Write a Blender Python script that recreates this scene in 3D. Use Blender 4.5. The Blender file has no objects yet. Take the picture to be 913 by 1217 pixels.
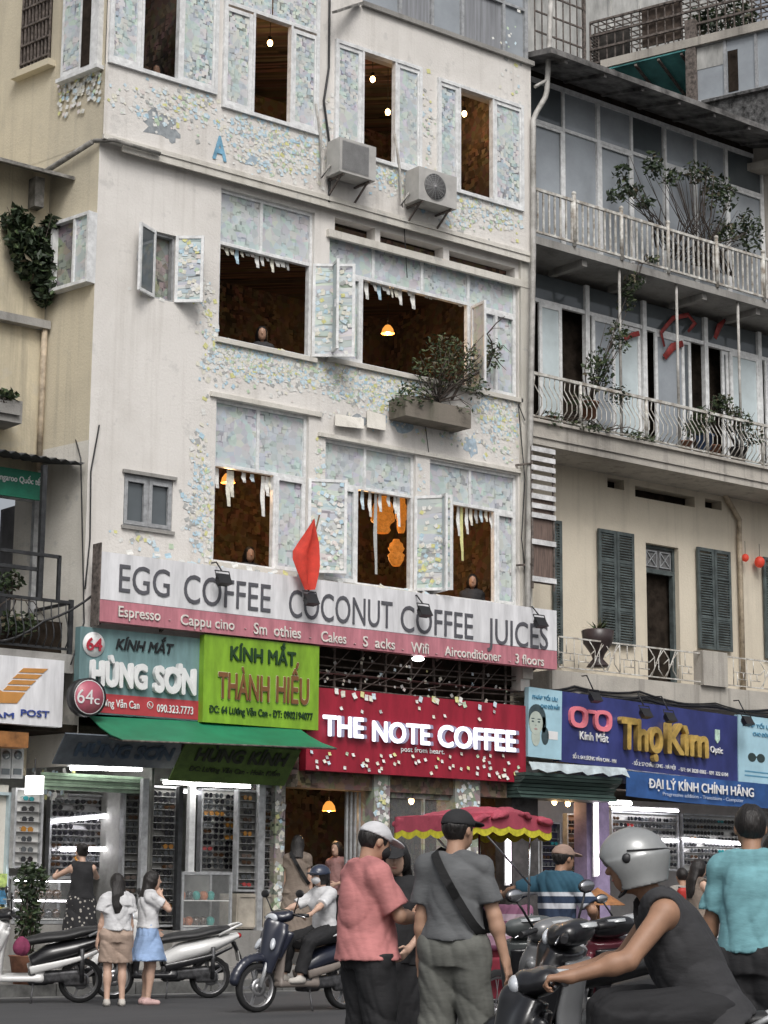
import bpy, bmesh, math, random
import numpy as np
from mathutils import Vector, Matrix, Euler, Quaternion
random.seed(7)
S = bpy.context.scene
COL = S.collection
rad = math.radians

# ------------------------------------------------------------------ camera
FPX, AZ, PIT, ROLL = 2400.0, rad(51.2), rad(10.95), .0077
CP = Vector((-14.35, -24.15, 1.2))
_F0 = Vector((math.cos(AZ), math.sin(AZ), 0)); _R0 = Vector((math.sin(AZ), -math.cos(AZ), 0))
_F = _F0*math.cos(PIT) + Vector((0, 0, math.sin(PIT)))
_U0 = -_F0*math.sin(PIT) + Vector((0, 0, math.cos(PIT)))
_R = _R0*math.cos(ROLL) + _U0*math.sin(ROLL)
_U = _U0*math.cos(ROLL) - _R0*math.sin(ROLL)
cd = bpy.data.cameras.new('camera'); cam = bpy.data.objects.new('camera', cd); COL.objects.link(cam)
cd.sensor_fit = 'HORIZONTAL'; cd.sensor_width = 36; cd.lens = 36*FPX/913; cd.clip_start = .1; cd.clip_end = 600
M3 = Matrix((_R, _U, -_F)).transposed()
cam.matrix_world = Matrix.Translation(CP) @ M3.to_4x4()
S.camera = cam

# ------------------------------------------------------------------ sky, sun, exposure
SUN_EL, SUN_AZ = rad(48), rad(-118)         # direction towards the sun (azimuth from +x)
W = bpy.data.worlds.new('World'); S.world = W; W.use_nodes = True
nt = W.node_tree; nt.nodes.clear()
sky = nt.nodes.new('ShaderNodeTexSky'); sky.sky_type = 'NISHITA'; sky.sun_disc = False
sky.sun_elevation = SUN_EL; sky.sun_rotation = rad(90) - SUN_AZ
sky.air_density = 1.0; sky.dust_density = 6.0; sky.ozone_density = 1.0
hs = nt.nodes.new('ShaderNodeHueSaturation'); hs.inputs['Saturation'].default_value = .30   # cloud cover greys the sky
bg = nt.nodes.new('ShaderNodeBackground'); bg.inputs['Strength'].default_value = .10
wo = nt.nodes.new('ShaderNodeOutputWorld')
nt.links.new(sky.outputs[0], hs.inputs['Color']); nt.links.new(hs.outputs[0], bg.inputs['Color']); nt.links.new(bg.outputs[0], wo.inputs[0])
sl = bpy.data.lights.new('sun', 'SUN'); sl.energy = 1.1; sl.angle = rad(24); sl.color = (1, .98, .96)
so = bpy.data.objects.new('sun', sl); COL.objects.link(so)
sd = Vector((math.cos(SUN_AZ)*math.cos(SUN_EL), math.sin(SUN_AZ)*math.cos(SUN_EL), math.sin(SUN_EL)))
so.rotation_euler = sd.to_track_quat('Z', 'Y').to_euler()
S.view_settings.view_transform = 'Standard'; S.view_settings.look = 'None'
S.view_settings.exposure = .28; S.view_settings.gamma = 1; S.view_settings.use_curve_mapping = False
S.render.engine = 'CYCLES'
S.cycles.use_denoising = True; S.cycles.max_bounces = 6; S.cycles.diffuse_bounces = 3
S.cycles.sample_clamp_indirect = 4

# ------------------------------------------------------------------ photograph measurements -> places
def ray(px, py): return _F + _R*((px-456.5)/FPX) - _U*((py-608.5)/FPX)
def fac(px, py, Y=0.0):
    d = ray(px, py); p = CP + d*((Y-CP.y)/d.y); return p.x, p.z
def fx(px, py, Y=0.0): return fac(px, py, Y)[0]
def fz(px, py, Y=0.0): return fac(px, py, Y)[1]
def at(px, py, dep): return CP + ray(px, py)*dep
def gnd(px, dep, z=0.0):
    """the place on the ground in image column px, dep metres ahead"""
    p = CP + _F0*dep + _R0*(dep*(px-456.5)/FPX/.99); return Vector((p.x, p.y, z))
def rect(l, r, t, b, Y=0.0):
    """wall rectangle from left and right columns and the top and bottom rows at the left edge"""
    m = (t+b)/2
    x0, z1 = fac(l, t, Y); z0 = fz(l, b, Y)
    dy = (1095-m)/3000*(r-l)
    return (fx(l, m, Y), fx(r, m+dy, Y), z0, z1)

# ------------------------------------------------------------------ materials
def _n(nt, t, **kw):
    n = nt.nodes.new(t)
    for k, v in kw.items():
        if k in n.inputs: n.inputs[k].default_value = v
        else: setattr(n, k, v)
    return n
MATS = {}
def mat(name, col, rough=.6, metal=0.0, var=.12, scale=6.0, bump=0.0, bscale=None, emit=None, estr=0.0, coord='Object', alpha=None, trans=0.0, spec=None, coat=0.0, var2=None, stretch=None):
    if name in MATS: return MATS[name]
    m = bpy.data.materials.new(name); m.use_nodes = True; MATS[name] = m
    t = m.node_tree; b = t.nodes['Principled BSDF']
    c = (*col, 1)
    b.inputs['Roughness'].default_value = rough; b.inputs['Metallic'].default_value = metal
    if spec is not None: b.inputs['Specular IOR Level'].default_value = spec
    if coat: b.inputs['Coat Weight'].default_value = coat; b.inputs['Coat Roughness'].default_value = .15
    if trans: b.inputs['Transmission Weight'].default_value = trans
    tc = _n(t, 'ShaderNodeTexCoord'); src = tc.outputs[coord]
    if stretch:
        mp = _n(t, 'ShaderNodeMapping'); mp.inputs['Scale'].default_value = stretch; t.links.new(src, mp.inputs[0]); src = mp.outputs[0]
    if var > 0:
        nz = _n(t, 'ShaderNodeTexNoise', Scale=scale, Detail=5.0, Roughness=.65); t.links.new(src, nz.inputs['Vector'])
        rp = _n(t, 'ShaderNodeValToRGB')
        lo = var2 if var2 else tuple(max(0, x*(1-2*var)) for x in col)
        hi = tuple(min(1, x*(1+var)) for x in col)
        rp.color_ramp.elements[0].position = .3; rp.color_ramp.elements[1].position = .7
        rp.color_ramp.elements[0].color = (*lo, 1); rp.color_ramp.elements[1].color = (*hi, 1)
        t.links.new(nz.outputs['Fac'], rp.inputs[0]); t.links.new(rp.outputs[0], b.inputs['Base Color'])
    else: b.inputs['Base Color'].default_value = c
    if bump > 0:
        nb = _n(t, 'ShaderNodeTexNoise', Scale=bscale or scale*4, Detail=4.0); t.links.new(src, nb.inputs['Vector'])
        bp = _n(t, 'ShaderNodeBump', Strength=bump, Distance=.02); t.links.new(nb.outputs['Fac'], bp.inputs['Height']); t.links.new(bp.outputs[0], b.inputs['Normal'])
    if emit is not None:
        b.inputs['Emission Color'].default_value = (*emit, 1); b.inputs['Emission Strength'].default_value = estr
    if alpha is not None: b.inputs['Alpha'].default_value = alpha
    return m

def plaster(name, col, stain, patch, stain_amt=.5, patch_amt=.35, streak=.5, rough=.9):
    """painted render with broad stains, vertical rain streaks and flaked patches"""
    m = bpy.data.materials.new(name); m.use_nodes = True
    t = m.node_tree; b = t.nodes['Principled BSDF']; b.inputs['Roughness'].default_value = rough; b.inputs['Specular IOR Level'].default_value = .2
    g = _n(t, 'ShaderNodeNewGeometry'); P = g.outputs['Position']
    def noise(sc, det, stretch=None, dist=0.0):
        v = P
        if stretch:
            mp = _n(t, 'ShaderNodeMapping'); mp.inputs['Scale'].default_value = stretch; t.links.new(P, mp.inputs[0]); v = mp.outputs[0]
        n = _n(t, 'ShaderNodeTexNoise', Scale=sc, Detail=det, Roughness=.62, Distortion=dist); t.links.new(v, n.inputs['Vector']); return n.outputs['Fac']
    def ramp(src, a, bb):
        r = _n(t, 'ShaderNodeMapRange'); r.inputs['From Min'].default_value = a; r.inputs['From Max'].default_value = bb; t.links.new(src, r.inputs['Value']); return r.outputs[0]
    def mix(fac_, k, c1, c2):
        mm = _n(t, 'ShaderNodeMath', operation='MULTIPLY'); t.links.new(fac_, mm.inputs[0]); mm.inputs[1].default_value = k
        x = _n(t, 'ShaderNodeMix', data_type='RGBA'); t.links.new(mm.outputs[0], x.inputs['Factor'])
        if isinstance(c1, tuple): x.inputs['A'].default_value = (*c1, 1)
        else: t.links.new(c1, x.inputs['A'])
        x.inputs['B'].default_value = (*c2, 1); return x.outputs['Result']
    c = mix(ramp(noise(.55, 6, None, .4), .42, .72), stain_amt, col, stain)
    c = mix(ramp(noise(1.0, 5, (5.5, 5.5, .28)), .52, .78), streak, c, stain)
    c = mix(ramp(noise(3.2, 9), .60, .66), patch_amt, c, patch)
    c = mix(ramp(noise(38, 3), .35, .8), .16, c, stain)
    t.links.new(c, b.inputs['Base Color'])
    bp = _n(t, 'ShaderNodeBump', Strength=.35, Distance=.02); t.links.new(noise(26, 6), bp.inputs['Height']); t.links.new(bp.outputs[0], b.inputs['Normal'])
    MATS[name] = m; return m

def emis(name, col, s): return mat(name, (.8, .8, .8), .5, var=0, emit=col, estr=s)
def glass(name, col, rough=.05, metal=0.0, alpha=1.0): return mat(name, col, rough, metal, var=.1, scale=1.3, alpha=None if alpha == 1 else alpha, spec=.7)

# ------------------------------------------------------------------ mesh builder
class MB:
    def __init__(s): s.v = []; s.f = []; s.m = []; s.sm = []
    def add(s, vs, fs, mi=0, smooth=False):
        o = len(s.v); s.v += [tuple(v) for v in vs]
        for f in fs: s.f.append([i+o for i in f]); s.m.append(mi); s.sm.append(smooth)
        return s
    def box(s, x0, x1, y0, y1, z0, z1, mi=0):
        if x0 > x1: x0, x1 = x1, x0
        if y0 > y1: y0, y1 = y1, y0
        if z0 > z1: z0, z1 = z1, z0
        return s.add([(x0,y0,z0),(x1,y0,z0),(x1,y1,z0),(x0,y1,z0),(x0,y0,z1),(x1,y0,z1),(x1,y1,z1),(x0,y1,z1)],
                     [(0,3,2,1),(4,5,6,7),(0,1,5,4),(1,2,6,5),(2,3,7,6),(3,0,4,7)], mi)
    def hexa(s, lo, hi, mi=0):
        """lo, hi: four corners each, same order"""
        return s.add(list(lo)+list(hi), [(3,2,1,0),(4,5,6,7),(0,1,5,4),(1,2,6,5),(2,3,7,6),(3,0,4,7)], mi)
    def bar(s, a, b, w=.02, h=None, mi=0, up=(0,0,1)):
        a, b = Vector(a), Vector(b); h = h or w
        d = (b-a).normalized(); u = Vector(up)
        if abs(d.dot(u)) > .98: u = Vector((0, 1, 0))
        x = d.cross(u).normalized()*(w/2); y = x.normalized().cross(d)*(h/2)
        return s.hexa([a-x-y, a+x-y, a+x+y, a-x+y], [b-x-y, b+x-y, b+x+y, b-x+y], mi)
    def tube(s, pts, r, n=8, mi=0, cap=True):
        pts = [Vector(p) for p in pts]; k = len(pts)
        rs = r if isinstance(r, (list, tuple)) else [r]*k
        vs = []; pn = None
        for i, p in enumerate(pts):
            d = (pts[min(i+1,k-1)]-pts[max(i-1,0)]).normalized()
            if pn is None:
                u = Vector((0,0,1)) if abs(d.z) < .9 else Vector((1,0,0)); pn = d.cross(u).normalized()
            else: pn = (pn - d*pn.dot(d)); pn = pn.normalized() if pn.length > 1e-6 else d.orthogonal().normalized()
            q = d.cross(pn)
            for j in range(n):
                a = 2*math.pi*j/n; vs.append(p + pn*(math.cos(a)*rs[i]) + q*(math.sin(a)*rs[i]))
        fs = [(i*n+j, i*n+(j+1)%n, (i+1)*n+(j+1)%n, (i+1)*n+j) for i in range(k-1) for j in range(n)]
        s.add(vs, fs, mi, True)
        if cap:
            o = len(s.v)-k*n
            s.f.append([o+j for j in range(n)][::-1]); s.m.append(mi); s.sm.append(False)
            s.f.append([o+(k-1)*n+j for j in range(n)]); s.m.append(mi); s.sm.append(False)
        return s
    def lathe(s, prof, c=(0,0,0), axis='Z', n=16, mi=0, a0=0, a1=2*math.pi, sx=1, sy=1):
        """prof: (radius, height) pairs"""
        full = abs(a1-a0-2*math.pi) < 1e-6; m = n if full else n+1; vs = []
        for r, h in prof:
            for j in range(m):
                a = a0+(a1-a0)*j/n; p = (r*math.cos(a)*sx, r*math.sin(a)*sy, h)
                if axis == 'X': p = (p[2], p[0], p[1])
                elif axis == 'Y': p = (p[0], p[2], p[1])
                vs.append((p[0]+c[0], p[1]+c[1], p[2]+c[2]))
        fs = []
        for i in range(len(prof)-1):
            for j in range(n if full else n):
                k = (j+1) % m if full else j+1
                fs.append((i*m+j, i*m+k, (i+1)*m+k, (i+1)*m+j))
        return s.add(vs, fs, mi, True)
    def prism(s, poly, y0, y1, mi=0, plane='XZ'):
        """poly of 2-D points extruded between y0 and y1"""
        n = len(poly)
        f3 = {'XZ': lambda p, y: (p[0], y, p[1]), 'XY': lambda p, y: (p[0], p[1], y), 'YZ': lambda p, y: (y, p[0], p[1])}[plane]
        vs = [f3(p, y0) for p in poly]+[f3(p, y1) for p in poly]
        return s.add(vs, [tuple(range(n)), tuple(range(2*n-1, n-1, -1))]+[(i, i+n, (i+1)%n+n, (i+1)%n) for i in range(n)], mi)
    def ell(s, c, r, n=12, m=8, mi=0, rot=None):
        vs = []; fs = []
        for i in range(m+1):
            th = math.pi*i/m
            for j in range(n):
                a = 2*math.pi*j/n; p = Vector((r[0]*math.sin(th)*math.cos(a), r[1]*math.sin(th)*math.sin(a), r[2]*math.cos(th)))
                if rot: p = rot @ p
                vs.append(p+Vector(c))
        for i in range(m):
            for j in range(n): fs.append((i*n+j, (i+1)*n+j, (i+1)*n+(j+1)%n, i*n+(j+1)%n))
        return s.add(vs, fs, mi, True)
    def xform(s, M):
        s.v = [tuple(M @ Vector(v)) for v in s.v]; return s
    def build(s, name, mats, parent=None, local=False, wear=0.0):
        me = bpy.data.meshes.new(name)
        vs = s.v
        if parent is not None and not local:
            Mi = wm(parent).inverted(); vs = [tuple(Mi @ Vector(v)) for v in vs]
        me.from_pydata(vs, [], s.f)
        for mm in (mats if isinstance(mats, (list, tuple)) else [mats]): me.materials.append(mm)
        me.polygons.foreach_set('material_index', s.m); me.polygons.foreach_set('use_smooth', s.sm)
        bm = bmesh.new(); bm.from_mesh(me); bmesh.ops.recalc_face_normals(bm, faces=bm.faces); bm.to_mesh(me); bm.free()
        me.update()
        return link(name, me, parent)
def link(name, me, parent=None):
    o = bpy.data.objects.new(name, me); COL.objects.link(o)
    if parent is not None: o.parent = parent
    return o
def wm(o):
    M = o.matrix_basis.copy()
    while o.parent: o = o.parent; M = o.matrix_basis @ M
    return M
def tag(o, label=None, cat=None, group=None, kind=None):
    for k, v in (('label', label), ('category', cat), ('group', group), ('kind', kind)):
        if v: o[k] = v
    return o
def thing(name, label, cat, loc=(0,0,0), rz=0.0, group=None):
    o = bpy.data.objects.new(name, None); COL.objects.link(o); o.empty_display_size = .1
    o.location = loc; o.rotation_euler = (0, 0, rz)
    return tag(o, label, cat, group)
def single(name, mb, mats, label, cat, group=None):
    """a thing that is one mesh: origin at its base centre"""
    v = np.array(mb.v); c = (v.min(0)+v.max(0))/2; c[2] = v[:,2].min()
    mb.v = [tuple(q) for q in (v-c)]
    o = mb.build(name, mats); o.location = c; return tag(o, label, cat, group)
def copy_tree(o, parent=None, loc=None, rz=None):
    c = o.copy(); COL.objects.link(c)
    if parent is not None: c.parent = parent
    for ch in list(o.children): copy_tree(ch, c)
    if loc is not None: c.location = loc
    if rz is not None: c.rotation_euler = (0, 0, rz)
    return c

# text: letters as a real, thin mesh on the sign's face
def text(body, name, m, parent, x, z, h, Y, width=None, bold=0.0, depth=.01, align='LEFT', squeeze=1.0, shear=0.0, rot=None, spacing=1.0):
    """capital height h, lower left corner at x, z on the plane y=Y facing -y"""
    raw, body = body, body.replace('Đ', 'D').replace('Ơ', 'O')
    c = bpy.data.curves.new('t', 'FONT'); c.body = body; c.align_x = align; c.extrude = depth/h*.69/2 if h else 0; c.shear = shear; c.space_character = spacing
    c.resolution_u = 4
    o = bpy.data.objects.new('t', c); COL.objects.link(o); bpy.context.view_layer.update()
    me = bpy.data.meshes.new_from_object(o.evaluated_get(bpy.context.evaluated_depsgraph_get()))
    extra = []
    def xr(t):
        c.body = t; bpy.context.view_layer.update(); q = o.evaluated_get(bpy.context.evaluated_depsgraph_get()).to_mesh(); xs = [v.co.x for v in q.vertices]; return min(xs), max(xs)
    for i, g in enumerate(raw):                        # crossbar and horn of the Vietnamese capitals
        if g in 'ĐƠ':
            a0, a1 = xr(body[i]); e1 = xr(body[:i+1])[1]; s0 = e1-(a1-a0)
            extra.append((s0-.07, s0+.27, .31, .37) if g == 'Đ' else (e1-.07, e1+.05, .60, .80))
    bpy.data.objects.remove(o); bpy.data.curves.remove(c)
    if extra:
        bm = bmesh.new(); bm.from_mesh(me); d_ = depth/h*.69/2
        for x0, x1, y0, y1 in extra: bmesh.ops.create_cube(bm, size=1, matrix=Matrix.Translation(((x0+x1)/2, (y0+y1)/2, .001)) @ Matrix.Diagonal((x1-x0, y1-y0, 2*d_+.004, 1)))
        bm.to_mesh(me); bm.free()
    n = len(me.vertices); co = np.zeros(n*3); me.vertices.foreach_get('co', co); co = co.reshape(-1, 3)
    if bold > .002:                                   # heavier strokes: the same outline thickened all round
        bm = bmesh.new(); bm.from_mesh(me); g0 = list(bm.verts)+list(bm.edges)+list(bm.faces); k = 8 if bold > .012 else 5
        for i in range(k):
            a = 2*math.pi*i/k; r_ = bmesh.ops.duplicate(bm, geom=g0); bmesh.ops.translate(bm, vec=(bold*1.15*math.cos(a), bold*1.15*math.sin(a), (i+1)*.0008/h), verts=[q for q in r_['geom'] if isinstance(q, bmesh.types.BMVert)])
        bm.to_mesh(me); bm.free(); n = len(me.vertices); co = np.zeros(n*3); me.vertices.foreach_get('co', co); co = co.reshape(-1, 3)
    sc = h/.69; sx = sc*squeeze
    if width: sx = width/(co[:,0].max()-co[:,0].min())
    if align == 'LEFT': co[:,0] -= co[:,0].min()
    w = np.stack([co[:,0]*sx, -co[:,2]*sc, co[:,1]*sc], 1)
    if rot is None: w = w+np.array([x, Y, z])
    else: w = np.array([tuple(rot @ Vector(q)) for q in w])
    if parent is not None:
        Mi = wm(parent).inverted(); w = np.array([tuple(Mi @ Vector(q)) for q in w])
    me.vertices.foreach_set('co', w.ravel()); me.update(); me.name = name
    me.materials.clear(); me.materials.append(m)
    return link(name, me, parent)

def wall(mb, x0, x1, z0, z1, holes, y, th, mi=0, reveal=None):
    """front sheet of a wall at plane y with rectangular openings and reveals th deep (towards +y)"""
    hs_ = [(max(a, x0), min(b, x1), max(c, z0), min(d, z1)) for a, b, c, d in holes]
    hs_ = [h for h in hs_ if h[1]-h[0] > .01 and h[3]-h[2] > .01]
    xs = sorted({x0, x1, *[h[0] for h in hs_], *[h[1] for h in hs_]}); zs = sorted({z0, z1, *[h[2] for h in hs_], *[h[3] for h in hs_]})
    for i in range(len(xs)-1):
        for j in range(len(zs)-1):
            cx, cz = (xs[i]+xs[i+1])/2, (zs[j]+zs[j+1])/2
            if any(h[0] < cx < h[1] and h[2] < cz < h[3] for h in hs_): continue
            mb.add([(xs[i],y,zs[j]),(xs[i+1],y,zs[j]),(xs[i+1],y,zs[j+1]),(xs[i],y,zs[j+1])], [(0,1,2,3)], mi)
    r = mi if reveal is None else reveal
    for a, b, c, d in hs_:
        mb.add([(a,y,c),(b,y,c),(b,y,d),(a,y,d),(a,y+th,c),(b,y+th,c),(b,y+th,d),(a,y+th,d)], [(0,1,5,4),(1,2,6,5),(2,3,7,6),(3,0,4,7)], r)
# ================================================================== MATERIALS
M_white = plaster('white_render', (.75,.725,.69), (.44,.41,.37), (.33,.33,.32), .45, .22, .48)
M_wnote = plaster('worn_white_render', (.68,.655,.60), (.38,.36,.31), (.34,.35,.35), .6, .4, .6)
M_yel = plaster('yellow_render', (.62,.56,.43), (.33,.30,.24), (.34,.33,.30), .55, .12, .55)
M_yel2 = plaster('old_yellow_render', (.62,.55,.40), (.24,.22,.18), (.5,.47,.4), .75, .35, .7)
M_cream = plaster('cream_render', (.68,.615,.50), (.36,.32,.26), (.5,.48,.42), .4, .08, .45)
M_conc = plaster('grey_concrete', (.36,.35,.33), (.12,.115,.11), (.22,.22,.2), .7, .3, .6)
M_slab = plaster('slab_edge_render', (.50,.47,.42), (.14,.13,.12), (.3,.29,.27), .6, .3, .8)
M_dark = mat('dark_interior', (.035,.027,.021), .95, var=.35, scale=5, spec=.1)
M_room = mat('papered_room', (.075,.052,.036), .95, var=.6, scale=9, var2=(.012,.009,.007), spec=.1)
M_upvc = mat('white_window_frame', (.76,.77,.77), .45, var=.14, scale=9)
M_alu = mat('grey_aluminium', (.42,.43,.44), .45, .3, var=.2, scale=10)
M_rail = mat('painted_rail', (.56,.56,.53), .55, var=.35, scale=7, var2=(.2,.16,.12))
M_iron = mat('dark_iron', (.04,.042,.045), .6, .3, var=.3, scale=12)
M_rust = mat('rusty_iron', (.16,.135,.12), .85, .1, var=.4, scale=14)
M_shut = mat('green_grey_shutter', (.085,.105,.105), .65, var=.3, scale=5, bump=.2)
M_pipe = mat('grey_pipe', (.42,.41,.39), .6, var=.3, scale=4, var2=(.2,.19,.17))
M_rusto = mat('stained_pipe', (.46,.38,.28), .7, var=.35, scale=4)
M_black = mat('black_plastic', (.018,.018,.02), .45, var=.2)
M_chrome = mat('chrome', (.6,.6,.62), .18, 1.0, var=.08, scale=12)
M_steel = mat('brushed_steel', (.5,.5,.51), .35, .9, var=.12)
M_conduit = mat('dirty_conduit', (.27,.26,.24), .8, var=.4, scale=6)
M_glassd = glass('dark_glass', (.10,.115,.125), .06)
M_glassb = glass('sky_glass', (.33,.36,.39), .08)
M_frost = mat('frosted_film', (.58,.66,.68), .35, var=.1, scale=1.5)
M_clear = mat('clear_glass', (.9,.93,.93), .03, var=0, alpha=.06, spec=.4)
M_wood = mat('brown_wood', (.2,.1,.045), .5, var=.35, scale=5, stretch=(1,1,9))
M_terra = mat('terracotta', (.28,.13,.08), .85, var=.3)
M_soil = mat('soil', (.05,.04,.03), .95, var=.3)
M_corr = mat('corrugated_white', (.50,.50,.48), .6, var=.25, scale=3, stretch=(1,1,.3))
M_tealsheet = mat('teal_translucent_sheet', (.10,.36,.36), .5, var=.3, scale=2, trans=.15)

def noted(name, c1, c2, mortar, dens=1.0, bw=.085, bh=.075, rough=.6):
    """sheets of paper stuck edge to edge behind or on a pane"""
    m = bpy.data.materials.new(name); m.use_nodes = True; t = m.node_tree; b = t.nodes['Principled BSDF']; b.inputs['Roughness'].default_value = rough
    g = _n(t, 'ShaderNodeNewGeometry'); sp = _n(t, 'ShaderNodeSeparateXYZ'); t.links.new(g.outputs['Position'], sp.inputs[0])
    ad = _n(t, 'ShaderNodeMath', operation='ADD'); t.links.new(sp.outputs[0], ad.inputs[0]); t.links.new(sp.outputs[1], ad.inputs[1])
    cb = _n(t, 'ShaderNodeCombineXYZ'); t.links.new(ad.outputs[0], cb.inputs[0]); t.links.new(sp.outputs[2], cb.inputs[1])
    nz = _n(t, 'ShaderNodeTexNoise', Scale=2.2, Detail=2.0); t.links.new(g.outputs['Position'], nz.inputs['Vector'])
    vm = _n(t, 'ShaderNodeVectorMath', operation='SCALE'); vm.inputs['Scale'].default_value = .10; t.links.new(nz.outputs['Color'], vm.inputs[0])
    va = _n(t, 'ShaderNodeVectorMath', operation='ADD'); t.links.new(cb.outputs[0], va.inputs[0]); t.links.new(vm.outputs[0], va.inputs[1])
    mp = _n(t, 'ShaderNodeMapping'); mp.inputs['Scale'].default_value = (1/bw, 1/bh, 1); t.links.new(va.outputs[0], mp.inputs[0])
    v0 = _n(t, 'ShaderNodeTexVoronoi', distance='CHEBYCHEV', voronoi_dimensions='2D', Scale=1.0, Randomness=.75); t.links.new(mp.outputs[0], v0.inputs['Vector'])
    sc_ = _n(t, 'ShaderNodeSeparateColor'); t.links.new(v0.outputs['Color'], sc_.inputs[0])
    br = _n(t, 'ShaderNodeValToRGB'); e = br.color_ramp.elements; br.color_ramp.interpolation = 'CONSTANT'; e[0].color = (*c1, 1); e[1].position = .42; e[1].color = (*c2, 1)
    e2 = e.new(.72); e2.color = (*[(p+q)/2 for p, q in zip(c1, c2)], 1); e3 = e.new(.92); e3.color = (*[(p*.4+q*.6) for p, q in zip(c2, mortar)], 1)
    t.links.new(sc_.outputs[0], br.inputs[0])
    ed = _n(t, 'ShaderNodeMapRange'); ed.inputs['From Min'].default_value = .50; ed.inputs['From Max'].default_value = .58; t.links.new(v0.outputs['Distance'], ed.inputs['Value'])
    bm0 = _n(t, 'ShaderNodeMix', data_type='RGBA'); t.links.new(ed.outputs[0], bm0.inputs['Factor']); t.links.new(br.outputs[0], bm0.inputs['A']); bm0.inputs['B'].default_value = (*mortar, 1)
    n2 = _n(t, 'ShaderNodeTexNoise', Scale=1.6, Detail=3.0); t.links.new(g.outputs['Position'], n2.inputs['Vector'])
    mr = _n(t, 'ShaderNodeMapRange'); mr.inputs['From Min'].default_value = .38; mr.inputs['From Max'].default_value = .62; mr.inputs['To Max'].default_value = dens; t.links.new(n2.outputs['Fac'], mr.inputs['Value'])
    mx = _n(t, 'ShaderNodeMix', data_type='RGBA'); t.links.new(mr.outputs[0], mx.inputs['Factor']); mx.inputs['A'].default_value = (*[(p+q)/2*.96 for p, q in zip(c1, c2)], 1)
    t.links.new(bm0.outputs['Result'], mx.inputs['B'])
    v3 = _n(t, 'ShaderNodeTexVoronoi', Scale=9.0); t.links.new(va.outputs[0], v3.inputs['Vector'])
    h = _n(t, 'ShaderNodeHueSaturation'); h.inputs['Saturation'].default_value = .5
    t.links.new(v3.outputs['Color'], h.inputs['Color'])
    m2 = _n(t, 'ShaderNodeMix', data_type='RGBA', blend_type='SOFT_LIGHT'); m2.inputs['Factor'].default_value = .35 if max(c1) > .3 else .5
    t.links.new(mx.outputs['Result'], m2.inputs['A']); t.links.new(h.outputs[0], m2.inputs['B'])
    t.links.new(m2.outputs['Result'], b.inputs['Base Color']); MATS[name] = m; return m
M_npane = noted('papered_pane', (.56,.60,.60), (.45,.50,.52), (.18,.20,.21), .85)
M_npane2 = noted('papered_pane_worn', (.62,.64,.61), (.40,.48,.52), (.15,.16,.16), 1.0, .06, .06)
M_npillar = noted('papered_pillar', (.30,.29,.25), (.20,.20,.17), (.05,.05,.05), 1.0, .07, .065, .9)
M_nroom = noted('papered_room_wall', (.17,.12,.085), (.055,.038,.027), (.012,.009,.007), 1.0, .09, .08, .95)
NOTE_COLS = [(.74,.74,.71), (.58,.70,.76), (.45,.62,.72), (.72,.70,.60), (.66,.65,.30), (.50,.62,.46), (.42,.43,.42), (.72,.66,.63)]
M_notes = [mat('note_paper_%s' % n, c, .9, var=.12, scale=30) for n, c in zip(('white','pale_blue','blue','cream','yellow','green','grey','pink'), NOTE_COLS)]

# ================================================================== GROUND
def road_material():
    m = bpy.data.materials.new('asphalt'); m.use_nodes = True; t = m.node_tree; b = t.nodes['Principled BSDF']
    g = _n(t, 'ShaderNodeNewGeometry')
    n1 = _n(t, 'ShaderNodeTexNoise', Scale=.5, Detail=6.0, Roughness=.7); n2 = _n(t, 'ShaderNodeTexNoise', Scale=60, Detail=3.0)
    mp = _n(t, 'ShaderNodeMapping'); mp.inputs['Scale'].default_value = (.12, 1.2, 1); n3 = _n(t, 'ShaderNodeTexNoise', Scale=1.0, Detail=4.0)
    t.links.new(g.outputs['Position'], mp.inputs[0]); t.links.new(mp.outputs[0], n3.inputs['Vector'])
    for n in (n1, n2): t.links.new(g.outputs['Position'], n.inputs['Vector'])
    a = _n(t, 'ShaderNodeMath', operation='ADD'); t.links.new(n1.outputs['Fac'], a.inputs[0]); t.links.new(n3.outputs['Fac'], a.inputs[1])
    a2 = _n(t, 'ShaderNodeMath', operation='MULTIPLY_ADD'); t.links.new(n2.outputs['Fac'], a2.inputs[0]); a2.inputs[1].default_value = .5; t.links.new(a.outputs[0], a2.inputs[2])
    r = _n(t, 'ShaderNodeValToRGB'); r.color_ramp.elements[0].position = .85; r.color_ramp.elements[1].position = 1.6
    r.color_ramp.elements[0].position = .4; r.color_ramp.elements[1].position = .95
    r.color_ramp.elements[0].color = (.032,.033,.036,1); r.color_ramp.elements[1].color = (.075,.075,.078,1)
    d = _n(t, 'ShaderNodeMath', operation='MULTIPLY'); t.links.new(a2.outputs[0], d.inputs[0]); d.inputs[1].default_value = .53
    t.links.new(d.outputs[0], r.inputs[0]); t.links.new(r.outputs[0], b.inputs['Base Color']); b.inputs['Roughness'].default_value = .8
    bp = _n(t, 'ShaderNodeBump', Strength=.4, Distance=.01); t.links.new(n2.outputs['Fac'], bp.inputs['Height']); t.links.new(bp.outputs[0], b.inputs['Normal'])
    return m
M_road = road_material()
o = MB().add([(-150,-150,0),(200,-150,0),(200,200,0),(-150,200,0)], [(0,1,2,3)]).build('road', M_road); tag(o, kind='structure')
def pavers():
    m = mat('pavement_slabs', (.22,.21,.20), .85, var=.35, scale=1.5, bump=.3); return m
KY = -1.05
b = MB(); b.box(-40, 45, KY+.16, 1.0, -.02, .15); o = b.build('pavement', pavers()); tag(o, kind='structure')
b = MB()
for i in range(72):
    x = -40+i*1.18; b.box(x, x+1.165, KY-.02, KY+.158, -.02, .155)
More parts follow.
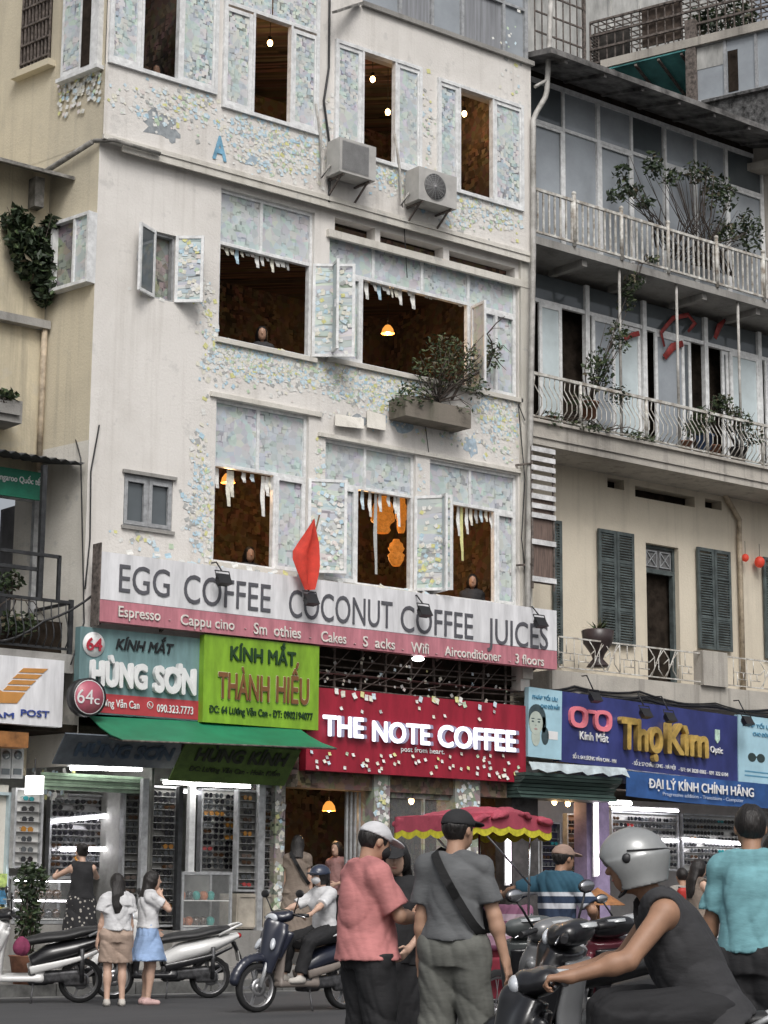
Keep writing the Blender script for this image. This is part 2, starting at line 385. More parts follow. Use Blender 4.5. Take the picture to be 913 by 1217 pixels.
o = b.build('kerb', mat('kerb_stone', (.13,.13,.125), .85, var=.35, scale=3)); tag(o, kind='structure')
b = MB(); b.box(-40, 45, KY-.34, KY-.025, -.02, .004)
o = b.build('gutter_strip', mat('gutter_concrete', (.16,.16,.155), .8, var=.35, scale=2)); tag(o, kind='structure')

# ================================================================== WHITE CORNER HOUSE
XL, XR = -.26, 8.15
SDX, SDY = -.166, .985                           # direction of the side wall
def sidep(px, py, off=0.0):
    """place on the side wall plane: (distance along the wall, height)"""
    d = ray(px, py); n = Vector((-SDY, SDX, 0)); p0 = Vector((XL, 0, 0)) + n*off
    t = (p0-CP).dot(n)/d.dot(n); p = CP+d*t
    return (p-p0).dot(Vector((SDX, SDY, 0))), p.z
def SW(t, z, off=0.0): return (XL+SDX*t-SDY*off, SDY*t+SDX*off, z)

house = thing('corner_house', 'white four storey corner house papered with sticky notes around its windows', 'building', (4, 0, 0))
Y4 = -.12
f2a = rect(255, 366, 472, 668); f2b = rect(386, 494, 520, 690); f2c = rect(511, 616, 545, 708)
f3a = rect(261, 373, 222, 402); f3b = rect(391, 616, 275, 425)
st3 = rect(183, 209, 274, 354); st2 = rect(147, 205, 562, 624)
ZL = 11.98
vents = []
for l, r in ((398,446), (452,527), (534,612)): vents.append(rect(l, r, 258+(l-398)*.29, 274+(l-398)*.29))
f4b = rect(130, 258, -60, 75, Y4); f4c = rect(265, 378, -60, 128, Y4); f4d = rect(397, 500, 46, 178, Y4); f4e = rect(519, 621, 92, 222, Y4)
b = MB()
wall(b, XL, XR, 4.6, ZL, [f2a, f2b, f2c, f3a, f3b, st2, st3, (3.3, XR-.2, 4.6, 5.02)]+vents, 0, .22)
wall(b, XL-.02, XR, ZL, 15.42, [f4b, f4c, f4d, f4e], Y4, .3)
wall(b, XL-.02, 4.45, 15.42, 17.6, [(f4b[0], f4b[1], 15.42, 16.9), (f4c[0], f4c[1], 15.42, 16.9)], Y4, .3)
b.add([(XL-.02,Y4,ZL),(XR,Y4,ZL),(XR,.2,ZL),(XL-.02,.2,ZL)], [(0,1,2,3)])
b.add([(XL-.02,Y4,17.6),(4.45,Y4,17.6),(4.45,6,17.6),(XL-.02,6,17.6)], [(0,1,2,3)])
b.add([(XR,0,4.6),(XR,6,4.6),(XR,6,15.42),(XR,0,15.42)], [(0,1,2,3)])
b.add([(XR,Y4,ZL),(XR,0,ZL),(XR,0,15.42),(XR,Y4,15.42)], [(0,1,2,3)])
b.build('wall', M_white, house)
# side wall (yellow), with its openings left to the pieces set in it
b = MB()
t1, _ = sidep(62, 60); 
sw0, z_a = sidep(121, 82); sw1, _ = sidep(79, 60); _, z_b = sidep(79, 96)
def side_quad(mb, t0, t1, z0, z1, off=0, mi=0): mb.add([SW(t0,z0,off), SW(t1,z0,off), SW(t1,z1,off), SW(t0,z1,off)], [(0,1,2,3)], mi)
def side_box(mb, t0, t1, z0, z1, o0, o1, mi=0):
    mb.hexa([SW(t0,z0,o0), SW(t1,z0,o0), SW(t1,z0,o1), SW(t0,z0,o1)], [SW(t0,z1,o0), SW(t1,z1,o0), SW(t1,z1,o1), SW(t0,z1,o1)], mi)
side_quad(b, -.124, 6, ZL+.0, 17.6, .0); side_quad(b, 0, 1.6, 7.55, ZL+.02)
b.build('side_wall', M_yel, house)
b = MB(); side_quad(b, 0, 1.6, 3.0, 7.55, .002); b.build('side_wall', M_wnote, house)
# floors, ceilings and papered rooms behind the openings
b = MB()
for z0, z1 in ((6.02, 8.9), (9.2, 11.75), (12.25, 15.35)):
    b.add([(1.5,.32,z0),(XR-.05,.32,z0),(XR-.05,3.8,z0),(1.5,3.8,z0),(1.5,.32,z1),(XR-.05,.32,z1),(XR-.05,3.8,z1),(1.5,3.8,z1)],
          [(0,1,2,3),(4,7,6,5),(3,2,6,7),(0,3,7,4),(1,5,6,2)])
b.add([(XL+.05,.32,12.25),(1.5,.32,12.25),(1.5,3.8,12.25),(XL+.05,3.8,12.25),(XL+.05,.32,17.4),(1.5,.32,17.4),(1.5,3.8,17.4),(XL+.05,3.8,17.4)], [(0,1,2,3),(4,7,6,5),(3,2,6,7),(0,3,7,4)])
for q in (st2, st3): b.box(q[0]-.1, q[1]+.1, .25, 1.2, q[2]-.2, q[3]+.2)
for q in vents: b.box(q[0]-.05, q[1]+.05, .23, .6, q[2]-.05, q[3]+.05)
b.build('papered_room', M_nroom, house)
# partition strips closing the gap between wall back and rooms
b = MB()
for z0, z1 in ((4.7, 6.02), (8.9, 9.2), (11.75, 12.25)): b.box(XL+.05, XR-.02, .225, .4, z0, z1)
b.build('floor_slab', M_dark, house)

def frame_rect(mb, x0, x1, z0, z1, y0, y1, w=.05, mi=0):
    mb.box(x0, x1, y0, y1, z1-w, z1, mi); mb.box(x0, x1, y0, y1, z0, z0+w, mi)
    mb.box(x0, x0+w, y0, y1, z0+w, z1-w, mi); mb.box(x1-w, x1, y0, y1, z0+w, z1-w, mi)
def pane(parent, x0, x1, z0, z1, y, m):
    MB().box(x0, x1, y, y+.012, z0, z1).build('pane', m, parent)
def window(parent, q, splits, zt=None, tsplits=(), pm=None, tm=None, fm=None, y=.06, w=.05, mull=True):
    """frame with a transom row of fixed panes above zt and lower bays; splits: (x0, x1, pane material or None for an open bay)"""
    fm = fm or M_upvc; b = MB(); x0, x1, z0, z1 = q
    frame_rect(b, x0, x1, z0, z1, y, y+.09, w)
    if zt: b.box(x0+w, x1-w, y+.003, y+.087, zt-w/2, zt+w/2)
    top = zt-w/2 if zt else z1-w
    for xs in tsplits: b.box(xs-w/2, xs+w/2, y+.004, y+.086, zt+w/2, z1-w)
    for i, (a, c, mm) in enumerate(splits):
        if i and mull: b.box(a-w/2, a+w/2, y+.004, y+.086, z0+w, top)
    fr = b.build('window', fm, parent)
    if zt:
        ed = [x0]+list(tsplits)+[x1]
        for a, c in zip(ed[:-1], ed[1:]): pane(fr, a+w*.4, c-w*.4, zt+w*.4, z1-w*.4, y+.035, tm or M_npane)
    for a, c, mm in splits:
        if mm:
            bb = MB(); frame_rect(bb, a+w*.35, c-w*.35, z0+w*.6, top-.004, y-.012, y+.03, .055); bb.build('sash', fm, fr)
            pane(fr, a+w*.5, c-w*.5, z0+w*.8, top-w*.3, y+.045, mm)
    return fr
def casement(parent, hx, z0, z1, wd, ang, side, m, fm=None, y=0.0, w=.045, base=None):
    """a hinged sash swung outwards by ang degrees; side 1: hinge on its left edge, -1: on its right edge"""
    fm = fm or M_upvc; a = rad(ang)
    d = Vector((math.cos(a)*side, -math.sin(a), 0)); n = Vector((d.y, -d.x, 0))*side
    def P(u, z, t): return Vector((hx, y, 0)) + d*u + n*t + Vector((0, 0, z))
    def bx(mb, u0, u1, za, zb, t0, t1): mb.hexa([P(u0,za,t0),P(u1,za,t0),P(u1,za,t1),P(u0,za,t1)], [P(u0,zb,t0),P(u1,zb,t0),P(u1,zb,t1),P(u0,zb,t1)])
    b = MB(); bx(b, 0, wd, z0, z0+w, -.02, .02); bx(b, 0, wd, z1-w, z1, -.02, .02); bx(b, 0, w, z0+w, z1-w, -.02, .02); bx(b, wd-w, wd, z0+w, z1-w, -.02, .02)
    fr = b.build('casement', fm, parent)
    b = MB(); bx(b, w*.7, wd-w*.7, z0+w*.7, z1-w*.7, -.006, .006); b.build('pane', m, fr)
    b = MB(); bx(b, wd-w*.7, wd-w*.3, (z0+z1)/2-.06, (z0+z1)/2+.06, .02, .05); b.build('handle', M_alu, fr)
    return fr
# --- second storey
def X(px, py, Y=0.0): return fx(px, py, Y)
zt = fz(256, 550)
w2a = window(house, f2a, [(f2a[0], X(329, 610), None), (X(329, 610), f2a[1], M_npane)], zt, [X(310, 515)])
casement(house, X(366, 620), f2a[2]+.03, zt, .60, 152, -1, M_npane2)
ztb = fz(388, 572)
w2b = window(house, f2b, [(f2b[0], X(427, 620), M_npane2), (X(427, 620), f2b[1], None)], ztb, [X(437, 550)])
casement(house, f2b[1]-.02, f2b[2]+.02, ztb, .62, 128, -1, M_npane2)
ztc = fz(512, 592)
w2c = window(house, f2c, [(f2c[0], X(592, 650), None), (X(592, 650), f2c[1], M_npane)], ztc, [X(562, 580)])
casement(house, f2c[0]+.02, f2c[2]+.02, ztc, .5, 100, 1, M_frost)
# --- third storey
z3 = fz(262, 286)
w3a = window(house, f3a, [(f3a[0], f3a[1], None)], z3, [X(314, 250)])
casement(house, f3a[1]-.02, f3a[2]+.02, z3, .66, 140, -1, M_npane2)
z3b = fz(391, 318)
w3b = window(house, f3b, [(f3b[0], X(433, 370), M_npane), (X(433, 370), X(560, 390), None), (X(560, 390), f3b[1], M_npane)], z3b, [X(447, 310), X(505, 325), X(560, 340)])
casement(house, f3b[0]+.01, f3b[2]+.02, z3b, .5, 112, 1, M_frost)
casement(house, X(561, 400), f3b[2]+.02, z3b-.05, .42, 80, -1, M_npane)
b = MB(); mx = (f3b[1]+X(568, 400))/2; b.box(mx-.025, mx+.025, .04, .1, f3b[2]+.05, z3b-.03); b.build('mullion', M_upvc, w3b)
# --- stair windows
w = window(house, st3, [(st3[0], st3[1], None)], None, y=.05, w=.04, fm=M_alu)
casement(house, st3[0]+.01, st3[2], st3[3], .44, 152, 1, M_glassd, M_upvc)
casement(house, st3[1]-.01, st3[2], st3[3], .42, 138, -1, M_npane2, M_upvc)
pane(w, st3[0]+.03, st3[1]-.03, st3[2]+.03, st3[3]-.03, .16, M_npillar)
w = window(house, st2, [(st2[0], (st2[0]+st2[1])/2, M_glassd), ((st2[0]+st2[1])/2, st2[1], M_glassd)], None, fm=M_alu, y=.02, w=.045)
MB().box(st2[0]-.04, st2[1]+.04, -.05, .02, st2[3], st2[3]+.05).build('window_hood', M_conc, house); MB().box(st2[0]-.03, st2[1]+.03, -.04, .02, st2[2]-.05, st2[2]).build('window_sill', M_conc, house)
# --- fourth storey: sliding frames set proud of the wall
def slider(q, bays, top=None):
    b = MB(); x0, x1, z0, z1 = q; y = Y4-.05
    frame_rect(b, x0, x1, z0, z1, y, y+.12, .06)
    if top: b.box(x0+.06, x1-.06, y+.003, y+.117, top-.03, top+.03)
    for a, c, mm in bays[1:]: b.box(a-.02, a+.02, y+.004, y+.1, z0+.06, (top or z1)-.03)
    fr = b.build('window', M_upvc, house)
    for a, c, mm in bays:
        if mm:
            bb = MB(); frame_rect(bb, a+.022, c-.022, z0+.062, (top or z1)-.062, y+.02, y+.07, .065); bb.build('sash', M_upvc, fr)
            pane(fr, a+.05, c-.05, z0+.1, (top or z1)-.1, y+.045, mm)
    if top:
        pane(fr, x0+.05, (x0+x1)/2, top+.03, z1-.05, y+.05, M_npane2); pane(fr, (x0+x1)/2+.03, x1-.05, top+.03, z1-.05, y+.05, M_npane2)
x_ = lambda px, py: X(px, py, Y4)
slider(f4b, [(f4b[0], x_(168, 50), M_npane2), (x_(168, 50), x_(212, 60), None), (x_(212, 60), f4b[1], M_npane2)])
slider(f4c, [(f4c[0], x_(300, 80), M_npane2), (x_(300, 80), x_(345, 90), None), (x_(345, 90), f4c[1], M_npane2)], fz(266, 2, Y4))
slider(f4d, [(f4d[0], x_(430, 120), M_npane2), (x_(430, 120), x_(469, 130), None), (x_(469, 130), f4d[1], M_npane2)])
slider(f4e, [(f4e[0], x_(545, 160), M_npane2), (x_(545, 160), x_(585, 165), None), (x_(585, 165), f4e[1], M_npane2)])
# --- side wall windows
b = MB(); side_box(b, sw0, sw1, z_b, 17.3, .0, .10); side_box(b, sw0-.05, sw1+.06, z_b-.06, z_b, .0, .14)
sf = b.build('window', M_upvc, house)
b = MB(); tm = sw0+(sw1-sw0)*.40; side_quad(b, tm+.08, sw1-.06, z_b+.1, 17.2, .106); b.build('pane', M_npane2, sf)
b = MB(); side_quad(b, tm-.17, tm+.03, z_b+.05, 17.2, .106); b.build('opening', M_dark, sf)  # flat dark sheet; the shade inside the open sash is put into its colour
ga, gz = sidep(60, 74); gb, _ = sidep(27, 80)
b = MB(); side_box(b, ga, gb, gz, 17.2, .0, .03); wgr = b.build('window', M_dark, house)
b = MB()
for i in range(9): side_box(b, ga+(gb-ga)*i/8-.012, ga+(gb-ga)*i/8+.012, gz, 17.2, .03, .055)
for i in range(7): side_box(b, ga, gb, gz+.1+i*.3, gz+.13+i*.3, .05, .07)
b.build('grille', M_rust, wgr)
b = MB(); side_box(b, ga-.12, gb+.12, gz-.1, gz, .0, .14); b.build('sill', M_yel, wgr)
b0, bz1 = sidep(116, 253); b1, _ = sidep(70, 300); _, bz0 = sidep(116, 336)
b = MB(); side_box(b, b0, b0+.04, bz0, bz1, .0, .16); side_box(b, b1-.05, b1, bz0, bz1, 0, .16); side_box(b, b0+.04, b1-.05, bz0, bz0+.05, 0, .155); side_box(b, b0+.04, b1-.05, bz1-.05, bz1, 0, .155)
bm_ = (b0*.6+b1*.4); side_box(b, bm_-.02, bm_+.02, bz0+.05, bz1-.05, .0, .15)
sf = b.build('window', M_upvc, house)
b = MB(); side_quad(b, b0+.04, bm_-.02, bz0+.05, bz1-.05, .12); b.build('pane', M_npane2, sf)
b = MB(); side_quad(b, bm_+.02, b1-.05, bz0+.05, bz1-.05, .06); b.build('pane', M_npillar, sf)
# --- trims
b = MB(); b.box(XL-.03, XR+.01, Y4-.05, Y4, ZL-.01, ZL+.06); b.box(XL+.3, XR, Y4-.03, Y4, ZL-.12, ZL-.01)
b.box(X(391,270)-.05, XR, -.07, 0, vents[0][2]-.14, vents[0][2]-.02)
b.box(1.75, 3.8, -.05, 0, f2a[3]+.0, f2a[3]+.07); b.box(3.75, XR, -.05, 0, f2b[3], f2b[3]+.06)
for q in (f2a, f2b, f2c, f3a): b.box(q[0]-.05, q[1]+.05, -.06, 0, q[2]-.07, q[2])
b.box(f3b[0]-.05, f3b[1]+.05, -.06, 0, f3b[2]-.07, f3b[2])
b.box(XR-.20, XR+.02, -.06, 0, 4.8, ZL-.02)
b.build('ledge', M_wnote, house)
b = MB(); b.tube([SW(1.5,ZL-.28,.07), SW(.05,ZL-.03,.1)], .04); b.tube([SW(.02, ZL-.02, .1), (XL+.1,Y4-.09,ZL-.02), (XL+.9,Y4-.08,ZL-.03)], .032)
b.build('drain_pipe', M_conduit, house)
# fifth storey: grey glazed room on the roof
b = MB(); gz0 = 15.50; gx0 = X(430, 10, Y4)
b.box(4.42, XR+.03, Y4-.07, 3.5, 15.42, gz0)
b.build('ledge', M_conc, house)
b = MB(); frame_rect(b, gx0, XR, gz0, 18.0, -.06, .04, .07)
cols = [X(p, q, 0) for p, q in ((474,10),(512,20),(548,40),(597,60))]
for c in cols: b.box(c-.03, c+.03, -.055, .035, gz0+.07, 17.93)
b.box(gx0+.07, XR-.07, -.05, .03, gz0+.95, gz0+1.0)
gl = b.build('glazed_room', M_alu, house)
ed = [gx0]+cols+[XR]
for i, (a, c) in enumerate(zip(ed[:-1], ed[1:])):
    pane(gl, a+.02, c-.02, gz0+.03, gz0+.97, .0, M_glassb if i % 2 == 0 else mat('grey_curtain', (.27,.28,.30), .9, var=.2, scale=14, stretch=(1,1,.05)))
    pane(gl, a+.02, c-.02, gz0+.98, 17.95, .0, M_glassb)
# peeled wall pieces near the roofline
# ================================================================== planes that are not parallel to the street
class Plane:
    def __init__(s, P0, ang): s.p = Vector(P0); s.d = Vector((math.cos(ang), math.sin(ang), 0)); s.n = Vector((s.d.y, -s.d.x, 0))
    def uv(s, px, py, off=0.0):
        r = ray(px, py); p0 = s.p + s.n*off; t = (p0-CP).dot(s.n)/r.dot(s.n); q = CP+r*t
        return (q-p0).dot(s.d), q.z
    def pt(s, u, z, off=0.0): q = s.p + s.d*u + s.n*off; return (q.x, q.y, z)
    def box(s, mb, u0, u1, z0, z1, o0, o1, mi=0):
        if u0 > u1: u0, u1 = u1, u0
        mb.hexa([s.pt(u0,z0,o0), s.pt(u1,z0,o0), s.pt(u1,z0,o1), s.pt(u0,z0,o1)], [s.pt(u0,z1,o0), s.pt(u1,z1,o0), s.pt(u1,z1,o1), s.pt(u0,z1,o1)], mi)

# ================================================================== OLD YELLOW HOUSE beside it
YN, XN = 1.05, -.46
yh = thing('old_house', 'old yellow stained house with a railed balcony beside the white corner house', 'building', (-3, 2, 0))
zaw = fz(50, 550, .3); zdt, zdb = fz(25, 588, YN), fz(25, 700, YN); xd1 = fx(47, 640, YN)
zbal = fz(40, 772, 0)
b = MB(); wall(b, -7, XN, 2.9, fz(30, 196, YN), [(-2.6, xd1, zbal, zdt)], YN, .25)
b.add([(-7,YN+.0,fz(30,196,YN)),(XN,YN,fz(30,196,YN)),(XN-.8,6,fz(30,196,YN)),(-7,6,fz(30,196,YN))], [(0,1,2,3)])
b.build('wall', M_yel2, yh)
b = MB(); zr = fz(30, 196, YN-.5); b.hexa([(-7,YN-.55,zr-.05),(XN+.1,YN-.55,zr-.05),(XN+.02,YN+.2,zr+.22),(-7,YN+.2,zr+.22)], [(-7,YN-.55,zr+.0),(XN+.1,YN-.55,zr+.0),(XN+.02,YN+.2,zr+.27),(-7,YN+.2,zr+.27)])
b.box(XN-.35, XN-.2, YN-.2, YN, zr-.45, zr-.0)
b.build('eave', M_conduit, yh)
zl = fz(25, 380, YN); b = MB(); b.box(-7, XN+.02, YN-.16, YN, zl-.1, zl+.02); b.build('ledge', M_conc, yh)
b = MB(); xp = fx(51, 450, YN-.1); b.tube([(xp,YN-.09,zl-.08),(xp,YN-.09,zaw+.05)], .045); b.build('drain_pipe', M_rusto, yh)
b = MB(); b.add([(-7,YN+1.2,zbal),(XN,YN+1.2,zbal),(XN,YN+1.2,zdt+.2),(-7,YN+1.2,zdt+.2)], [(0,1,2,3)]); b.add([(xd1,YN+.25,zbal),(xd1,YN+1.2,zbal),(xd1,YN+1.2,zdt),(xd1,YN+.25,zdt)], [(0,1,2,3)])
b.build('recess', mat('grey_recess', (.20,.20,.21), .8, var=.25, scale=1.2), yh)
b = MB(); xq = fx(40, 640, YN); b.box(xq-.02, xd1, YN-.03, YN+.05, zbal, zdt); b.box(-2.6, xq-.02, YN+.0, YN+.05, zdt-.08, zdt); b.build('door_frame', M_alu, yh)
b = MB(); b.box(-7, fx(86, 770, 0)+.02, -.02, YN, zbal-.28, zbal-.02); b.build('balcony_slab', M_conc, yh)
# balcony railing with bellied bars
xr1 = fx(86, 720, 0); zrt = fz(60, 712, 0)
rl = thing('balcony_railing', 'black iron balcony railing with bellied bars above the post office sign', 'railing', (-2.2, 0, zbal-.02))
b = MB(); b.box(-4.2, xr1, -.02, .02, zrt-.04, zrt); b.box(-4.2, xr1, -.02, .02, zbal+.03, zbal+.06); b.box(xr1-.04, xr1+.0, .02, YN-.06, zrt-.04, zrt); b.box(xr1-.05, xr1+.01, -.025, .025, zbal-.02, zrt+.02); b.build('rail_frame', M_iron, rl)
b = MB()
for i in range(34):
    x = xr1-.1-i*.115; h = zrt-zbal
    b.tube([(x, -.0, zrt-.02), (x, -.01, zbal+h*.7), (x, -.10, zbal+h*.4), (x, -.11, zbal+h*.25), (x, -.02, zbal+.05)], .009, 5)
b.build('bar', M_iron, rl)
b = MB(); z2 = fz(60, 659, 0); xp_ = fx(70, 680, 0)
b.bar((xp_,0,zrt),(xp_,0,z2), .045); b.bar((-4.2,0,z2-.02),(xp_,0,z2-.02), .045); b.bar((-4.2,.05,z2-.22),(xp_-.3,.05,z2-.22), .05); b.bar((xp_-.28,0.02,zrt),(xp_-.28,0.02,zaw-.1), .07)
b.build('upper_frame', M_iron, rl)
# corrugated awning over the balcony
b = MB(); n = 60; xa0, xa1 = -5.0, fx(101, 560, -.05)
top = []; 
for i in range(n+1):
    x = xa0+(xa1-xa0)*i/n; dz = .018*math.cos(i*math.pi)
    top += [(x, YN, zaw+.20+dz), (x, -.05, zaw+dz)]
b.add(top, [(2*i, 2*i+1, 2*i+3, 2*i+2) for i in range(n)])
b.add([(x,y,z-.015) for x,y,z in top], [(2*i, 2*i+2, 2*i+3, 2*i+1) for i in range(n)])
single('corrugated_awning', b, mat('old_corrugated_sheet', (.09,.095,.10), .7, .2, var=.4, scale=3), 'dark corrugated metal awning over the old house balcony', 'awning')
# green sign under the awning
gs0 = rect(-60, 50, 545, 579, .4)
sg = thing('shop_sign', 'green name board hung under the corrugated awning of the old house', 'sign', (-1.6, .4, gs0[2]))
MB().box(gs0[0], fx(50, 570, .4), .40, .45, gs0[2], gs0[3]).build('board', mat('green_board', (.01,.17,.10), .5, var=.15), sg)
M_wtext = mat('white_lettering', (.75,.75,.75), .5, var=.05)
text('Kangaroo Quốc tế', 'lettering', M_wtext, sg, fx(-8, 566, .4), gs0[2]+.21, .085, .395, width=fx(48,566,.4)-fx(-8,566,.4), bold=.004)
# stub of concrete planter at the photo's edge
st = rect(-40, 27, 455, 482, .55); b = MB(); b.box(st[0]-2, fx(27, 480, .55), .55, YN, st[2]-.12, st[3]-.12); b.box(st[0]-2, fx(27, 480, .55)-.06, .5, .55, st[2]-.02, st[3]-.16)
single('concrete_planter', b, M_conc, 'stained concrete planter ledge sticking out of the old yellow wall', 'planter')

# ================================================================== CREAM HOUSE to the far side
YR, YG, YB = .95, .55, 0.0
ch = thing('balcony_house', 'cream house with three stacked balconies and glazed upper floors', 'building', (12, 2, 0))
XR0, XR1 = XR+.06, 21.0
zs2t, zs2b = fz(640, 500, YB), fz(640, 528, YB)          # middle balcony slab
zs3t, zs3b = fz(640, 281, YB), fz(640, 290, YB)          # upper balcony slab
zs1t, zs1b = fz(668, 797, YB), fz(668, 826, YB)          # low balcony
qd = rect(769, 808, 645, 800, YR); vs_ = [rect(722, 742, 567, 579, YR), rect(755, 826, 577, 590, YR), rect(838, 858, 592, 603, YR)]
for q in vs_: pass
b = MB(); wall(b, XR0, XR1, 3.2, zs2b, [(qd[0], qd[1], zs1t, qd[3])]+vs_, YR, .25); b.build('wall', M_cream, ch)
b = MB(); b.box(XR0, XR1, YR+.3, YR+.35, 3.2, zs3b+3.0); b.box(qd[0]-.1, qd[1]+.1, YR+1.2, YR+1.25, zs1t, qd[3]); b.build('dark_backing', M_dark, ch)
b = MB(); b.box(XR0, XR1, YB, YR+.25, zs2b+.0, zs2t-.03); b.box(XR0, XR1, YB-.06, YR, zs2t-.03, zs2t+.02); b.box(XR0, XR1, YB-.03, YB, zs2b+.12, zs2b+.15); b.build('balcony_slab', M_slab, ch)
b = MB(); b.box(XR0, XR1, YB, YR+.25, zs3b, zs3t); b.build('balcony_slab', M_conc, ch)
b = MB(); b.box(XR0+.45, XR1, YB, YR-.003, zs1b, zs1t); b.build('balcony_slab', M_slab, ch)
# soffit beams of the upper balcony
for px in (700, 770, 842, 905): x = fx(px, 330, YB); MB().box(x-.06, x+.06, YB+.1, YR, zs3b-.12, zs3b).build('beam', M_conc, ch)
# door + shutters
def shutter(l, r, t, b_, ang=0, two=True, flip=1):
    q = rect(l, r, t, b_, YR-.06); x0, x1, z0, z1 = q
    m = MB(); xs = [x0, (x0+x1)/2, x1] if two else [x0, x1]
    for a, c in zip(xs[:-1], xs[1:]):
        a += .008; c -= .008
        frame_rect(m, a, c, z0, z1, YR-.09, YR-.045, .06)
        for zz in (z0+(z1-z0)*.30, z0+(z1-z0)*.72): m.box(a+.06, c-.06, YR-.085, YR-.05, zz-.035, zz+.035)
    s = m.build('shutter', M_shut, ch)
    m = MB(); n = int((z1-z0-.12)/.048)
    for a, c in zip(xs[:-1], xs[1:]):
        for i in range(n):
            zz = z0+.07+i*.048
            m.hexa([(a+.05,YR-.085,zz),(c-.05,YR-.085,zz),(c-.05,YR-.045,zz+.03),(a+.05,YR-.045,zz+.03)], [(a+.05,YR-.085,zz+.012),(c-.05,YR-.085,zz+.012),(c-.05,YR-.045,zz+.042),(a+.05,YR-.045,zz+.042)])
    m.build('louvre_slats', M_shut, s)
shutter(711, 754, 628, 764); shutter(829, 869, 650, 770); shutter(657, 668, 618, 788, two=False); shutter(908, 960, 662, 782)
b = MB(); frame_rect(b, qd[0]+.0, qd[1]-.0, zs1t, qd[3], YR+.1, YR+.2, .06); ztr = fz(769, 676, YR); b.box(qd[0]+.06, qd[1]-.06, YR+.1, YR+.18, ztr-.04, ztr+.04)
dr = b.build('door', M_shut, ch)
b = MB(); b.box(qd[0]+.06, qd[1]-.06, YR+.14, YR+.16, ztr+.04, qd[3]-.06); b.build('transom_panel', mat('grey_panel', (.16,.16,.16), .7), dr)
b = MB(); cx = (qd[0]+qd[1])/2; zz0, zz1 = ztr+.08, qd[3]-.1
for u0 in (qd[0]+.12, cx+.05):
    u1 = u0+(qd[1]-qd[0])*.33; frame_rect(b, u0, u1, zz0, zz1, YR+.11, YR+.135, .018); b.bar((u0,YR+.125,zz0),(u1,YR+.125,zz1), .016); b.bar((u1,YR+.12,zz0),(u0,YR+.12,zz1), .016)
b.build('grille', M_alu, dr)
b = MB(); b.box(cx, qd[1]-.1, YR+.5, YR+.54, zs1t, ztr-.05); b.build('door_leaf', mat('dark_door', (.05,.06,.06), .6), dr)
b = MB()
for i in range(5): b.tube([(cx+.25+.025*math.sin(j*1.2+i), YR+.48, zs1t+.5+j*.14) for j in range(9)], .008, 4)
b.build('scrollwork', M_alu, dr)
# vents' dark bars
# rain pipe on the cream wall
b = MB(); zp = fz(863, 590, YR-.08)
b.tube([(fx(862,575,YR-.08),YR-.08,fz(862,572,YR-.08)),(fx(863,590,YR-.08),YR-.08,zp),(fx(879,618,YR-.08),YR-.08,fz(879,618,YR-.08)),(fx(879,640,YR-.08),YR-.08,fz(879,640,YR-.08)),(fx(879,640,YR-.08),YR-.08,zs1t)], .05)
b.build('rain_pipe', M_rusto, ch)
# top floor glazing
zg1 = fz(640, 97, YG); zgm = fz(640, 144, YG)
b = MB(); b.box(XR0, XR1, YG-.02, YG+.06, zg1-.04, zg1+.05); b.box(XR0, XR1, YG-.025, YG+.055, zgm-.04, zgm+.02); b.box(XR0, XR1, YG-.02, YG+.06, zs3t, zs3t+.1)
gp = [XR0]+[fx(p, q, YG) for p, q in ((669,150),(710,160),(750,170),(789,180),(826,190),(862,200),(905,210),(940,215))]+[XR1]
for i, x in enumerate(gp[1:-1]): w_ = .06 if i % 2 else .035; b.box(x-w_/2-.01, x+w_/2+.01, YG-.03-.01*(i%2), YG+.05, zs3t+.1, zg1-.04)
gl = b.build('glazed_front', M_upvc, ch)
for i, (a, c) in enumerate(zip(gp[:-1], gp[1:])):
    pane(gl, a+.02, c-.02, zgm+.01, zg1-.02, YG+.01, M_glassb if i % 3 else M_glassd); pane(gl, a+.02, c-.02, zs3t+.08, zgm-.02, YG+.012, M_glassb)
b = MB()
for i, (a, c) in enumerate(zip(gp[:-1], gp[1:])):
    if i % 2 == 0: frame_rect(b, a+.03, c-.03, zs3t+.12, zgm-.05, YG-.035, YG-.005, .05)
b.build('sash', M_upvc, gl)
# roof sheet over it
zf = fz(700, 72, -.55); b = MB()
b.hexa([(XR0+.02,-.55,zf-.10),(XR1,-.55,zf-.10),(XR1,YG+1.2,zf+.30),(XR0+.02,YG+1.2,zf+.30)], [(XR0+.02,-.55,zf+.0),(XR1,-.55,zf+.0),(XR1,YG+1.2,zf+.40),(XR0+.02,YG+1.2,zf+.40)])
for i in range(14): x = XR0+.4+i*.95; b.hexa([(x,-.5,zf-.17),(x+.06,-.5,zf-.17),(x+.06,YG,zf+.06),(x,YG,zf+.06)], [(x,-.5,zf-.09),(x+.06,-.5,zf-.09),(x+.06,YG,zf+.14),(x,YG,zf+.14)])
b.build('roof', mat('weathered_dark_roofing', (.17,.165,.16), .85, var=.45, scale=3, bump=.4), ch)
b = MB(); b.box(XR0, XR1, YG-.01, YG+.3, zg1+.055, zf+.22); b.build('fascia', M_dark, ch)
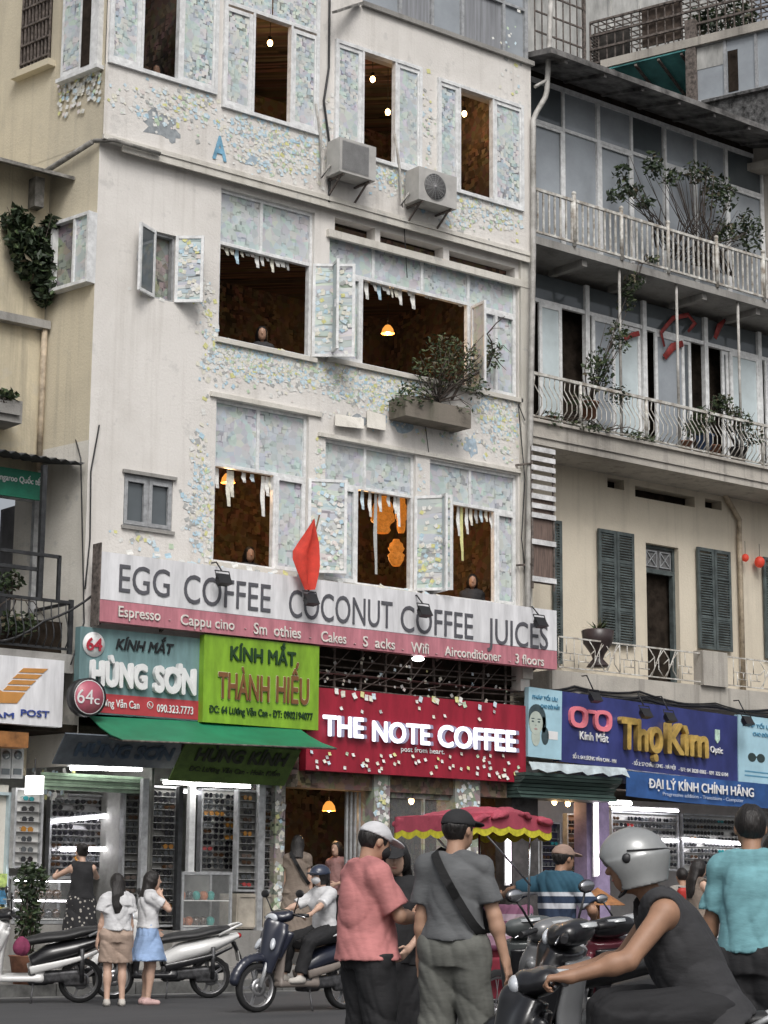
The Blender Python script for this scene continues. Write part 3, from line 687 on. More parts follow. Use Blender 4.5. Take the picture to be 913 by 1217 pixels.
# middle floor sliding doors
YM = YR-.05
zmt = fz(640, 316, YM); zmm = fz(640, 357, YM)
mp_ = [XR0]+[fx(p, q, YM) for p, q in ((697,380),(765,395),(838,410),(902,425))]+[XR1]
b = MB(); b.box(XR0, XR1, YM-.02, YM+.05, zmm-.035, zmm+.035)
for x in mp_[1:-1]: b.box(x-.05, x+.05, YM-.04, YM+.06, zs2t+.02, zs3b-.12)
gm = b.build('glazed_front', M_upvc, ch)
for a, c in zip(mp_[:-1], mp_[1:]): pane(gm, a+.04, c-.04, zmm+.03, zs3b-.13, YM+.02, M_glassd)
def leaf(px0, px1, m, dy=0.0):
    x0, x1 = fx(px0, 400, YM), fx(px1, 410, YM); b = MB(); frame_rect(b, x0, x1, zs2t+.03, zmm-.04, YM-.03+dy, YM+.01+dy, .07); s = b.build('sliding_door', M_upvc, gm); pane(s, x0+.05, x1-.05, zs2t+.08, zmm-.09, YM-.01+dy, m)
leaf(640, 667, M_frost); leaf(703, 730, M_glassb); leaf(728, 762, M_frost, .04); leaf(777, 812, M_glassb); leaf(806, 822, M_glassd, .045); leaf(858, 866, M_glassd, .045); leaf(866, 900, M_frost); leaf(907, 935, M_frost)
for x in mp_[1:-1]: MB().tube([(x+.02,YB+.08,zs2t),(x+.02,YB+.08,zs3b)], .026, 8).build('post', M_pipe, ch)
# ---- railings, each a thing
def straight_rail():
    zt_, zb_ = fz(640, 224, YB), zs3t
    r = thing('balcony_railing', 'white painted railing of closely set square bars on the uppermost balcony', 'railing', (12, YB, zs3t))
    b = MB(); b.box(XR0, XR1, YB-.025, YB+.025, zt_-.05, zt_); b.box(XR0, XR1, YB-.02, YB+.02, zb_+.06, zb_+.1); b.build('rail_frame', M_rail, r)
    b = MB(); i = 0; x = XR0+.06
    while x < 16.5: b.box(x-.016, x+.016, YB-.012, YB+.012, zb_+.1, zt_-.05); x += .135
    b.build('bar', M_rail, r)
    for px in (682, 738, 793, 850, 905): x = fx(px, 250, YB); b = MB(); b.tube([(x,YB-.01,zb_),(x,YB-.01,zt_+.08)], .035, 8); b.ell((x,YB-.01,zt_+.1), (.045,.045,.045)); b.build('post', M_rail, r)
straight_rail()
zmr = fz(640, 443, YB)
r = thing('balcony_railing', 'rusty white railing with wavy bellied bars on the middle balcony', 'railing', (12, YB, zs2t))
b = MB(); b.box(XR0, XR1, YB-.03, YB+.02, zmr-.05, zmr); b.box(XR0, XR1, YB-.02, YB+.02, zs2t+.06, zs2t+.09)
for px in (690, 768, 840, 905): x = fx(px, 480, YB); b.tube([(x,YB,zs2t),(x,YB,zmr)], .03, 8)
b.build('rail_frame', M_rail, r)
b = MB(); x = XR0+.1; h = zmr-zs2t
while x < 16:
    b.tube([(x,YB,zmr-.03),(x-.03,YB-.01,zs2t+h*.75),(x+.06,YB-.10,zs2t+h*.45),(x+.05,YB-.11,zs2t+h*.28),(x,YB-.02,zs2t+.08)], .010, 5); x += .118
b.build('bar', M_rail, r)
zlr = fz(668, 756, YB)
r = thing('balcony_railing', 'thin white geometric railing of bent rods on the lowest balcony', 'railing', (12, YB, zs1t))
b = MB(); xl0, xl1 = fx(664, 770, YB), 16.0
xb0, xb1 = fx(832, 790, YB), fx(861, 790, YB)
for a, c in ((xl0, xb0), (xb1, xl1)):
    b.box(a, c, YB-.012, YB+.012, zlr-.025, zlr); b.box(a, c, YB-.012, YB+.012, zs1t+.05, zs1t+.07)
b.build('rail_frame', M_rail, r)
b = MB(); x = xl0; k = 0; h = zlr-zs1t
def rod(*p): b.tube([(q[0], YB, zs1t+.06+q[1]*(h-.09)) for q in p], .009, 5)
while x < xl1-.5:
    if not (xb0-.4 < x < xb1+.0):
        if k % 4 < 2:
            rod((x,0),(x,1)); rod((x,.5),(x+.35,.5)); rod((x+.18,.5),(x+.18,1)); rod((x+.1,0),(x+.1,.5)); rod((x+.27,.25),(x+.27,.5)); rod((x+.1,.25),(x+.36,.25))
        else:
            rod((x,1),(x+.13,.7),(x+.13,.3),(x,0)); rod((x+.36,1),(x+.23,.7),(x+.23,.3),(x+.36,0)); rod((x+.13,.5),(x+.23,.5)); rod((x,.5),(x+.13,.7)); rod((x+.05,0),(x+.3,1))
    x += .36; k += 1
b.build('bar', M_rail, r)
b = MB(); b.box(xb0, xb1, YB-.08, YB+.15, zs1t, fz(832, 773, YB)); single('parapet_pier', b, M_slab, 'short cream parapet pier in the lowest balcony railing', 'pier')

# ---- drain pipe down the joint of the two houses
P = lambda px, py: Vector((fx(px,py,-.2), -.2, fz(px,py,-.2)))
b = MB(); b.tube([P(656,-30),P(652,70),P(650,108),P(648,116),P(638,133),P(634,142),P(634,300),P(631,480),P(628,660),P(627,770)], .048, 8)
b.tube([P(636,103),P(652,94)], .03, 8)
single('drain_pipe', b, M_pipe, 'tall grey drain pipe down the joint between white and cream houses', 'pipe')
# ---- white slatted frame
sq = rect(631, 658, 530, 692, -.25); lf = thing('slatted_frame', 'tall narrow frame with white horizontal slats beside the drain pipe', 'sign frame', ((sq[0]+sq[1])/2, -.25, sq[2]))
b = MB(); b.box(sq[0], sq[0]+.03, -.28, -.25, sq[2]-.1, sq[3]); b.box(sq[1]-.03, sq[1], -.28, -.25, sq[2]-.1, sq[3]); b.bar((sq[0],-.26,sq[2]+.3),(sq[0]-.1,-.0,sq[2]+.3), .03); b.bar((sq[0],-.26,sq[3]-.3),(sq[0]-.1,-.0,sq[3]-.3), .03); b.build('frame', M_rust, lf)
M_slat = mat('white_slat', (.68,.68,.68), .6, var=.2, scale=6)
h = sq[3]-sq[2]
for f_ in (.985,.915,.845,.775,.705,.635,.565,.495,.30,.03): zz = sq[2]+h*f_; MB().box(sq[0]-.01, sq[1]+.01, -.30, -.28, zz-.05, zz+.035).build('slat', M_slat, lf)
MB().box(sq[0]+.02, sq[1]-.02, -.25, -.23, sq[2], sq[2]+h*.62).build('backing', mat('brown_sheet', (.17,.12,.10), .7, var=.3, stretch=(8,1,.5)), lf)

# ================================================================== ROOFTOPS behind
PB = Plane(at(722, 77, 42), rad(107.7-180))
def uq(l, r, t, bt, off=0.0):
    a = PB.uv(l, (t+bt)/2, off); c = PB.uv(r, (t+bt)/2-(r-l)*.25, off); return a[0], c[0], PB.uv(l, bt, off)[1], PB.uv(l, t, off)[1]
hb = thing('rooftop_house', 'rooftop terrace building with a glazed room behind the cream house roof', 'building', PB.pt(0, 0))
z_be = PB.uv(722, 77)[1]; u_r = PB.uv(960, 40)[0]
b = MB(); PB.box(b, -.1, u_r, z_be-.1, z_be+.08, -.05, .12); b.build('beam', M_slab, hb)
b = MB(); uu = PB.uv(818, 60)[0]; PB.box(b, -1.2, uu, z_be-4.5, z_be-4.4, -3, -2.9); PB.box(b, -2, u_r, z_be-5, z_be-.1, -3.2, -3.0); b.build('back_wall', M_conc, hb)
b = MB(); b.hexa([PB.pt(-.2,z_be-.15,.1),PB.pt(uu,z_be-.15,.1),PB.pt(uu,z_be-.95,-3),PB.pt(-.2,z_be-.95,-3)], [PB.pt(-.2,z_be-.12,.1),PB.pt(uu,z_be-.12,.1),PB.pt(uu,z_be-.92,-3),PB.pt(-.2,z_be-.92,-3)])
b.build('canopy_sheet', M_tealsheet, hb)
b = MB(); PB.box(b, -.3, uu, z_be-4, z_be-.9, -3.0, -2.98); b.build('rear_screen', M_tealsheet, hb)
b = MB(); 
for f_ in (.1, .38, .66, .94): b.bar(PB.pt(uu*f_,z_be-.2,.1), PB.pt(uu*f_,z_be-1.0,-2.95), .05)
b.bar(PB.pt(0,z_be-.55,-1.3), PB.pt(uu,z_be-.55,-1.3), .05)
PB.box(b, uu-.02, uu+.2, z_be-4, z_be+.5, -.06, .1)
b.build('canopy_frame', M_rust, hb)
# glazed room
gq0, gq1 = PB.uv(826, 50)[0], u_r; zt_, zb_ = PB.uv(826, 54)[1], PB.uv(826, 126)[1]
b = MB(); frame_rect
PB.box(b, gq0, gq1, zt_-.07, zt_, -.05, .05); PB.box(b, gq0, gq1, zb_, zb_+.08, -.05, .05)
gus = [gq0]+[PB.uv(p, 80)[0] for p in (863, 900)]+[gq1]
for u in gus: PB.box(b, u-.03, u+.03, zb_+.08, zt_-.07, -.045, .045)
gr_ = b.build('glazed_room', M_alu, hb)
for i, (a, c) in enumerate(zip(gus[:-1], gus[1:])):
    bb = MB(); PB.box(bb, a+.03, c-.03, zb_+.08, zt_-.07, -.01, .01); bb.build('pane', M_glassb, gr_)
a, c = gus[1], gus[2]; bb = MB(); PB.box(bb, a+.05, a+(c-a)*.40, zb_+.12, zt_-.3, .012, .02); bb.build('dark_bay_sheet', M_dark, gr_)  # dark panel before the glass, the room's shade put into its colour
bb = MB(); PB.box(bb, gus[0]+.04, gus[1]-.04, zt_-.55, zt_-.08, .012, .02); bb.build('blind', M_corr, gr_)
b = MB(); PB.box(b, gq0+.3, gq1, zb_-.95, zb_-.02, -.15, .12); PB.box(b, gq0+.2, gq1, zb_-.06, zb_+.0, -.2, .2)
b.build('balustrade', mat('dark_ornate_stone', (.11,.11,.11), .9, var=.5, scale=9, bump=.8), hb)
b = MB(); PB.box(b, gq0+.5, gq1, zb_-1.6, zb_-.95, -.3, .25); PB.box(b, gq0+.5, gq1, zb_-4, zb_-1.75, -.4, .0); PB.box(b, gq0+.4, gq1, zb_-1.75, zb_-1.6, -.3, .4); b.build('cornice', M_slab, hb)
b = MB(); b.bar(PB.pt(uu-.4,z_be-2.3,.3), PB.pt(uu+.9,z_be-3.5,.3), .06); b.bar(PB.pt(uu-.4,z_be-2.7,.3), PB.pt(uu+.9,z_be-3.9,.3), .05)
for i in range(4): u = uu-.4+i*.42; b.bar(PB.pt(u,z_be-2.3-i*.39,.3), PB.pt(u,z_be-3.4-i*.39,.3), .04)
b.build('stair_rail', M_rust, hb)
# rusty cage on the terrace
cg = thing('terrace_cage', 'rusty lattice cage of bars over the rooftop terrace', 'cage', PB.pt(2, z_be))
u0c = PB.uv(702, 60)[0]; zc0, zc1 = z_be+.1, PB.uv(722, 25)[1]+.05
b = MB(); L = u_r-u0c
for i in range(26): u = u0c+L*i/25; b.bar(PB.pt(u,zc0,0), PB.pt(u,zc1,0), .022)
for k in range(4): z = zc0+(zc1-zc0)*k/3; b.bar(PB.pt(u0c,z,.01), PB.pt(u_r,z,.01), .045)
for k in range(10): b.bar(PB.pt(u0c,zc0+(zc1-zc0)*.08*k,-.02-k*.0), PB.pt(u0c+0.0,zc0+(zc1-zc0)*.08*k,-2.2), .03)
for i in range(10): b.bar(PB.pt(u0c,zc0,-.22*i), PB.pt(u0c,zc1,-.22*i), .03)
b.build('side_bars', M_rust, cg)
b = MB()
for i in range(22): u = u0c+L*i/21; b.bar(PB.pt(u,zc1,0), PB.pt(u,zc1+.25,-2.2), .02)
for k in range(9): b.bar(PB.pt(u0c,zc1+.03*k,-.27*k), PB.pt(u_r,zc1+.03*k,-.27*k), .022)
for i in range(20): u = u0c+L*i/19; b.bar(PB.pt(u,zc0,-2.2), PB.pt(u,zc1+.25,-2.2), .03)
b.build('roof_bars', M_rust, cg)
su0, su1 = PB.uv(762, 50)[0], PB.uv(808, 40)[0]
b = MB()
for k in range(9): z = zc0+.12+(zc1-zc0)*k/9.5; PB.box(b, su0, su1, z, z+.10, -.10, -.06)
b.build('slat_panel', mat('weathered_slats', (.10,.075,.06), .9, var=.35), cg)
b = MB(); PB.box(b, u0c-.1, u0c+.75, zc0-.9, zc1-.1, -.35, -.3); b.build('dark_sheet', mat('dark_old_sheet', (.05,.045,.04), .9, var=.4), cg)
# far pale metal wall
PW = Plane(at(690, 40, 50), rad(107.7-180))
wv = thing('tall_house', 'pale grey metal clad building rising behind the rooftop cage', 'building', PW.pt(0, 0))
b = MB(); PW.box(b, -8, 4.2, 12, 24, -1, 0)
b.build('wall', M_corr, wv)
b = MB()
for i in range(16): u = -8+i*.8; PW.box(b, u, u+.05, 12, 24, .002, .05)
b.build('seam', M_corr, wv)
# mesh caged balcony next to the roof room
MQ = rect(662, 690, 0, 58, 3.0)
mc = thing('mesh_cage', 'rusty wire mesh cage between the roof room and the terrace', 'cage', (MQ[0], 3, MQ[2]))
b = MB(); x0, x1 = MQ[0]-.6, MQ[1]+.1
for i in range(8): x = x0+(x1-x0)*i/7; b.bar((x,3,MQ[2]-.5), (x,3,MQ[3]+1), .02)
for k in range(6): z = MQ[2]-.2+k*.42; b.bar((x0,3,z), (x1,3,z), .03)
b.bar((x1,3,MQ[2]-.6), (x1,3,MQ[3]+1), .06); b.build('mesh', M_rust, mc)
# ================================================================== SIGNS
def board(root, q, Y, th, m, rim=None, name='board'):
    o = MB().box(q[0], q[1], Y, Y+th, q[2], q[3]).build(name, m, root)
    if rim:
        b = MB(); w = .035; frame_rect(b, q[0]-w, q[1]+w, q[2]-w, q[3]+w, Y-.012, Y+th+.01, w-.002); b.build('rim', rim, root)
    return o
def words_at(root, Y, rows, m, bold, depth=.01, shear=0.0, name='lettering', sp=1.0):
    """rows: (string, left column, right column, baseline row at the left, top row at the left)"""
    for s_, l, r, bl, tp in rows:
        x0, z0 = fac(l, bl, Y); h = fz(l, tp, Y)-z0; x1 = fx(r, bl+(1095-bl)/3000*(r-l), Y)
        text(s_, name, m, root, x0, z0, h, Y-depth*.5-.004, width=x1-x0, bold=bold, depth=depth, shear=shear, spacing=sp)
M_thin = mat('grey_letter', (.10,.10,.115), .5, var=.1)
M_pinkband = mat('faded_pink_band', (.52,.20,.24), .6, var=.16, scale=3, stretch=(2.5,1,.4))
M_whiteboard = mat('weathered_white_board', (.74,.74,.76), .55, var=.14, scale=2.2, stretch=(2.5,1,.4))
YE = -.38
qe = (fx(119,700,YE), fx(662,765,YE), fz(118,738,YE), fz(120,655,YE))
es = thing('shop_sign', 'long white and pink board listing egg coffee, coconut coffee and juices', 'sign', ((qe[0]+qe[1])/2, YE, qe[2]))
zb = qe[2]+(qe[3]-qe[2])*.315
MB().box(qe[0], qe[1], YE, YE+.16, zb, qe[3]).build('board', M_whiteboard, es)
MB().box(qe[0], qe[1], YE, YE+.16, qe[2], zb-.006).build('pink_band', M_pinkband, es)
b = MB(); 
for i in range(9): x = qe[0]+.2+i*(qe[1]-qe[0]-.4)/8; b = MB(); b.bar((x,YE+.15,qe[3]-.15), (x,0,qe[3]-.25), .03); b.bar((x,YE+.15,qe[2]+.1), (x,0,qe[2]+.0), .03); b.bar((x,-.01,qe[3]-.25), (x,-.01,qe[2]), .03); b.build('bracket', M_rust, es)
b = MB()
b.box(qe[0]-.02, qe[0], YE-.01, YE+.2, qe[2]-.06, qe[3]+.12)
b.build('end_plate', M_rust, es)
words_at(es, YE, [('EGG', 141, 201, 703, 670), ('COFFEE', 218, 321, 716, 682), ('COCONUT', 343, 466, 733, 700), ('COFFEE', 476, 562, 750, 719), ('JUICES', 579, 651, 764, 734)], M_thin, .0)
words_at(es, YE, [('Espresso', 140, 190, 732.5, 720), ('.', 200, 202.5, 737, 735), ('Cappu cino', 214, 278, 742, 730), ('.', 290, 292.5, 747, 745), ('Sm  othies', 301, 357, 753, 740), ('.', 367, 369.5, 758, 756), ('Cakes', 381, 411, 762, 750), ('.', 420, 422.5, 765, 763), ('S  acks', 431, 469, 768, 756), ('.', 477, 479.5, 772, 770), ('Wifi', 488, 509, 775, 763), ('.', 517, 519.5, 777, 775), ('Airconditioner', 528, 595, 779, 768), ('.', 604, 606.5, 786, 784), ('3 floors', 612, 646, 788, 777)], mat('cream_letter', (.72,.68,.64), .5, var=.08), .012)
# floodlights on the board
fl = []
def floodlight(px, py, Y, label, group, dz=.0, sc=1.0):
    x, z = fac(px, py, Y); t = thing('floodlight', label, 'floodlight', (x, Y, z), 0, group)
    b = MB(); M = Matrix.Translation((x, Y, z)) @ Matrix.Rotation(rad(-35), 4, 'X')
    b.hexa([(-.11,-.03,-.09),(.11,-.03,-.09),(.09,.06,-.06),(-.09,.06,-.06)], [(-.11,-.03,.09),(.11,-.03,.09),(.09,.06,.06),(-.09,.06,.06)])
    for i in range(5): b.box(-.08, .08, .06, .085, -.05+i*.023, -.042+i*.023)
    b.xform(M); b.build('housing', M_black, t)
    b = MB(); b.tube([(x-.12,Y,z),(x-.12,Y+.05,z+.13),(x+.12,Y+.05,z+.13),(x+.12,Y,z)], .01, 5); b.tube([(x,Y+.05,z+.13),(x,Y+.2,z+.28+dz),(x,Y+.32,z+.28+dz)], .012, 5); b.build('bracket', M_black, t)
    return t
for px, py, lab in ((266, 689, 'black floodlight hanging over the first coffee word of the long board'), (370, 713, 'black floodlight beside the red flag on the long board'), (505, 727, 'black floodlight over the second coffee word of the long board'), (643, 740, 'black floodlight over the last word of the long board')):
    floodlight(px, py, YE-.22, lab, 'floodlights of the long board')
# ---- red flag
x, z = fac(366, 690, YE-.2); zt_ = fz(372, 615, YE-.2)
fg = thing('flag', 'small red flag drooping from a stick over the long white board', 'flag', (x, YE-.2, z-.1))
b = MB(); px0 = fx(374, 640, YE-.2); b.tube([(px0-.03,YE+.1,z-.15),(px0+.07,YE-.22,zt_+.05)], .012, 6); b.build('stick', M_wood, fg)
cl = [(374,616),(377,640),(377,672),(374,690),(366,700),(362,688),(350,655),(356,640),(366,625)]
n = 9; vs = []; fs = []
for i in range(n+1):
    f = i/n; py = 617+f*84; l = 373-24*min(1, f*2.1) + 14*max(0, f-.5)*2; r = 374+4*min(1, f*3)-5*max(0, f-.7)*3
    for j in range(6):
        u = j/5; vs.append((fx(l+(r-l)*u, py, YE-.2), YE-.2+.05*math.sin(u*9+f*3)*min(1,f*3), fz(l+(r-l)*u, py, YE-.2)))
for i in range(n):
    for j in range(5): fs.append((i*6+j, i*6+j+1, i*6+j+7, i*6+j+6))
b = MB(); b.add(vs, fs, 0, True); b.add([(q[0],q[1]+.006,q[2]) for q in vs], fs, 0, True)
b.build('cloth', mat('red_cloth', (.62,.05,.03), .8, var=.15, scale=6), fg)

# ---- Hùng Sơn board
YH = -.22
qh = (fx(94,800,YH), fx(240,800,YH), fz(94,846,YH), fz(94,744,YH))
hg = thing('shop_sign', 'grey teal eyewear shop board with white block letters and a red strip', 'sign', ((qh[0]+qh[1])/2, YH, qh[2]))
board(hg, qh, YH, .14, mat('teal_board', (.17,.28,.29), .45, var=.2, scale=2, stretch=(2.5,1,.5)))
zs = fz(94, 822, YH); MB().box(qh[0], qh[1], YH-.006, YH-.001, qh[2]+.01, zs).build('red_strip', mat('red_strip', (.45,.05,.06), .5, var=.08), hg)
M_blk = mat('black_letter', (.012,.014,.016), .5, var=.05)
words_at(hg, YH, [('KÍNH MẮT', 137, 206, 771, 759)], M_blk, .022, .012, shear=.25)
words_at(hg, YH, [('HÙNG', 105, 172, 813, 786), ('SƠN', 180, 230, 821, 793)], M_wtext, .05, .07)
words_at(hg, YH-.006, [('64 Lương Văn Can', 104, 165, 838, 829), ('090.323.7773', 186, 229, 846, 837)], M_wtext, .01, .006)
x, z = fac(178, 838, YH); b = MB(); b.lathe([(.05,-.0),(.05,-.008),(.042,-.008),(.042,0)], (x,YH-.007,z), 'Y', 20); b.tube([(x-.02,YH-.012,z+.02),(x-.012,YH-.012,z-.012),(x+.02,YH-.012,z-.022)], .007, 5); b.build('phone_mark', M_wtext, hg)
x, z = fac(111, 766, YH); MB().lathe([(0,-.012),(.172,-.012),(.172,0),(0,0)], (x,YH-.004,z), 'Y', 28).build('number_disc', M_wtext, hg)
M_redl = mat('red_letter', (.42,.03,.05), .5, var=.05)
text('64', 'lettering', M_redl, hg, x-.125, z-.085, .17, YH-.024, width=.25, bold=.02, depth=.008)
# round lightbox
xd, zd = fac(103, 829, YH-.18)
dk = thing('round_sign', 'round pink lightbox with number 64 at the corner of the teal board', 'sign', (xd, YH-.18, zd-.26))
MB().lathe([(.0,-.07),(.235,-.07),(.235,-.06)], (xd,YH-.18,zd), 'Y', 30).build('face', mat('pink_face', (.50,.13,.18), .4, var=.12, scale=3), dk)
MB().lathe([(.236,-.075),(.262,-.075),(.262,.09),(0,.09)], (xd,YH-.18,zd), 'Y', 30).build('rim', M_black, dk)
MB().lathe([(.222,-.074),(.232,-.074),(.232,-.0715),(.222,-.0715)], (xd,YH-.18,zd), 'Y', 30).build('white_ring', M_wtext, dk)
text('64', 'lettering', M_wtext, dk, xd-.19, zd-.09, .19, YH-.258, width=.25, bold=.0, depth=.006)
text('c', 'lettering', M_wtext, dk, xd+.075, zd-.09, .12, YH-.258, width=.08, bold=.0, depth=.006)
b = MB(); b.bar((xd,YH-.1,zd+.1),(xd+.1,YH+.1,zd+.1), .04); b.build('bracket', M_black, dk)

# ---- Thành Hiếu board
YT = -.34
qt = (fx(242,805,YT), fx(379,815,YT), fz(241,858,YT), fz(246,754,YT))
th_ = thing('shop_sign', 'lime green eyewear shop board with brown and dark lettering', 'sign', ((qt[0]+qt[1])/2, YT, qt[2]))
board(th_, qt, YT, .12, mat('lime_board', (.23,.42,.03), .45, var=.2, scale=2, stretch=(2,1,.6)))
M_dgreen = mat('dark_green_letter', (.015,.05,.015), .5, var=.05)
words_at(th_, YT, [('KÍNH MẮT', 273, 351, 784, 768)], M_dgreen, .028, .012)
words_at(th_, YT, [('THÀNH', 258, 320, 829, 799), ('HIẾU', 327, 367, 834, 804)], mat('pale_outline', (.62,.6,.4), .5, var=.05), .03, .006)
words_at(th_, YT-.008, [('THÀNH', 258.6, 319.4, 829, 799), ('HIẾU', 327.6, 366.4, 834, 804)], mat('brown_letter', (.20,.085,.03), .5, var=.08), .018, .01)
words_at(th_, YT, [('ĐC: 64 Lương Văn Can - ĐT: 0902194077', 248, 371, 846.5, 838)], M_dgreen, .016, .008)

# ---- The Note Coffee board
YC = -.18
qc = (fx(364,870,YC), fx(625,885,YC), fz(362,915,YC), fz(378,817,YC))
nc = thing('shop_sign', 'red coffee shop board with glowing white block letters and stuck on paper notes', 'sign', ((qc[0]+qc[1])/2, YC, qc[2]))
board(nc, qc, YC, .16, mat('crimson_board', (.32,.016,.036), .4, var=.18, scale=2.2, stretch=(2,1,.5)))
M_glow = mat('lit_letter', (.85,.85,.9), .4, var=0, emit=(.88,.86,1.0), estr=.75)
M_lside = mat('letter_return', (.35,.34,.48), .4, var=0)
words_at(nc, YC, [('THE', 384, 433, 874, 850.5), ('NOTE', 443, 512, 881, 857.5), ('COFFEE', 521, 614, 887.5, 862.5)], M_lside, .026, .06)
words_at(nc, YC-.065, [('THE', 382.6, 431.6, 873.6, 850), ('NOTE', 441.6, 510.6, 880.4, 857), ('COFFEE', 519.6, 612.6, 886.6, 862)], M_glow, .026, .012)
words_at(nc, YC, [('post from heart.', 476, 528, 893, 887)], M_wtext, .012, .006)

# ---- Thọ Kìm board with posters; the whole board hangs slightly tilted
YK = -.12
kx0, kz1 = fac(664, 821, YK); kz0 = fz(664, 905, YK); kx1 = fx(878, 890, YK)
tk = thing('shop_sign', 'dark blue eyewear shop board with gold letters and pink spectacles', 'sign', (kx0, YK, kz0))
MB().box(kx0, kx1, YK, YK+.14, kz0, kz1).build('board', mat('navy_board', (.04,.05,.19), .35, var=.25, scale=1.2, stretch=(1.4,1,.7)), tk)
KW = kx1-kx0; KH = kz1-kz0
def kpos(px, py):
    """fraction across and up the board from the photograph"""
    u = (px-664)/214; u = u*(1+.13*(1-u)*1); t = 821+(851-821)*(px-664)/214; bt = 905+(930-905)*(px-664)/214
    return kx0+KW*u, kz0+KH*(bt-py)/(bt-t)
def ktext(s_, l, r, bl, tp, m, bold, depth=.01, **k):
    x0, z0 = kpos(l, bl); x1, _ = kpos(r, bl); _, z1 = kpos(l, tp); text(s_, 'lettering', m, tk, x0, z0, z1-z0, YK-depth/2-.004, width=x1-x0, bold=bold, depth=depth, **k)
M_gold = mat('gold_letter', (.66,.45,.13), .35, .35, var=.2, scale=6)
ktext('Thọ', 723, 771, 887.5, 852, M_gold, .03, .10); ktext('Kìm', 776, 829, 893, 858, M_gold, .03, .10)
ktext('Kính Mắt', 683, 713, 878, 868.5, M_wtext, .012, .02); ktext('Optic', 836, 853, 893.5, 886, M_wtext, .012, .02)
ktext('SỐ 1: 64 LƯƠNG VĂN CAN - HN', 677, 722, 901, 896.5, M_wtext, .004, .006); ktext('- SỐ 2: 57 CHÂU LONG - HÀ NỘI', 740, 791, 908, 903.5, M_wtext, .004, .006); ktext('- ĐT: 04 3828 6065 - 091 322 6104', 795, 861, 915.5, 911, M_wtext, .004, .006)
b = MB()
for px, py in ((681, 851), (706, 855)):
    x, z = kpos(px, py); n = 20; R = KH*.175
    def rr(a, k): c, s_ = math.cos(a), math.sin(a); return (k*1.02*math.copysign(abs(c)**.75, c), k*(.95 if s_ < 0 else .80)*math.copysign(abs(s_)**.75, s_))
    out = [rr(2*math.pi*i/n, R) for i in range(n)]; inn = [rr(2*math.pi*i/n, R*.60) for i in range(n)]
    vs = [(x+p[0], YK-.06, z+p[1]) for p in out]+[(x+p[0], YK-.06, z+p[1]) for p in inn]+[(x+p[0], YK-.003, z+p[1]) for p in out]+[(x+p[0], YK-.003, z+p[1]) for p in inn]
    b.add(vs, [q for i in range(n) for q in ((i,(i+1)%n,n+(i+1)%n,n+i), (i,2*n+i,2*n+(i+1)%n,(i+1)%n), (n+i,n+(i+1)%n,3*n+(i+1)%n,3*n+i))])
xa, za = kpos(691, 845); xb, zb2 = kpos(697, 846); b.box(xa-.02, xb+.02, YK-.055, YK-.004, za-.03, za+.03)
b.build('spectacles_emblem', mat('pink_plastic', (.80,.22,.27), .4, var=.05), tk)
x, z = kpos(846, 874); b = MB(); b.box(x-.055, x+.055, YK-.02, YK-.002, z-.07, z+.11); b.prism([(x-.055,z-.07),(x+.055,z-.07),(x,z-.13)], YK-.02, YK-.002); b.build('emblem', mat('mint_emblem', (.55,.75,.62), .5, var=.25, scale=12), tk)
tk.rotation_euler[1] = rad(1.9)
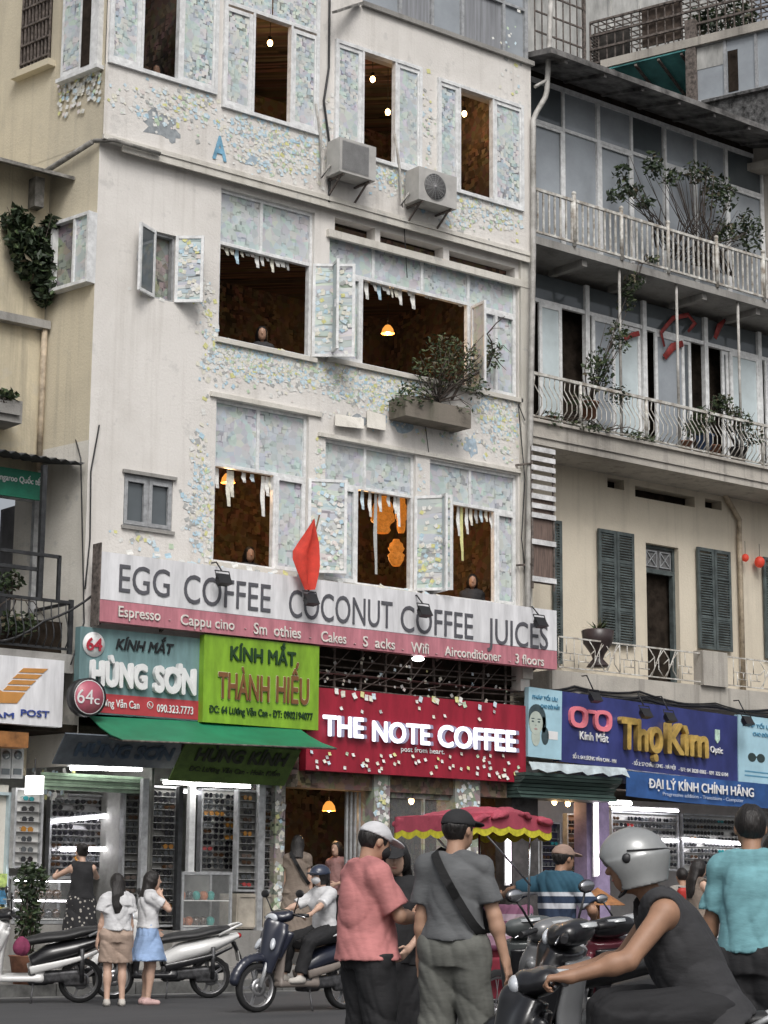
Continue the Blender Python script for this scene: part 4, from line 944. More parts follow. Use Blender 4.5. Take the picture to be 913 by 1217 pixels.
def poster(l, r, t, bt, label, kind):
    x0, z1 = fac(l, t, YK-.02); z0 = fz(l, bt, YK-.02); x1 = fx(r, (t+bt)/2+6, YK-.02)
    p = thing('poster', label, 'poster', (x0, YK-.02, z0)); W_, H_ = x1-x0, z1-z0; y = YK-.02
    MB().box(x0, x1, y, y+.1, z0, z1).build('panel', mat('pale_blue_poster', (.40,.62,.72), .4, var=.12, scale=1.2), p)
    lt = mat('blue_letter', (.10,.28,.42), .5, var=.05)
    if kind == 'face':
        cx, cz = x0+W_*.22, z0+H_*.52
        def disc(name, cx, cz, rx, rz, m, k, dk_=.0):
            n = 22; MB().prism([(max(x0+.003, cx+rx*math.cos(2*math.pi*i/n)), cz+rz*math.sin(2*math.pi*i/n)) for i in range(n)], y-.004*k, y-.004*k+.003).build(name, m, p)
        hair = mat('printed_hair', (.05,.08,.09), .6, var=.2); skin = mat('printed_skin', (.46,.52,.46), .6, var=.08)
        disc('hair_print', cx+.02, cz+.05, W_*.27, H_*.20, hair, 1); disc('hair_print', cx+W_*.28, cz-H_*.20, W_*.11, H_*.13, hair, 1); disc('hair_print', cx+W_*.24, cz-H_*.04, W_*.07, H_*.12, hair, 1)
        disc('neck_print', cx, cz-H_*.22, W_*.13, H_*.14, skin, 2); disc('face_print', cx-.005, cz-H_*.03, W_*.20, H_*.17, skin, 3)
        for s_ in (-1, 1): disc('eye_print', cx-.01+s_*W_*.09, cz-H_*.01, W_*.035, H_*.010, hair, 4); disc('brow_print', cx-.01+s_*W_*.09, cz+H_*.03, W_*.05, H_*.006, hair, 4)
        disc('mouth_print', cx-.01, cz-H_*.115, W_*.05, H_*.012, mat('printed_lip', (.40,.25,.24), .6, var=0), 4); disc('nose_print', cx-.01, cz-H_*.06, W_*.025, H_*.008, mat('printed_shade', (.32,.38,.34), .6, var=0), 4)
        MB().box(x0+W_*.58, x0+W_*.88, y-.004, y-.001, z0+H_*.28, z0+H_*.40).build('label_print', M_wtext, p)
    else:
        M_ = mat('printed_frame', (.03,.05,.05), .5, var=.1)
        for s_ in (0, 1):
            b = MB(); n = 16; c0, cz = x0+W_*(.33+s_*.22), z0+H_*.40
            o_ = [(c0+W_*.10*math.cos(2*math.pi*i/n), cz+H_*.065*math.sin(2*math.pi*i/n)) for i in range(n)]; b.prism(o_, y-.005, y-.001); b.build('lens_print', M_, p)
        MB().box(x0+W_*.42, x0+W_*.47, y-.006, y-.001, z0+H_*.40, z0+H_*.42).build('bridge_print', M_, p)
        for f_ in (.18, .12): MB().box(x0+W_*.15, x0+W_*.75, y-.004, y-.001, z0+H_*f_, z0+H_*(f_+.02)).build('text_line_print', lt, p)
    text('PHÁP TỐI ƯU', 'lettering', lt, p, x0+W_*.1, z0+H_*.84, H_*.05, y-.006, width=W_*.75, bold=.02, depth=.004)
    text('CHO ĐÔI MẮT', 'lettering', lt, p, x0+W_*.35, z0+H_*.72, H_*.05, y-.006, width=W_*.58, bold=.02, depth=.004)
    p.rotation_euler[1] = rad(1.6)
poster(627, 667, 816, 899, 'pale blue lens poster with a dark haired portrait beside the navy board', 'face')
poster(876, 925, 849, 931, 'pale blue lens poster with dark spectacles at the end of the navy board', 'spec')
for px, py, lab in ((708, 829, 'black floodlight above the pink spectacles'), (768, 848, 'black floodlight above the small letters of the gold name'), (797, 853, 'black floodlight above the tall gold letter'), (889, 857, 'black floodlight over the spectacles poster')):
    floodlight(px, py, YK-.35, lab, 'floodlights of the navy board', .1)
# ---- blue banner
bx0, bz1 = fac(744, 916, YK-.2); bx1 = fx(925, 960, YK-.2); bz0 = fz(744, 946, YK-.2)
bn = thing('banner', 'blue lettered cloth banner stretched under the navy eyewear board', 'banner', (bx0, YK-.2, bz0))
n = 24; vs = []
for i in range(n+1):
    x = bx0+(bx1-bx0)*i/n
    for z in (bz1, (bz0+bz1)/2, bz0): vs.append((x, YK-.2+.012*math.sin(i*.9)+.01*math.sin(i*2.3+z), z-.03*math.sin(math.pi*i/n)*(z < bz1-.01)))
fs = [(i*3+j, i*3+j+1, i*3+j+4, i*3+j+3) for i in range(n) for j in range(2)]
b = MB(); b.add(vs, fs, 0, True); b.add([(q[0],q[1]+.008,q[2]) for q in vs], fs, 0, True)
b.build('cloth', mat('blue_cloth', (.03,.10,.30), .6, var=.25, scale=1.5), bn)
def btext(s_, f0, f1, g0, g1, m, bold): text(s_, 'lettering', m, bn, bx0+(bx1-bx0)*f0, bz0+(bz1-bz0)*g0, (bz1-bz0)*(g1-g0), YK-.235, width=(bx1-bx0)*(f1-f0), bold=bold, depth=.006)
btext('ĐẠI LÝ KÍNH CHÍNH HÃNG', .13, .82, .40, .76, M_wtext, .018); btext('Progressive addition - Transitions - Computer', .22, .75, .14, .28, mat('pale_letter', (.45,.5,.6), .5, var=0), .0)
bn.rotation_euler[1] = rad(1.2)
# ---- post office board
YP = -.15
pq = (-4.0, fx(75,830,YP), fz(40,862,YP), fz(40,782,YP))
ps = thing('shop_sign', 'white post office board with an orange winged emblem and blue letters', 'sign', (pq[1]-1, YP, pq[2]))
board(ps, pq, YP, .18, M_whiteboard)
M_or = mat('orange_print', (.55,.26,.07), .5, var=.1); M_bl = mat('blue_print', (.04,.07,.28), .5, var=.05)
def fpoly(pts, m, name):
    MB().prism([fac(x, y, YP-.004) for x, y in pts], YP-.010, YP-.002).build(name, m, ps)
for pts in (((28,794),(57,795),(51,800),(22,799)), ((21,801),(50,802),(44,807),(15,806)), ((15,808),(43,809),(37,814),(9,813)), ((9,815),(36,816),(31,821),(4,820)), ((-14,812),(3,822),(30,823),(20,836),(-20,835),(-34,815)),): fpoly(pts, M_or, 'emblem')
words_at(ps, YP, [('VIETNAM', -60, 16, 848.5, 842), ('POST', 24, 58, 850.5, 843)], M_bl, .02, .006)

# ================================================================== AWNINGS
pa = [Vector((fx(106,850,-.2), -.2, fz(106,851,-.2))), Vector((fx(352,863,-.2), -.2, fz(352,863,-.2)))]
ya = -1.25; pf = [Vector((fx(146,879,ya), ya, fz(146,879,ya))), Vector((fx(400,889,ya), ya, fz(400,889,ya)))]
b = MB(); n = 20; vs = []
for i in range(n+1):
    f = i/n
    for g in (0, .33, .66, 1): p = (pa[0].lerp(pa[1], f)).lerp(pf[0].lerp(pf[1], f), g); p.z -= .05*math.sin(math.pi*g)*(1+.3*math.sin(f*12)); vs.append(tuple(p))
fs = [(i*4+j, i*4+j+1, i*4+j+5, i*4+j+4) for i in range(n) for j in range(3)]
aw = thing('awning', 'green canvas awning stretched over the two eyewear shops', 'awning', (3, -.6, pf[0].z))
b.add(vs, fs, 0, True); b.add([(q[0],q[1],q[2]-.012) for q in vs], fs, 0, True); b.build('canvas', mat('green_canvas', (.015,.20,.10), .55, var=.15, scale=2, trans=.0), aw)
b = MB(); b.tube([tuple(pf[0]-Vector((0,0,.012))), tuple(pf[1]-Vector((0,0,.012)))], .014, 6)
for f in (.02, .5, .98): b.tube([tuple(pf[0].lerp(pf[1], f)-Vector((0,0,.02))), tuple(pa[0].lerp(pa[1], f)-Vector((0,0,.25)))], .012, 6)
b.build('frame', M_rust, aw)
def slanted(l, r, t, bt, label, m, txt, tm):
    y0, y1 = -.75, -.28
    tl = Vector((fx(l[0],t[0],y0), y0, fz(l[0],t[0],y0))); tr = Vector((fx(r[0],t[1],y0), y0, fz(r[0],t[1],y0))); bl = Vector((fx(l[1],bt[0],y1), y1, fz(l[1],bt[0],y1))); br = Vector((fx(r[1],bt[1],y1), y1, fz(r[1],bt[1],y1)))
    s = thing('name_panel', label, 'sign', tuple((bl+br)/2)); b = MB(); nn = (tr-tl).cross(bl-tl).normalized()*.02
    if nn.y < 0: nn = -nn
    b.hexa([tl,tr,br,bl], [tl+nn,tr+nn,br+nn,bl+nn]); b.build('panel', m, s)
    ux = (tr-tl).normalized(); h = (tl-bl); 
    for s_, f0, f1, g, gh, bo in txt:
        o0 = bl.lerp(br, f0)+h*g-nn*.6; wd = (br-bl).length*(f1-f0); up = h.normalized(); no = -nn.normalized()
        Mx = Matrix(((ux.x,no.x,up.x,o0.x),(ux.y,no.y,up.y,o0.y),(ux.z,no.z,up.z,o0.z),(0,0,0,1)))
        # text() hands over points as x, -depth, z
        text(s_, 'lettering', tm, s, 0, 0, h.length*gh, 0, width=wd, bold=bo, depth=.004, rot=Mx @ Matrix.Scale(-1, 4, (0,1,0)))
    return s
slanted((78,62), (216,214), (872,880), (908,914), 'dim blue grey name panel in the shade under the green awning', mat('dim_slate_panel', (.10,.12,.14), .7, var=.2), [('HÙNG SƠN', .12, .88, .35, .38, .05)], mat('navy_letter', (.03,.06,.10), .6, var=.1))
slanted((222,200), (358,338), (882,892), (928,934), 'dim green name panel in the shade under the green awning', mat('dim_green_panel', (.09,.16,.03), .7, var=.2), [('HÙNG KÍNH', .12, .9, .58, .30, .04), ('ĐC: Lương Văn Can - Hoàn Kiếm', .12, .9, .30, .12, .01)], mat('dark_letter', (.02,.03,.015), .6, var=.1))
# dark green rolled awning over the cream house shop
gq = rect(620, 735, 917, 947, -.35); gb = thing('rolled_awning', 'dark green ribbed rolled awning under the portrait poster', 'awning', ((gq[0]+gq[1])/2, -.35, gq[2]))
b = MB(); n = 7; prof = [(gq[2]+(gq[3]-gq[2])*i/n, -.35+.1*math.sin(i*.7)) for i in range(n+1)]
for i in range(n): b.hexa([(gq[0],prof[i][1]-.02*(i%2),prof[i][0]),(gq[1],prof[i][1]-.02*(i%2),prof[i][0]),(gq[1],.3,prof[i][0]),(gq[0],.3,prof[i][0])], [(gq[0],prof[i+1][1],prof[i+1][0]-.01),(gq[1],prof[i+1][1],prof[i+1][0]-.01),(gq[1],.3,prof[i+1][0]-.01),(gq[0],.3,prof[i+1][0]-.01)])
b.build('ribbed_cover', mat('dark_green_cover', (.05,.085,.075), .6, var=.3, scale=2, stretch=(.5,1,6)), gb)
b = MB(); n = 14; vs = []
for i in range(n+1):
    x = gq[0]+.1+(gq[1]-gq[0]-.0)*i/n; vs += [(x,-.42,gq[3]+.16), (x,-.5+.03*math.sin(i*1.7),gq[3]+.02+.03*math.sin(i*2.1))]
b.add(vs, [(2*i,2*i+1,2*i+3,2*i+2) for i in range(n)], 0, True); b.add([(v[0],v[1]+.01,v[2]) for v in vs], [(2*i,2*i+1,2*i+3,2*i+2) for i in range(n)], 0, True)
b.build('torn_sheet', mat('pale_torn_sheet', (.45,.52,.55), .7, var=.25, scale=4), gb)
# ================================================================== GROUND FLOOR SHOPS
FL = .48
ZC = 3.45
def lamp_light(name, loc, e, col, parent, r=.05):
    l = bpy.data.lights.new(name, 'POINT'); l.energy = e; l.color = col; l.shadow_soft_size = r
    o = bpy.data.objects.new(name, l); COL.objects.link(o); o.parent = parent; o.location = wm(parent).inverted() @ Vector(loc); return o
E_tube = emis('tube_light', (1, .97, .95), 22.0); E_tube2 = emis('shelf_tube', (.98, .95, 1.0), 15.0); E_pink = emis('pinkish_tube', (1, .86, .98), 5.0); E_warm = emis('warm_bulb', (1, .58, .22), 12.0)
XA, XB_, XC, XD = -2.55, .98, 3.12, 8.0           # left shop | right eyewear shop | coffee shop | end
def room(name, label, x0, x1, fl, ce, y0, y1, wm_, fm=None, cat='shop'):
    r = thing(name, label, cat, ((x0+x1)/2, y0, .15))
    b = MB(); b.add([(x0,y1,fl),(x1,y1,fl),(x1,y1,ce),(x0,y1,ce)], [(0,1,2,3)]); b.add([(x0,y0,fl),(x0,y1,fl),(x0,y1,ce),(x0,y0,ce)], [(0,1,2,3)]); b.add([(x1,y0,fl),(x1,y1,fl),(x1,y1,ce),(x1,y0,ce)], [(0,1,2,3)]); b.build('wall', wm_, r)
    MB().box(x0, x1, y0, y1+.02, .12, fl).build('floor', fm or M_conc, r)
    MB().box(x0, x1, y0, y1+.02, ce, ce+.1).build('ceiling', M_dark, r)
    return r
M_shopwall = mat('shop_panel', (.33,.33,.31), .7, var=.15)
s1 = room('eyewear_shop', 'open fronted eyewear shop with lit racks under the dim blue name panel', XA, XB_-.02, FL, ZC, .02, 2.3, M_shopwall)
s2 = room('eyewear_shop', 'open fronted eyewear shop under the lime green board', XB_+.02, XC-.03, FL, ZC, .02, 1.9, M_shopwall)
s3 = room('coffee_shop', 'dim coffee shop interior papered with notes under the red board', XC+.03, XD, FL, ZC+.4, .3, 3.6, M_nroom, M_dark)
s4 = room('eyewear_shop', 'bright eyewear shop with white display wall under the navy board', XD+.18, 18.0, .32, 3.15, .6, 3.2, mat('white_shop_wall', (.55,.54,.55), .6, var=.08))
# plinths and steps
b = MB(); b.box(XA-3, XC-.4, -.22, .02, .15, FL-.005); b.box(XA-3, XC-.4, -.50, -.22, .15, .31); b.box(XC-.4, XD, -.25, .3, .15, .31); b.box(XC-.4, XD, .0, .3, .31, FL-.005); b.box(XD, 18, .2, .6, .15, .315)
single('shop_step', b, M_conc, 'worn concrete plinth and step running along the shop fronts', 'step')
b = MB(); b.box(fx(205,1100,-.24), fx(328,1115,-.24), -.26, .4, FL-.2, fz(290,1106,-.26)); single('case_plinth', b, M_conc, 'rough concrete base under the unlit glass case and beige boards', 'plinth'); b = MB(); b.box(fx(10,1100,-.2), fx(100,1100,-.2), -.14, .5, FL-.2, fz(20,1099,-.14)); single('case_plinth', b, M_conc, 'rough concrete base under the lit glass case of the corner shop', 'plinth')
# dark void above shops behind the boards
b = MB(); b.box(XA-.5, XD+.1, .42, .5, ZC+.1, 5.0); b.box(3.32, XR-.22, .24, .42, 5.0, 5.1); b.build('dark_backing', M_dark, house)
b = MB()
random.seed(3)
for i in range(5): z = 4.42+i*.11; b.tube([(XC+.5,.1+.05*(i%2),z+random.uniform(-.03,.03)),(5.5,.08,z-.05),(XD,.12,z+random.uniform(-.04,.04))], .012, 5)
for i in range(9): x = XC+.6+i*.5; b.bar((x,.12,4.35),(x+random.uniform(-.05,.05),.12,5.0), .03)
[b.tube([(XC+.6+i*.31,.0,4.38+.1*(i%3)),(XC+.9+i*.31,-.03,4.62-.08*(i%2)),(XC+1.3+i*.31,.02,4.95)], .008, 4) for i in range(11)]; single('wire_lattice', b, M_rust, 'dark lattice of rails and wires in the gap above the red board', 'lattice')
# pillars papered with notes
def pillar(l, r, label, y0=-.12, top=3.4, m=None):
    x0, x1 = fx(l, 1030, y0), fx(r, 1030, y0); b = MB(); b.box(x0, x1, y0, .4, FL-.17, top); b.box(x0-.015, x1+.015, y0-.015, .41, FL-.17, FL-.02)
    return single('pillar', b, m or M_npillar, label, 'pillar')
pillar(326, 338, 'narrow papered pillar between the lime board shop and the coffee doorway', -.2)
pillar(444, 463, 'papered pillar between the dark coffee doorway and the coffee window', -.05)
pillar(541, 571, 'wide papered pillar at the end of the coffee window', -.05)
pillar(609, 640, 'dark bare pillar between the coffee shop and the white lit shop', .0, m=mat('dark_pillar', (.06,.055,.055), .8, var=.3))
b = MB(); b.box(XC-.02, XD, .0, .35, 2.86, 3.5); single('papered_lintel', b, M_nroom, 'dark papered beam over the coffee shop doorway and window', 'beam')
# coffee window
b = MB(); x0, x1 = fx(464, 1000, .1), fx(541, 1010, .1); b.box(x0, x1, .08, .2, FL, 1.35); b.box(x0, x1, .08, .14, 2.78, 2.86); b.box((x0+x1)/2-.02, (x0+x1)/2+.02, .08, .13, 1.35, 2.78)
cw = thing('shop_window', 'coffee shop window with papered sill between two papered pillars', 'window', ((x0+x1)/2, .1, FL)); b.build('frame', M_npillar, cw); MB().box(x0, x1, .1, .11, 1.35, 2.78).build('pane', M_clear, cw)
# bead strings and folded grille in doorway
b = MB()
for i in range(5): x = fx(412+i*5, 1000, .25); b.box(x-.02, x+.02, .24, .28, FL, 2.85)
single('folding_grille', b, M_alu, 'folded metal grille at the side of the dark coffee doorway', 'grille')
# lamps --------------------------------------------------------------
def pendant(loc, label, top, kind=0, e=6, group=None):
    t = thing('pendant_lamp', label, 'lamp', loc, 0, group); x, y, z = loc
    MB().tube([(x,y,z+.10),(x,y,top)], .006, 5).build('cord', M_black, t)
    if kind == 0:
        MB().ell((x,y,z), (.045,.045,.055)).build('bulb', E_warm, t); MB().lathe([(.03,.05),(.035,.11),(.0,.12)], (x,y,z), n=10).build('socket', M_black, t)
    else:
        MB().lathe([(.11,-.05),(.09,.03),(.045,.09),(.02,.10)], (x,y,z), n=14).build('shade', mat('amber_shade', (.5,.2,.04), .6, var=.3, scale=20, emit=(1,.38,.07), estr=.9), t); MB().ell((x,y,z-.02), (.035,.035,.045)).build('bulb', E_warm, t)
    if e: lamp_light('lamp_glow', (x,y-.02,z-.12), e*(1.5 if kind == 0 else 3.5), (1,.62,.3), t)
    return t
def win_lamp(px, py, Y, label, top, **k): x, z = fac(px, py, Y); return pendant((x, Y, z), label, top, **k)
win_lamp(206, 8, 1.0, 'warm bulb at the top of the corner opening on the uppermost storey', 17.3); win_lamp(201, 62, 1.2, 'warm bulb low in the corner opening above the head of a man', 17.3)
win_lamp(321, 51, 1.0, 'warm bulb in the second opening of the uppermost storey', 15.3); win_lamp(443, 94, .9, 'warm bulb high in the third opening of the uppermost storey', 15.3); win_lamp(461, 133, 1.3, 'warm bulb at the edge of the third opening of the uppermost storey', 15.3)
win_lamp(552, 135, .9, 'warm bulb at the side of the last opening on the uppermost storey', 15.3); win_lamp(575, 130, 1.6, 'small warm bulb deep in the last opening of the uppermost storey', 15.3)
win_lamp(461, 393, 1.2, 'amber shaded lamp inside the wide opening of the third storey', 11.7, kind=1, e=8)
M_amber = mat('amber_cloth_glow', (.42,.19,.04), .8, var=.8, scale=11, emit=(1,.31,.04), estr=.30)
def lit_cloth_glow(px, py, Y, rx, rz, label, sd):  # glowing body added in place of lamp-lit cloth, not a lantern
    x, z = fac(px, py, Y); t = thing('lit_cloth_glow', label, 'lamp', (x, Y, z-rz)); r = random.Random(sd); b = MB(); pr = []
    for i in range(13): f = i/12; pr.append((rx*math.sin(math.pi*(.08+.84*f))**.6*r.uniform(.75,1.15), z-rz+2*rz*f))
    b.lathe([(p, h) for p, h in pr], (x, Y, 0), n=11); b.build('shade', M_amber, t); MB().tube([(x,Y,z+rz*.9),(x,Y,8.85)], .006, 4).build('cord', M_black, t); lamp_light('lamp_glow', (x, Y+.6, z-.1), 16, (1,.55,.2), t)  # the cord and the unseen point light behind are added with the glow
lit_cloth_glow(455, 612, .75, .19, .30, 'tall crumpled amber glow added for lamp-lit cloth in the middle opening above the long board', 2); lit_cloth_glow(471, 657, .85, .13, .22, 'lower amber glow added for lamp-lit cloth in the middle opening above the long board', 5); lit_cloth_glow(477, 612, 1.0, .10, .30, 'slim amber glow added for lamp-lit cloth at the side of the middle opening above the long board', 6)
win_lamp(271, 570, .8, 'amber shaded lamp inside the first opening above the long board', 8.88, kind=1, e=4)
win_lamp(391, 960, .9, 'amber shaded lamp hanging in the dark coffee doorway', 3.8, kind=1, e=5); win_lamp(489, 952, .8, 'small warm bulb behind the coffee shop window', 3.8, e=3)
# the lit cloth in the middle opening is the added amber glow shapes above
# tubes
def tube_lamp(l, r, py, Y, label, group, dy=0.0, m=None, pw=.022, e=0):
    x0, z0 = fac(l, py, Y); x1 = fx(r, py+dy, Y); z1 = fz(r, py+dy, Y)
    t = thing('tube_light', label, 'lamp', ((x0+x1)/2, Y, min(z0, z1)), 0, group)
    MB().tube([(x0,Y,z0),(x1,Y,z1)], pw, 8).build('tube', m or E_tube, t)
    b = MB(); b.bar((x0-.03,Y+.03,z0+.035),(x1+.03,Y+.03,z1+.035), .05, .03); b.build('fitting', M_upvc, t)
    return t
GT = 'tube lights of the shops'
tube_lamp(84, 168, 913, -.05, 'white tube light under the dim blue name panel', GT, 2); tube_lamp(195, 224, 930, -.1, 'short white tube light beside the long one under the dim green panel', GT, 1); tube_lamp(226, 297, 932, -.1, 'long white tube light under the dim green name panel', GT, 3)
tube_lamp(62, 140, 977, 1.2, 'upper shelf tube light in the rack of the corner eyewear shop', GT, -8, E_tube2, .018); tube_lamp(72, 138, 1010, 1.2, 'middle shelf tube light in the rack of the corner eyewear shop', GT, 0, E_tube2, .018)
tube_lamp(217, 240, 941, .5, 'short tube light behind the white post of the lime board shop', GT, 2, E_tube2, .014)
tube_lamp(718, 750, 953, .75, 'thick tube light over the entrance of the white lit shop', GT, 2, E_tube, .03)
def vtube(px, t, bt, Y, label, m): 
    x, z1 = fac(px, t, Y); z0 = fz(px, bt, Y); o = thing('tube_light', label, 'lamp', (x, Y, z0), 0, GT); MB().tube([(x,Y,z0),(x,Y,z1)], .032, 8).build('tube', m, o); MB().box(x-.05, x+.05, Y+.03, Y+.06, z0-.03, z1+.03).build('fitting', M_upvc, o)
vtube(709, 950, 1040, .15, 'upright pinkish tube light at the entrance of the white lit shop', E_pink); vtube(605, 990, 1050, -.1, 'upright pinkish tube light beside the pink cart canopy', E_pink); vtube(897, 965, 1000, .15, 'upright white tube light at the far end of the white display wall', E_pink)
x, z = fac(41, 933, -.1); t = thing('lantern', 'glowing white box lantern at the edge of the corner eyewear shop', 'lamp', (x, -.1, z-.12)); MB().box(x-.09, x+.09, -.19, -.01, z-.12, z+.12).build('shade', emis('white_lantern', (1,.98,.95), 3.0), t); MB().tube([(x,-.1,z+.12),(x,-.1,z+.35)], .01, 5).build('cord', M_black, t)
x, z = fac(497, 783, -.2); t = thing('ceiling_lamp', 'small lit white lamp under the long white board', 'lamp', (x, -.2, z)); MB().ell((x,-.2,z), (.10,.10,.04)).build('diffuser', emis('white_lamp', (1,.95,.95), 5.0), t); MB().tube([(x,-.2,z+.03),(x,-.2,z+.12)], .012, 5).build('stem', M_black, t)
for px, py, lab in ((659, 953, 'warm round bulb in the doorway of the white lit shop'), (675, 955, 'second warm bulb further inside the doorway of the white lit shop')):
    x, z = fac(px, py, .9); pendant((x,.9,z), lab, 3.1, e=5)
# roller shutter box of corner shop
q = rect(52, 171, 917, 938, .0); b = MB()
for i in range(5): z0 = q[2]+(q[3]-q[2])*i/5; b.box(q[0], q[1], .0-.02*(i%2), .08, z0, z0+(q[3]-q[2])/5-.006)
single('roller_shutter', b, mat('pale_green_shutter', (.20,.28,.20), .6, var=.2), 'pale green roller shutter box over the corner eyewear shop', 'shutter')
# posts
def post(l, r, t, bt, Y, m, label, d=.08):
    x0, x1 = fx(l, (t+bt)/2, Y), fx(r, (t+bt)/2, Y); b = MB(); b.box(x0, x1, Y, Y+d, fz(l, bt, Y), fz(l, t, Y)); b.box(x0-.01, x1+.01, Y-.01, Y+d+.01, fz(l, bt, Y)-.02, fz(l, bt, Y)+.03); return single('shop_post', b, m, label, 'post')
post(168, 175, 925, 1105, -.15, M_alu, 'pale metal post between the two eyewear shops'); post(211, 216, 935, 1108, -.2, M_iron, 'dark thin post at the side of the lime board shop case'); post(225, 232, 932, 1038, .1, M_upvc, 'white post standing above the glass case of the lime board shop'); post(307, 313, 932, 1105, -.18, M_alu, 'grey metal post between the two narrow racks')
# ---- sunglasses
M_lens = [mat('lens_%s' % n, c, .12, var=0, spec=.8) for n, c in (('black', (.012,.012,.015)), ('brown', (.05,.025,.012)), ('grey', (.06,.065,.07)), ('teal', (.02,.20,.22)), ('amber', (.35,.16,.03)), ('red', (.3,.03,.03)))]
def glasses_mesh(m, k):
    b = MB(); w = .062
    for s in (-1, 1):
        o = [(s*.036+.030*math.cos(a)*(1.05 if k else .95), .023*math.sin(a)*(1 if k else 1.25)) for a in [2*math.pi*i/8+.39 for i in range(8)]]
        b.prism(o, -.004, .004)
    b.box(-.012, .012, -.003, .003, .004, .010)
    for s in (-1, 1): b.box(s*.067-.002, s*.067+.002, .0, .06, .008, .014)
    return b
GL = []
for k, m in enumerate(M_lens):
    o = glasses_mesh(m, k % 2).build('sunglasses', m); GL.append(o.data); bpy.data.objects.remove(o)
NG = [0]; REST = MB(); LIM = 296
def put_glasses(spots, label, group, seed, sc=1.25, weights=(12,3,6,.4,.5,.2)):
    rnd = random.Random(seed)
    for (x, y, z) in spots:
        k = rnd.choices(range(6), weights)[0]
        if NG[0] < LIM:
            o = bpy.data.objects.new('sunglasses', GL[k]); COL.objects.link(o); o.location = (x+rnd.uniform(-.008,.008), y, z+rnd.uniform(-.006,.006)); o.rotation_euler = (rnd.uniform(-.1,.1), rnd.uniform(-.06,.06), rnd.uniform(-.25,.25)); o.scale = (sc,)*3
            tag(o, label, 'sunglasses', group); NG[0] += 1
        else:
            me = GL[k]; n0 = len(REST.v); REST.v += [(v.co.x*sc+x, v.co.y*sc+y, v.co.z*sc+z) for v in me.vertices]
            for p in me.polygons: REST.f.append([i+n0 for i in p.vertices]); REST.m.append(k); REST.sm.append(False)
def rack(l, r, t, bt, Y, label, glabel, group, m, dx=.185, dz=.098, seed=1, cnt=True, frame=None, skip=.06, sc=1.25, weights=(12,3,6,.4,.5,.2)):
    q = rect(l, r, t, bt, Y); rk = thing('display_rack', label, 'rack', ((q[0]+q[1])/2, Y, q[2]))
    MB().box(q[0], q[1], Y+.06, Y+.09, q[2], q[3]).build('back_panel', m, rk)
    b = MB(); frame_rect(b, q[0]-.02, q[1]+.02, q[2]-.02, q[3]+.02, Y-.01, Y+.10, .03); b.build('frame', frame or M_alu, rk)
    nr = max(1, int((q[3]-q[2]-.06)/dz)); ncol = max(1, int((q[1]-q[0]-.04)/dx)); rnd = random.Random(seed); sp = []
    b = MB()
    for i in range(nr):
        z = q[2]+.05+(q[3]-q[2]-.08)*(i+.35)/nr; b.box(q[0]+.02, q[1]-.02, Y+.0, Y+.058, z-.042, z-.034)
        for j in range(ncol):
            if rnd.random() > skip: sp.append((q[0]+.02+(q[1]-q[0]-.04)*(j+.5)/ncol, Y+.02, z))
    b.build('shelf', mat('thin_shelf', (.30,.30,.30), .5, var=.1), rk)
    put_glasses(sp, glabel, group, seed, sc, weights); return rk
M_pw = mat('white_panel', (.55,.55,.53), .6, var=.1); M_pg = mat('grey_panel_dim', (.17,.17,.16), .7, var=.2); M_pm = mat('mirror_panel', (.45,.45,.46), .3, var=.2)
col = (6,4,3,3,3,2)
rack(18, 49, 938, 1030, .05, 'white lit panel rack at the edge of the corner eyewear shop', 'pair of sunglasses on the white lit panel rack beside the lantern', 'sunglasses on the white panel rack', M_pw, seed=1, dz=.13, dx=.2, sc=1.4, weights=(8,3,3,1.5,1.5,.5))
rack(283, 306, 940, 1058, -.1, 'narrow rack of many coloured sunglasses beside the grey post', 'pair of sunglasses on the narrow many coloured rack by the grey post', 'sunglasses on the many coloured rack', M_pg, seed=2, dx=.15, dz=.10, weights=(8,3,4,1.5,2,1))
rack(314, 325, 935, 1058, -.1, 'slim dark rack next to the narrow papered pillar', 'pair of sunglasses on the slim dark rack by the papered pillar', 'sunglasses on the slim rack', M_pg, seed=3, dx=.13, dz=.10)
rack(240, 282, 938, 1036, .35, 'wide white lattice rack behind the white post', 'pair of sunglasses on the wide rack behind the white post', 'sunglasses on the wide rack', M_pw, seed=4, dx=.15, dz=.085)
rack(178, 209, 935, 1100, .1, 'tall dark rack of sunglasses at the side of the pale post', 'pair of sunglasses on the tall dark rack near the pale post', 'sunglasses on the tall dark rack', M_pg, seed=5, dx=.155, dz=.09)
rack(147, 167, 940, 1090, .25, 'dark rack beside the pale post in the corner eyewear shop', 'pair of sunglasses on the dark rack beside the pale post', 'sunglasses on the dark rack', M_pg, seed=7, dx=.155, dz=.09)
rack(60, 143, 944, 1042, 1.35, 'mirrored back wall rack of the corner eyewear shop', 'pair of sunglasses on the mirrored back wall rack', 'sunglasses on the mirrored rack', M_pm, seed=6, dx=.165, dz=.09)
rack(728, 806, 965, 1032, 1.2, 'white back wall rack with rows of spectacles in the bright shop', 'pair of spectacles on the white back wall rack', 'spectacles on the white wall rack', M_pw, seed=8, dx=.17, dz=.105)
rack(812, 895, 968, 1045, 1.2, 'second white back wall rack of spectacles in the bright shop', 'pair of spectacles on the second white wall rack', 'spectacles on the second white rack', M_pw, seed=9, dx=.17, dz=.105)
rack(644, 666, 978, 1050, .5, 'dark rotating rack of blue lenses in the warm doorway', 'pair of sunglasses on the dark rack in the warm doorway', 'sunglasses in the warm doorway', mat('dark_blue_panel', (.03,.03,.07), .5), seed=10, dx=.15, dz=.11)
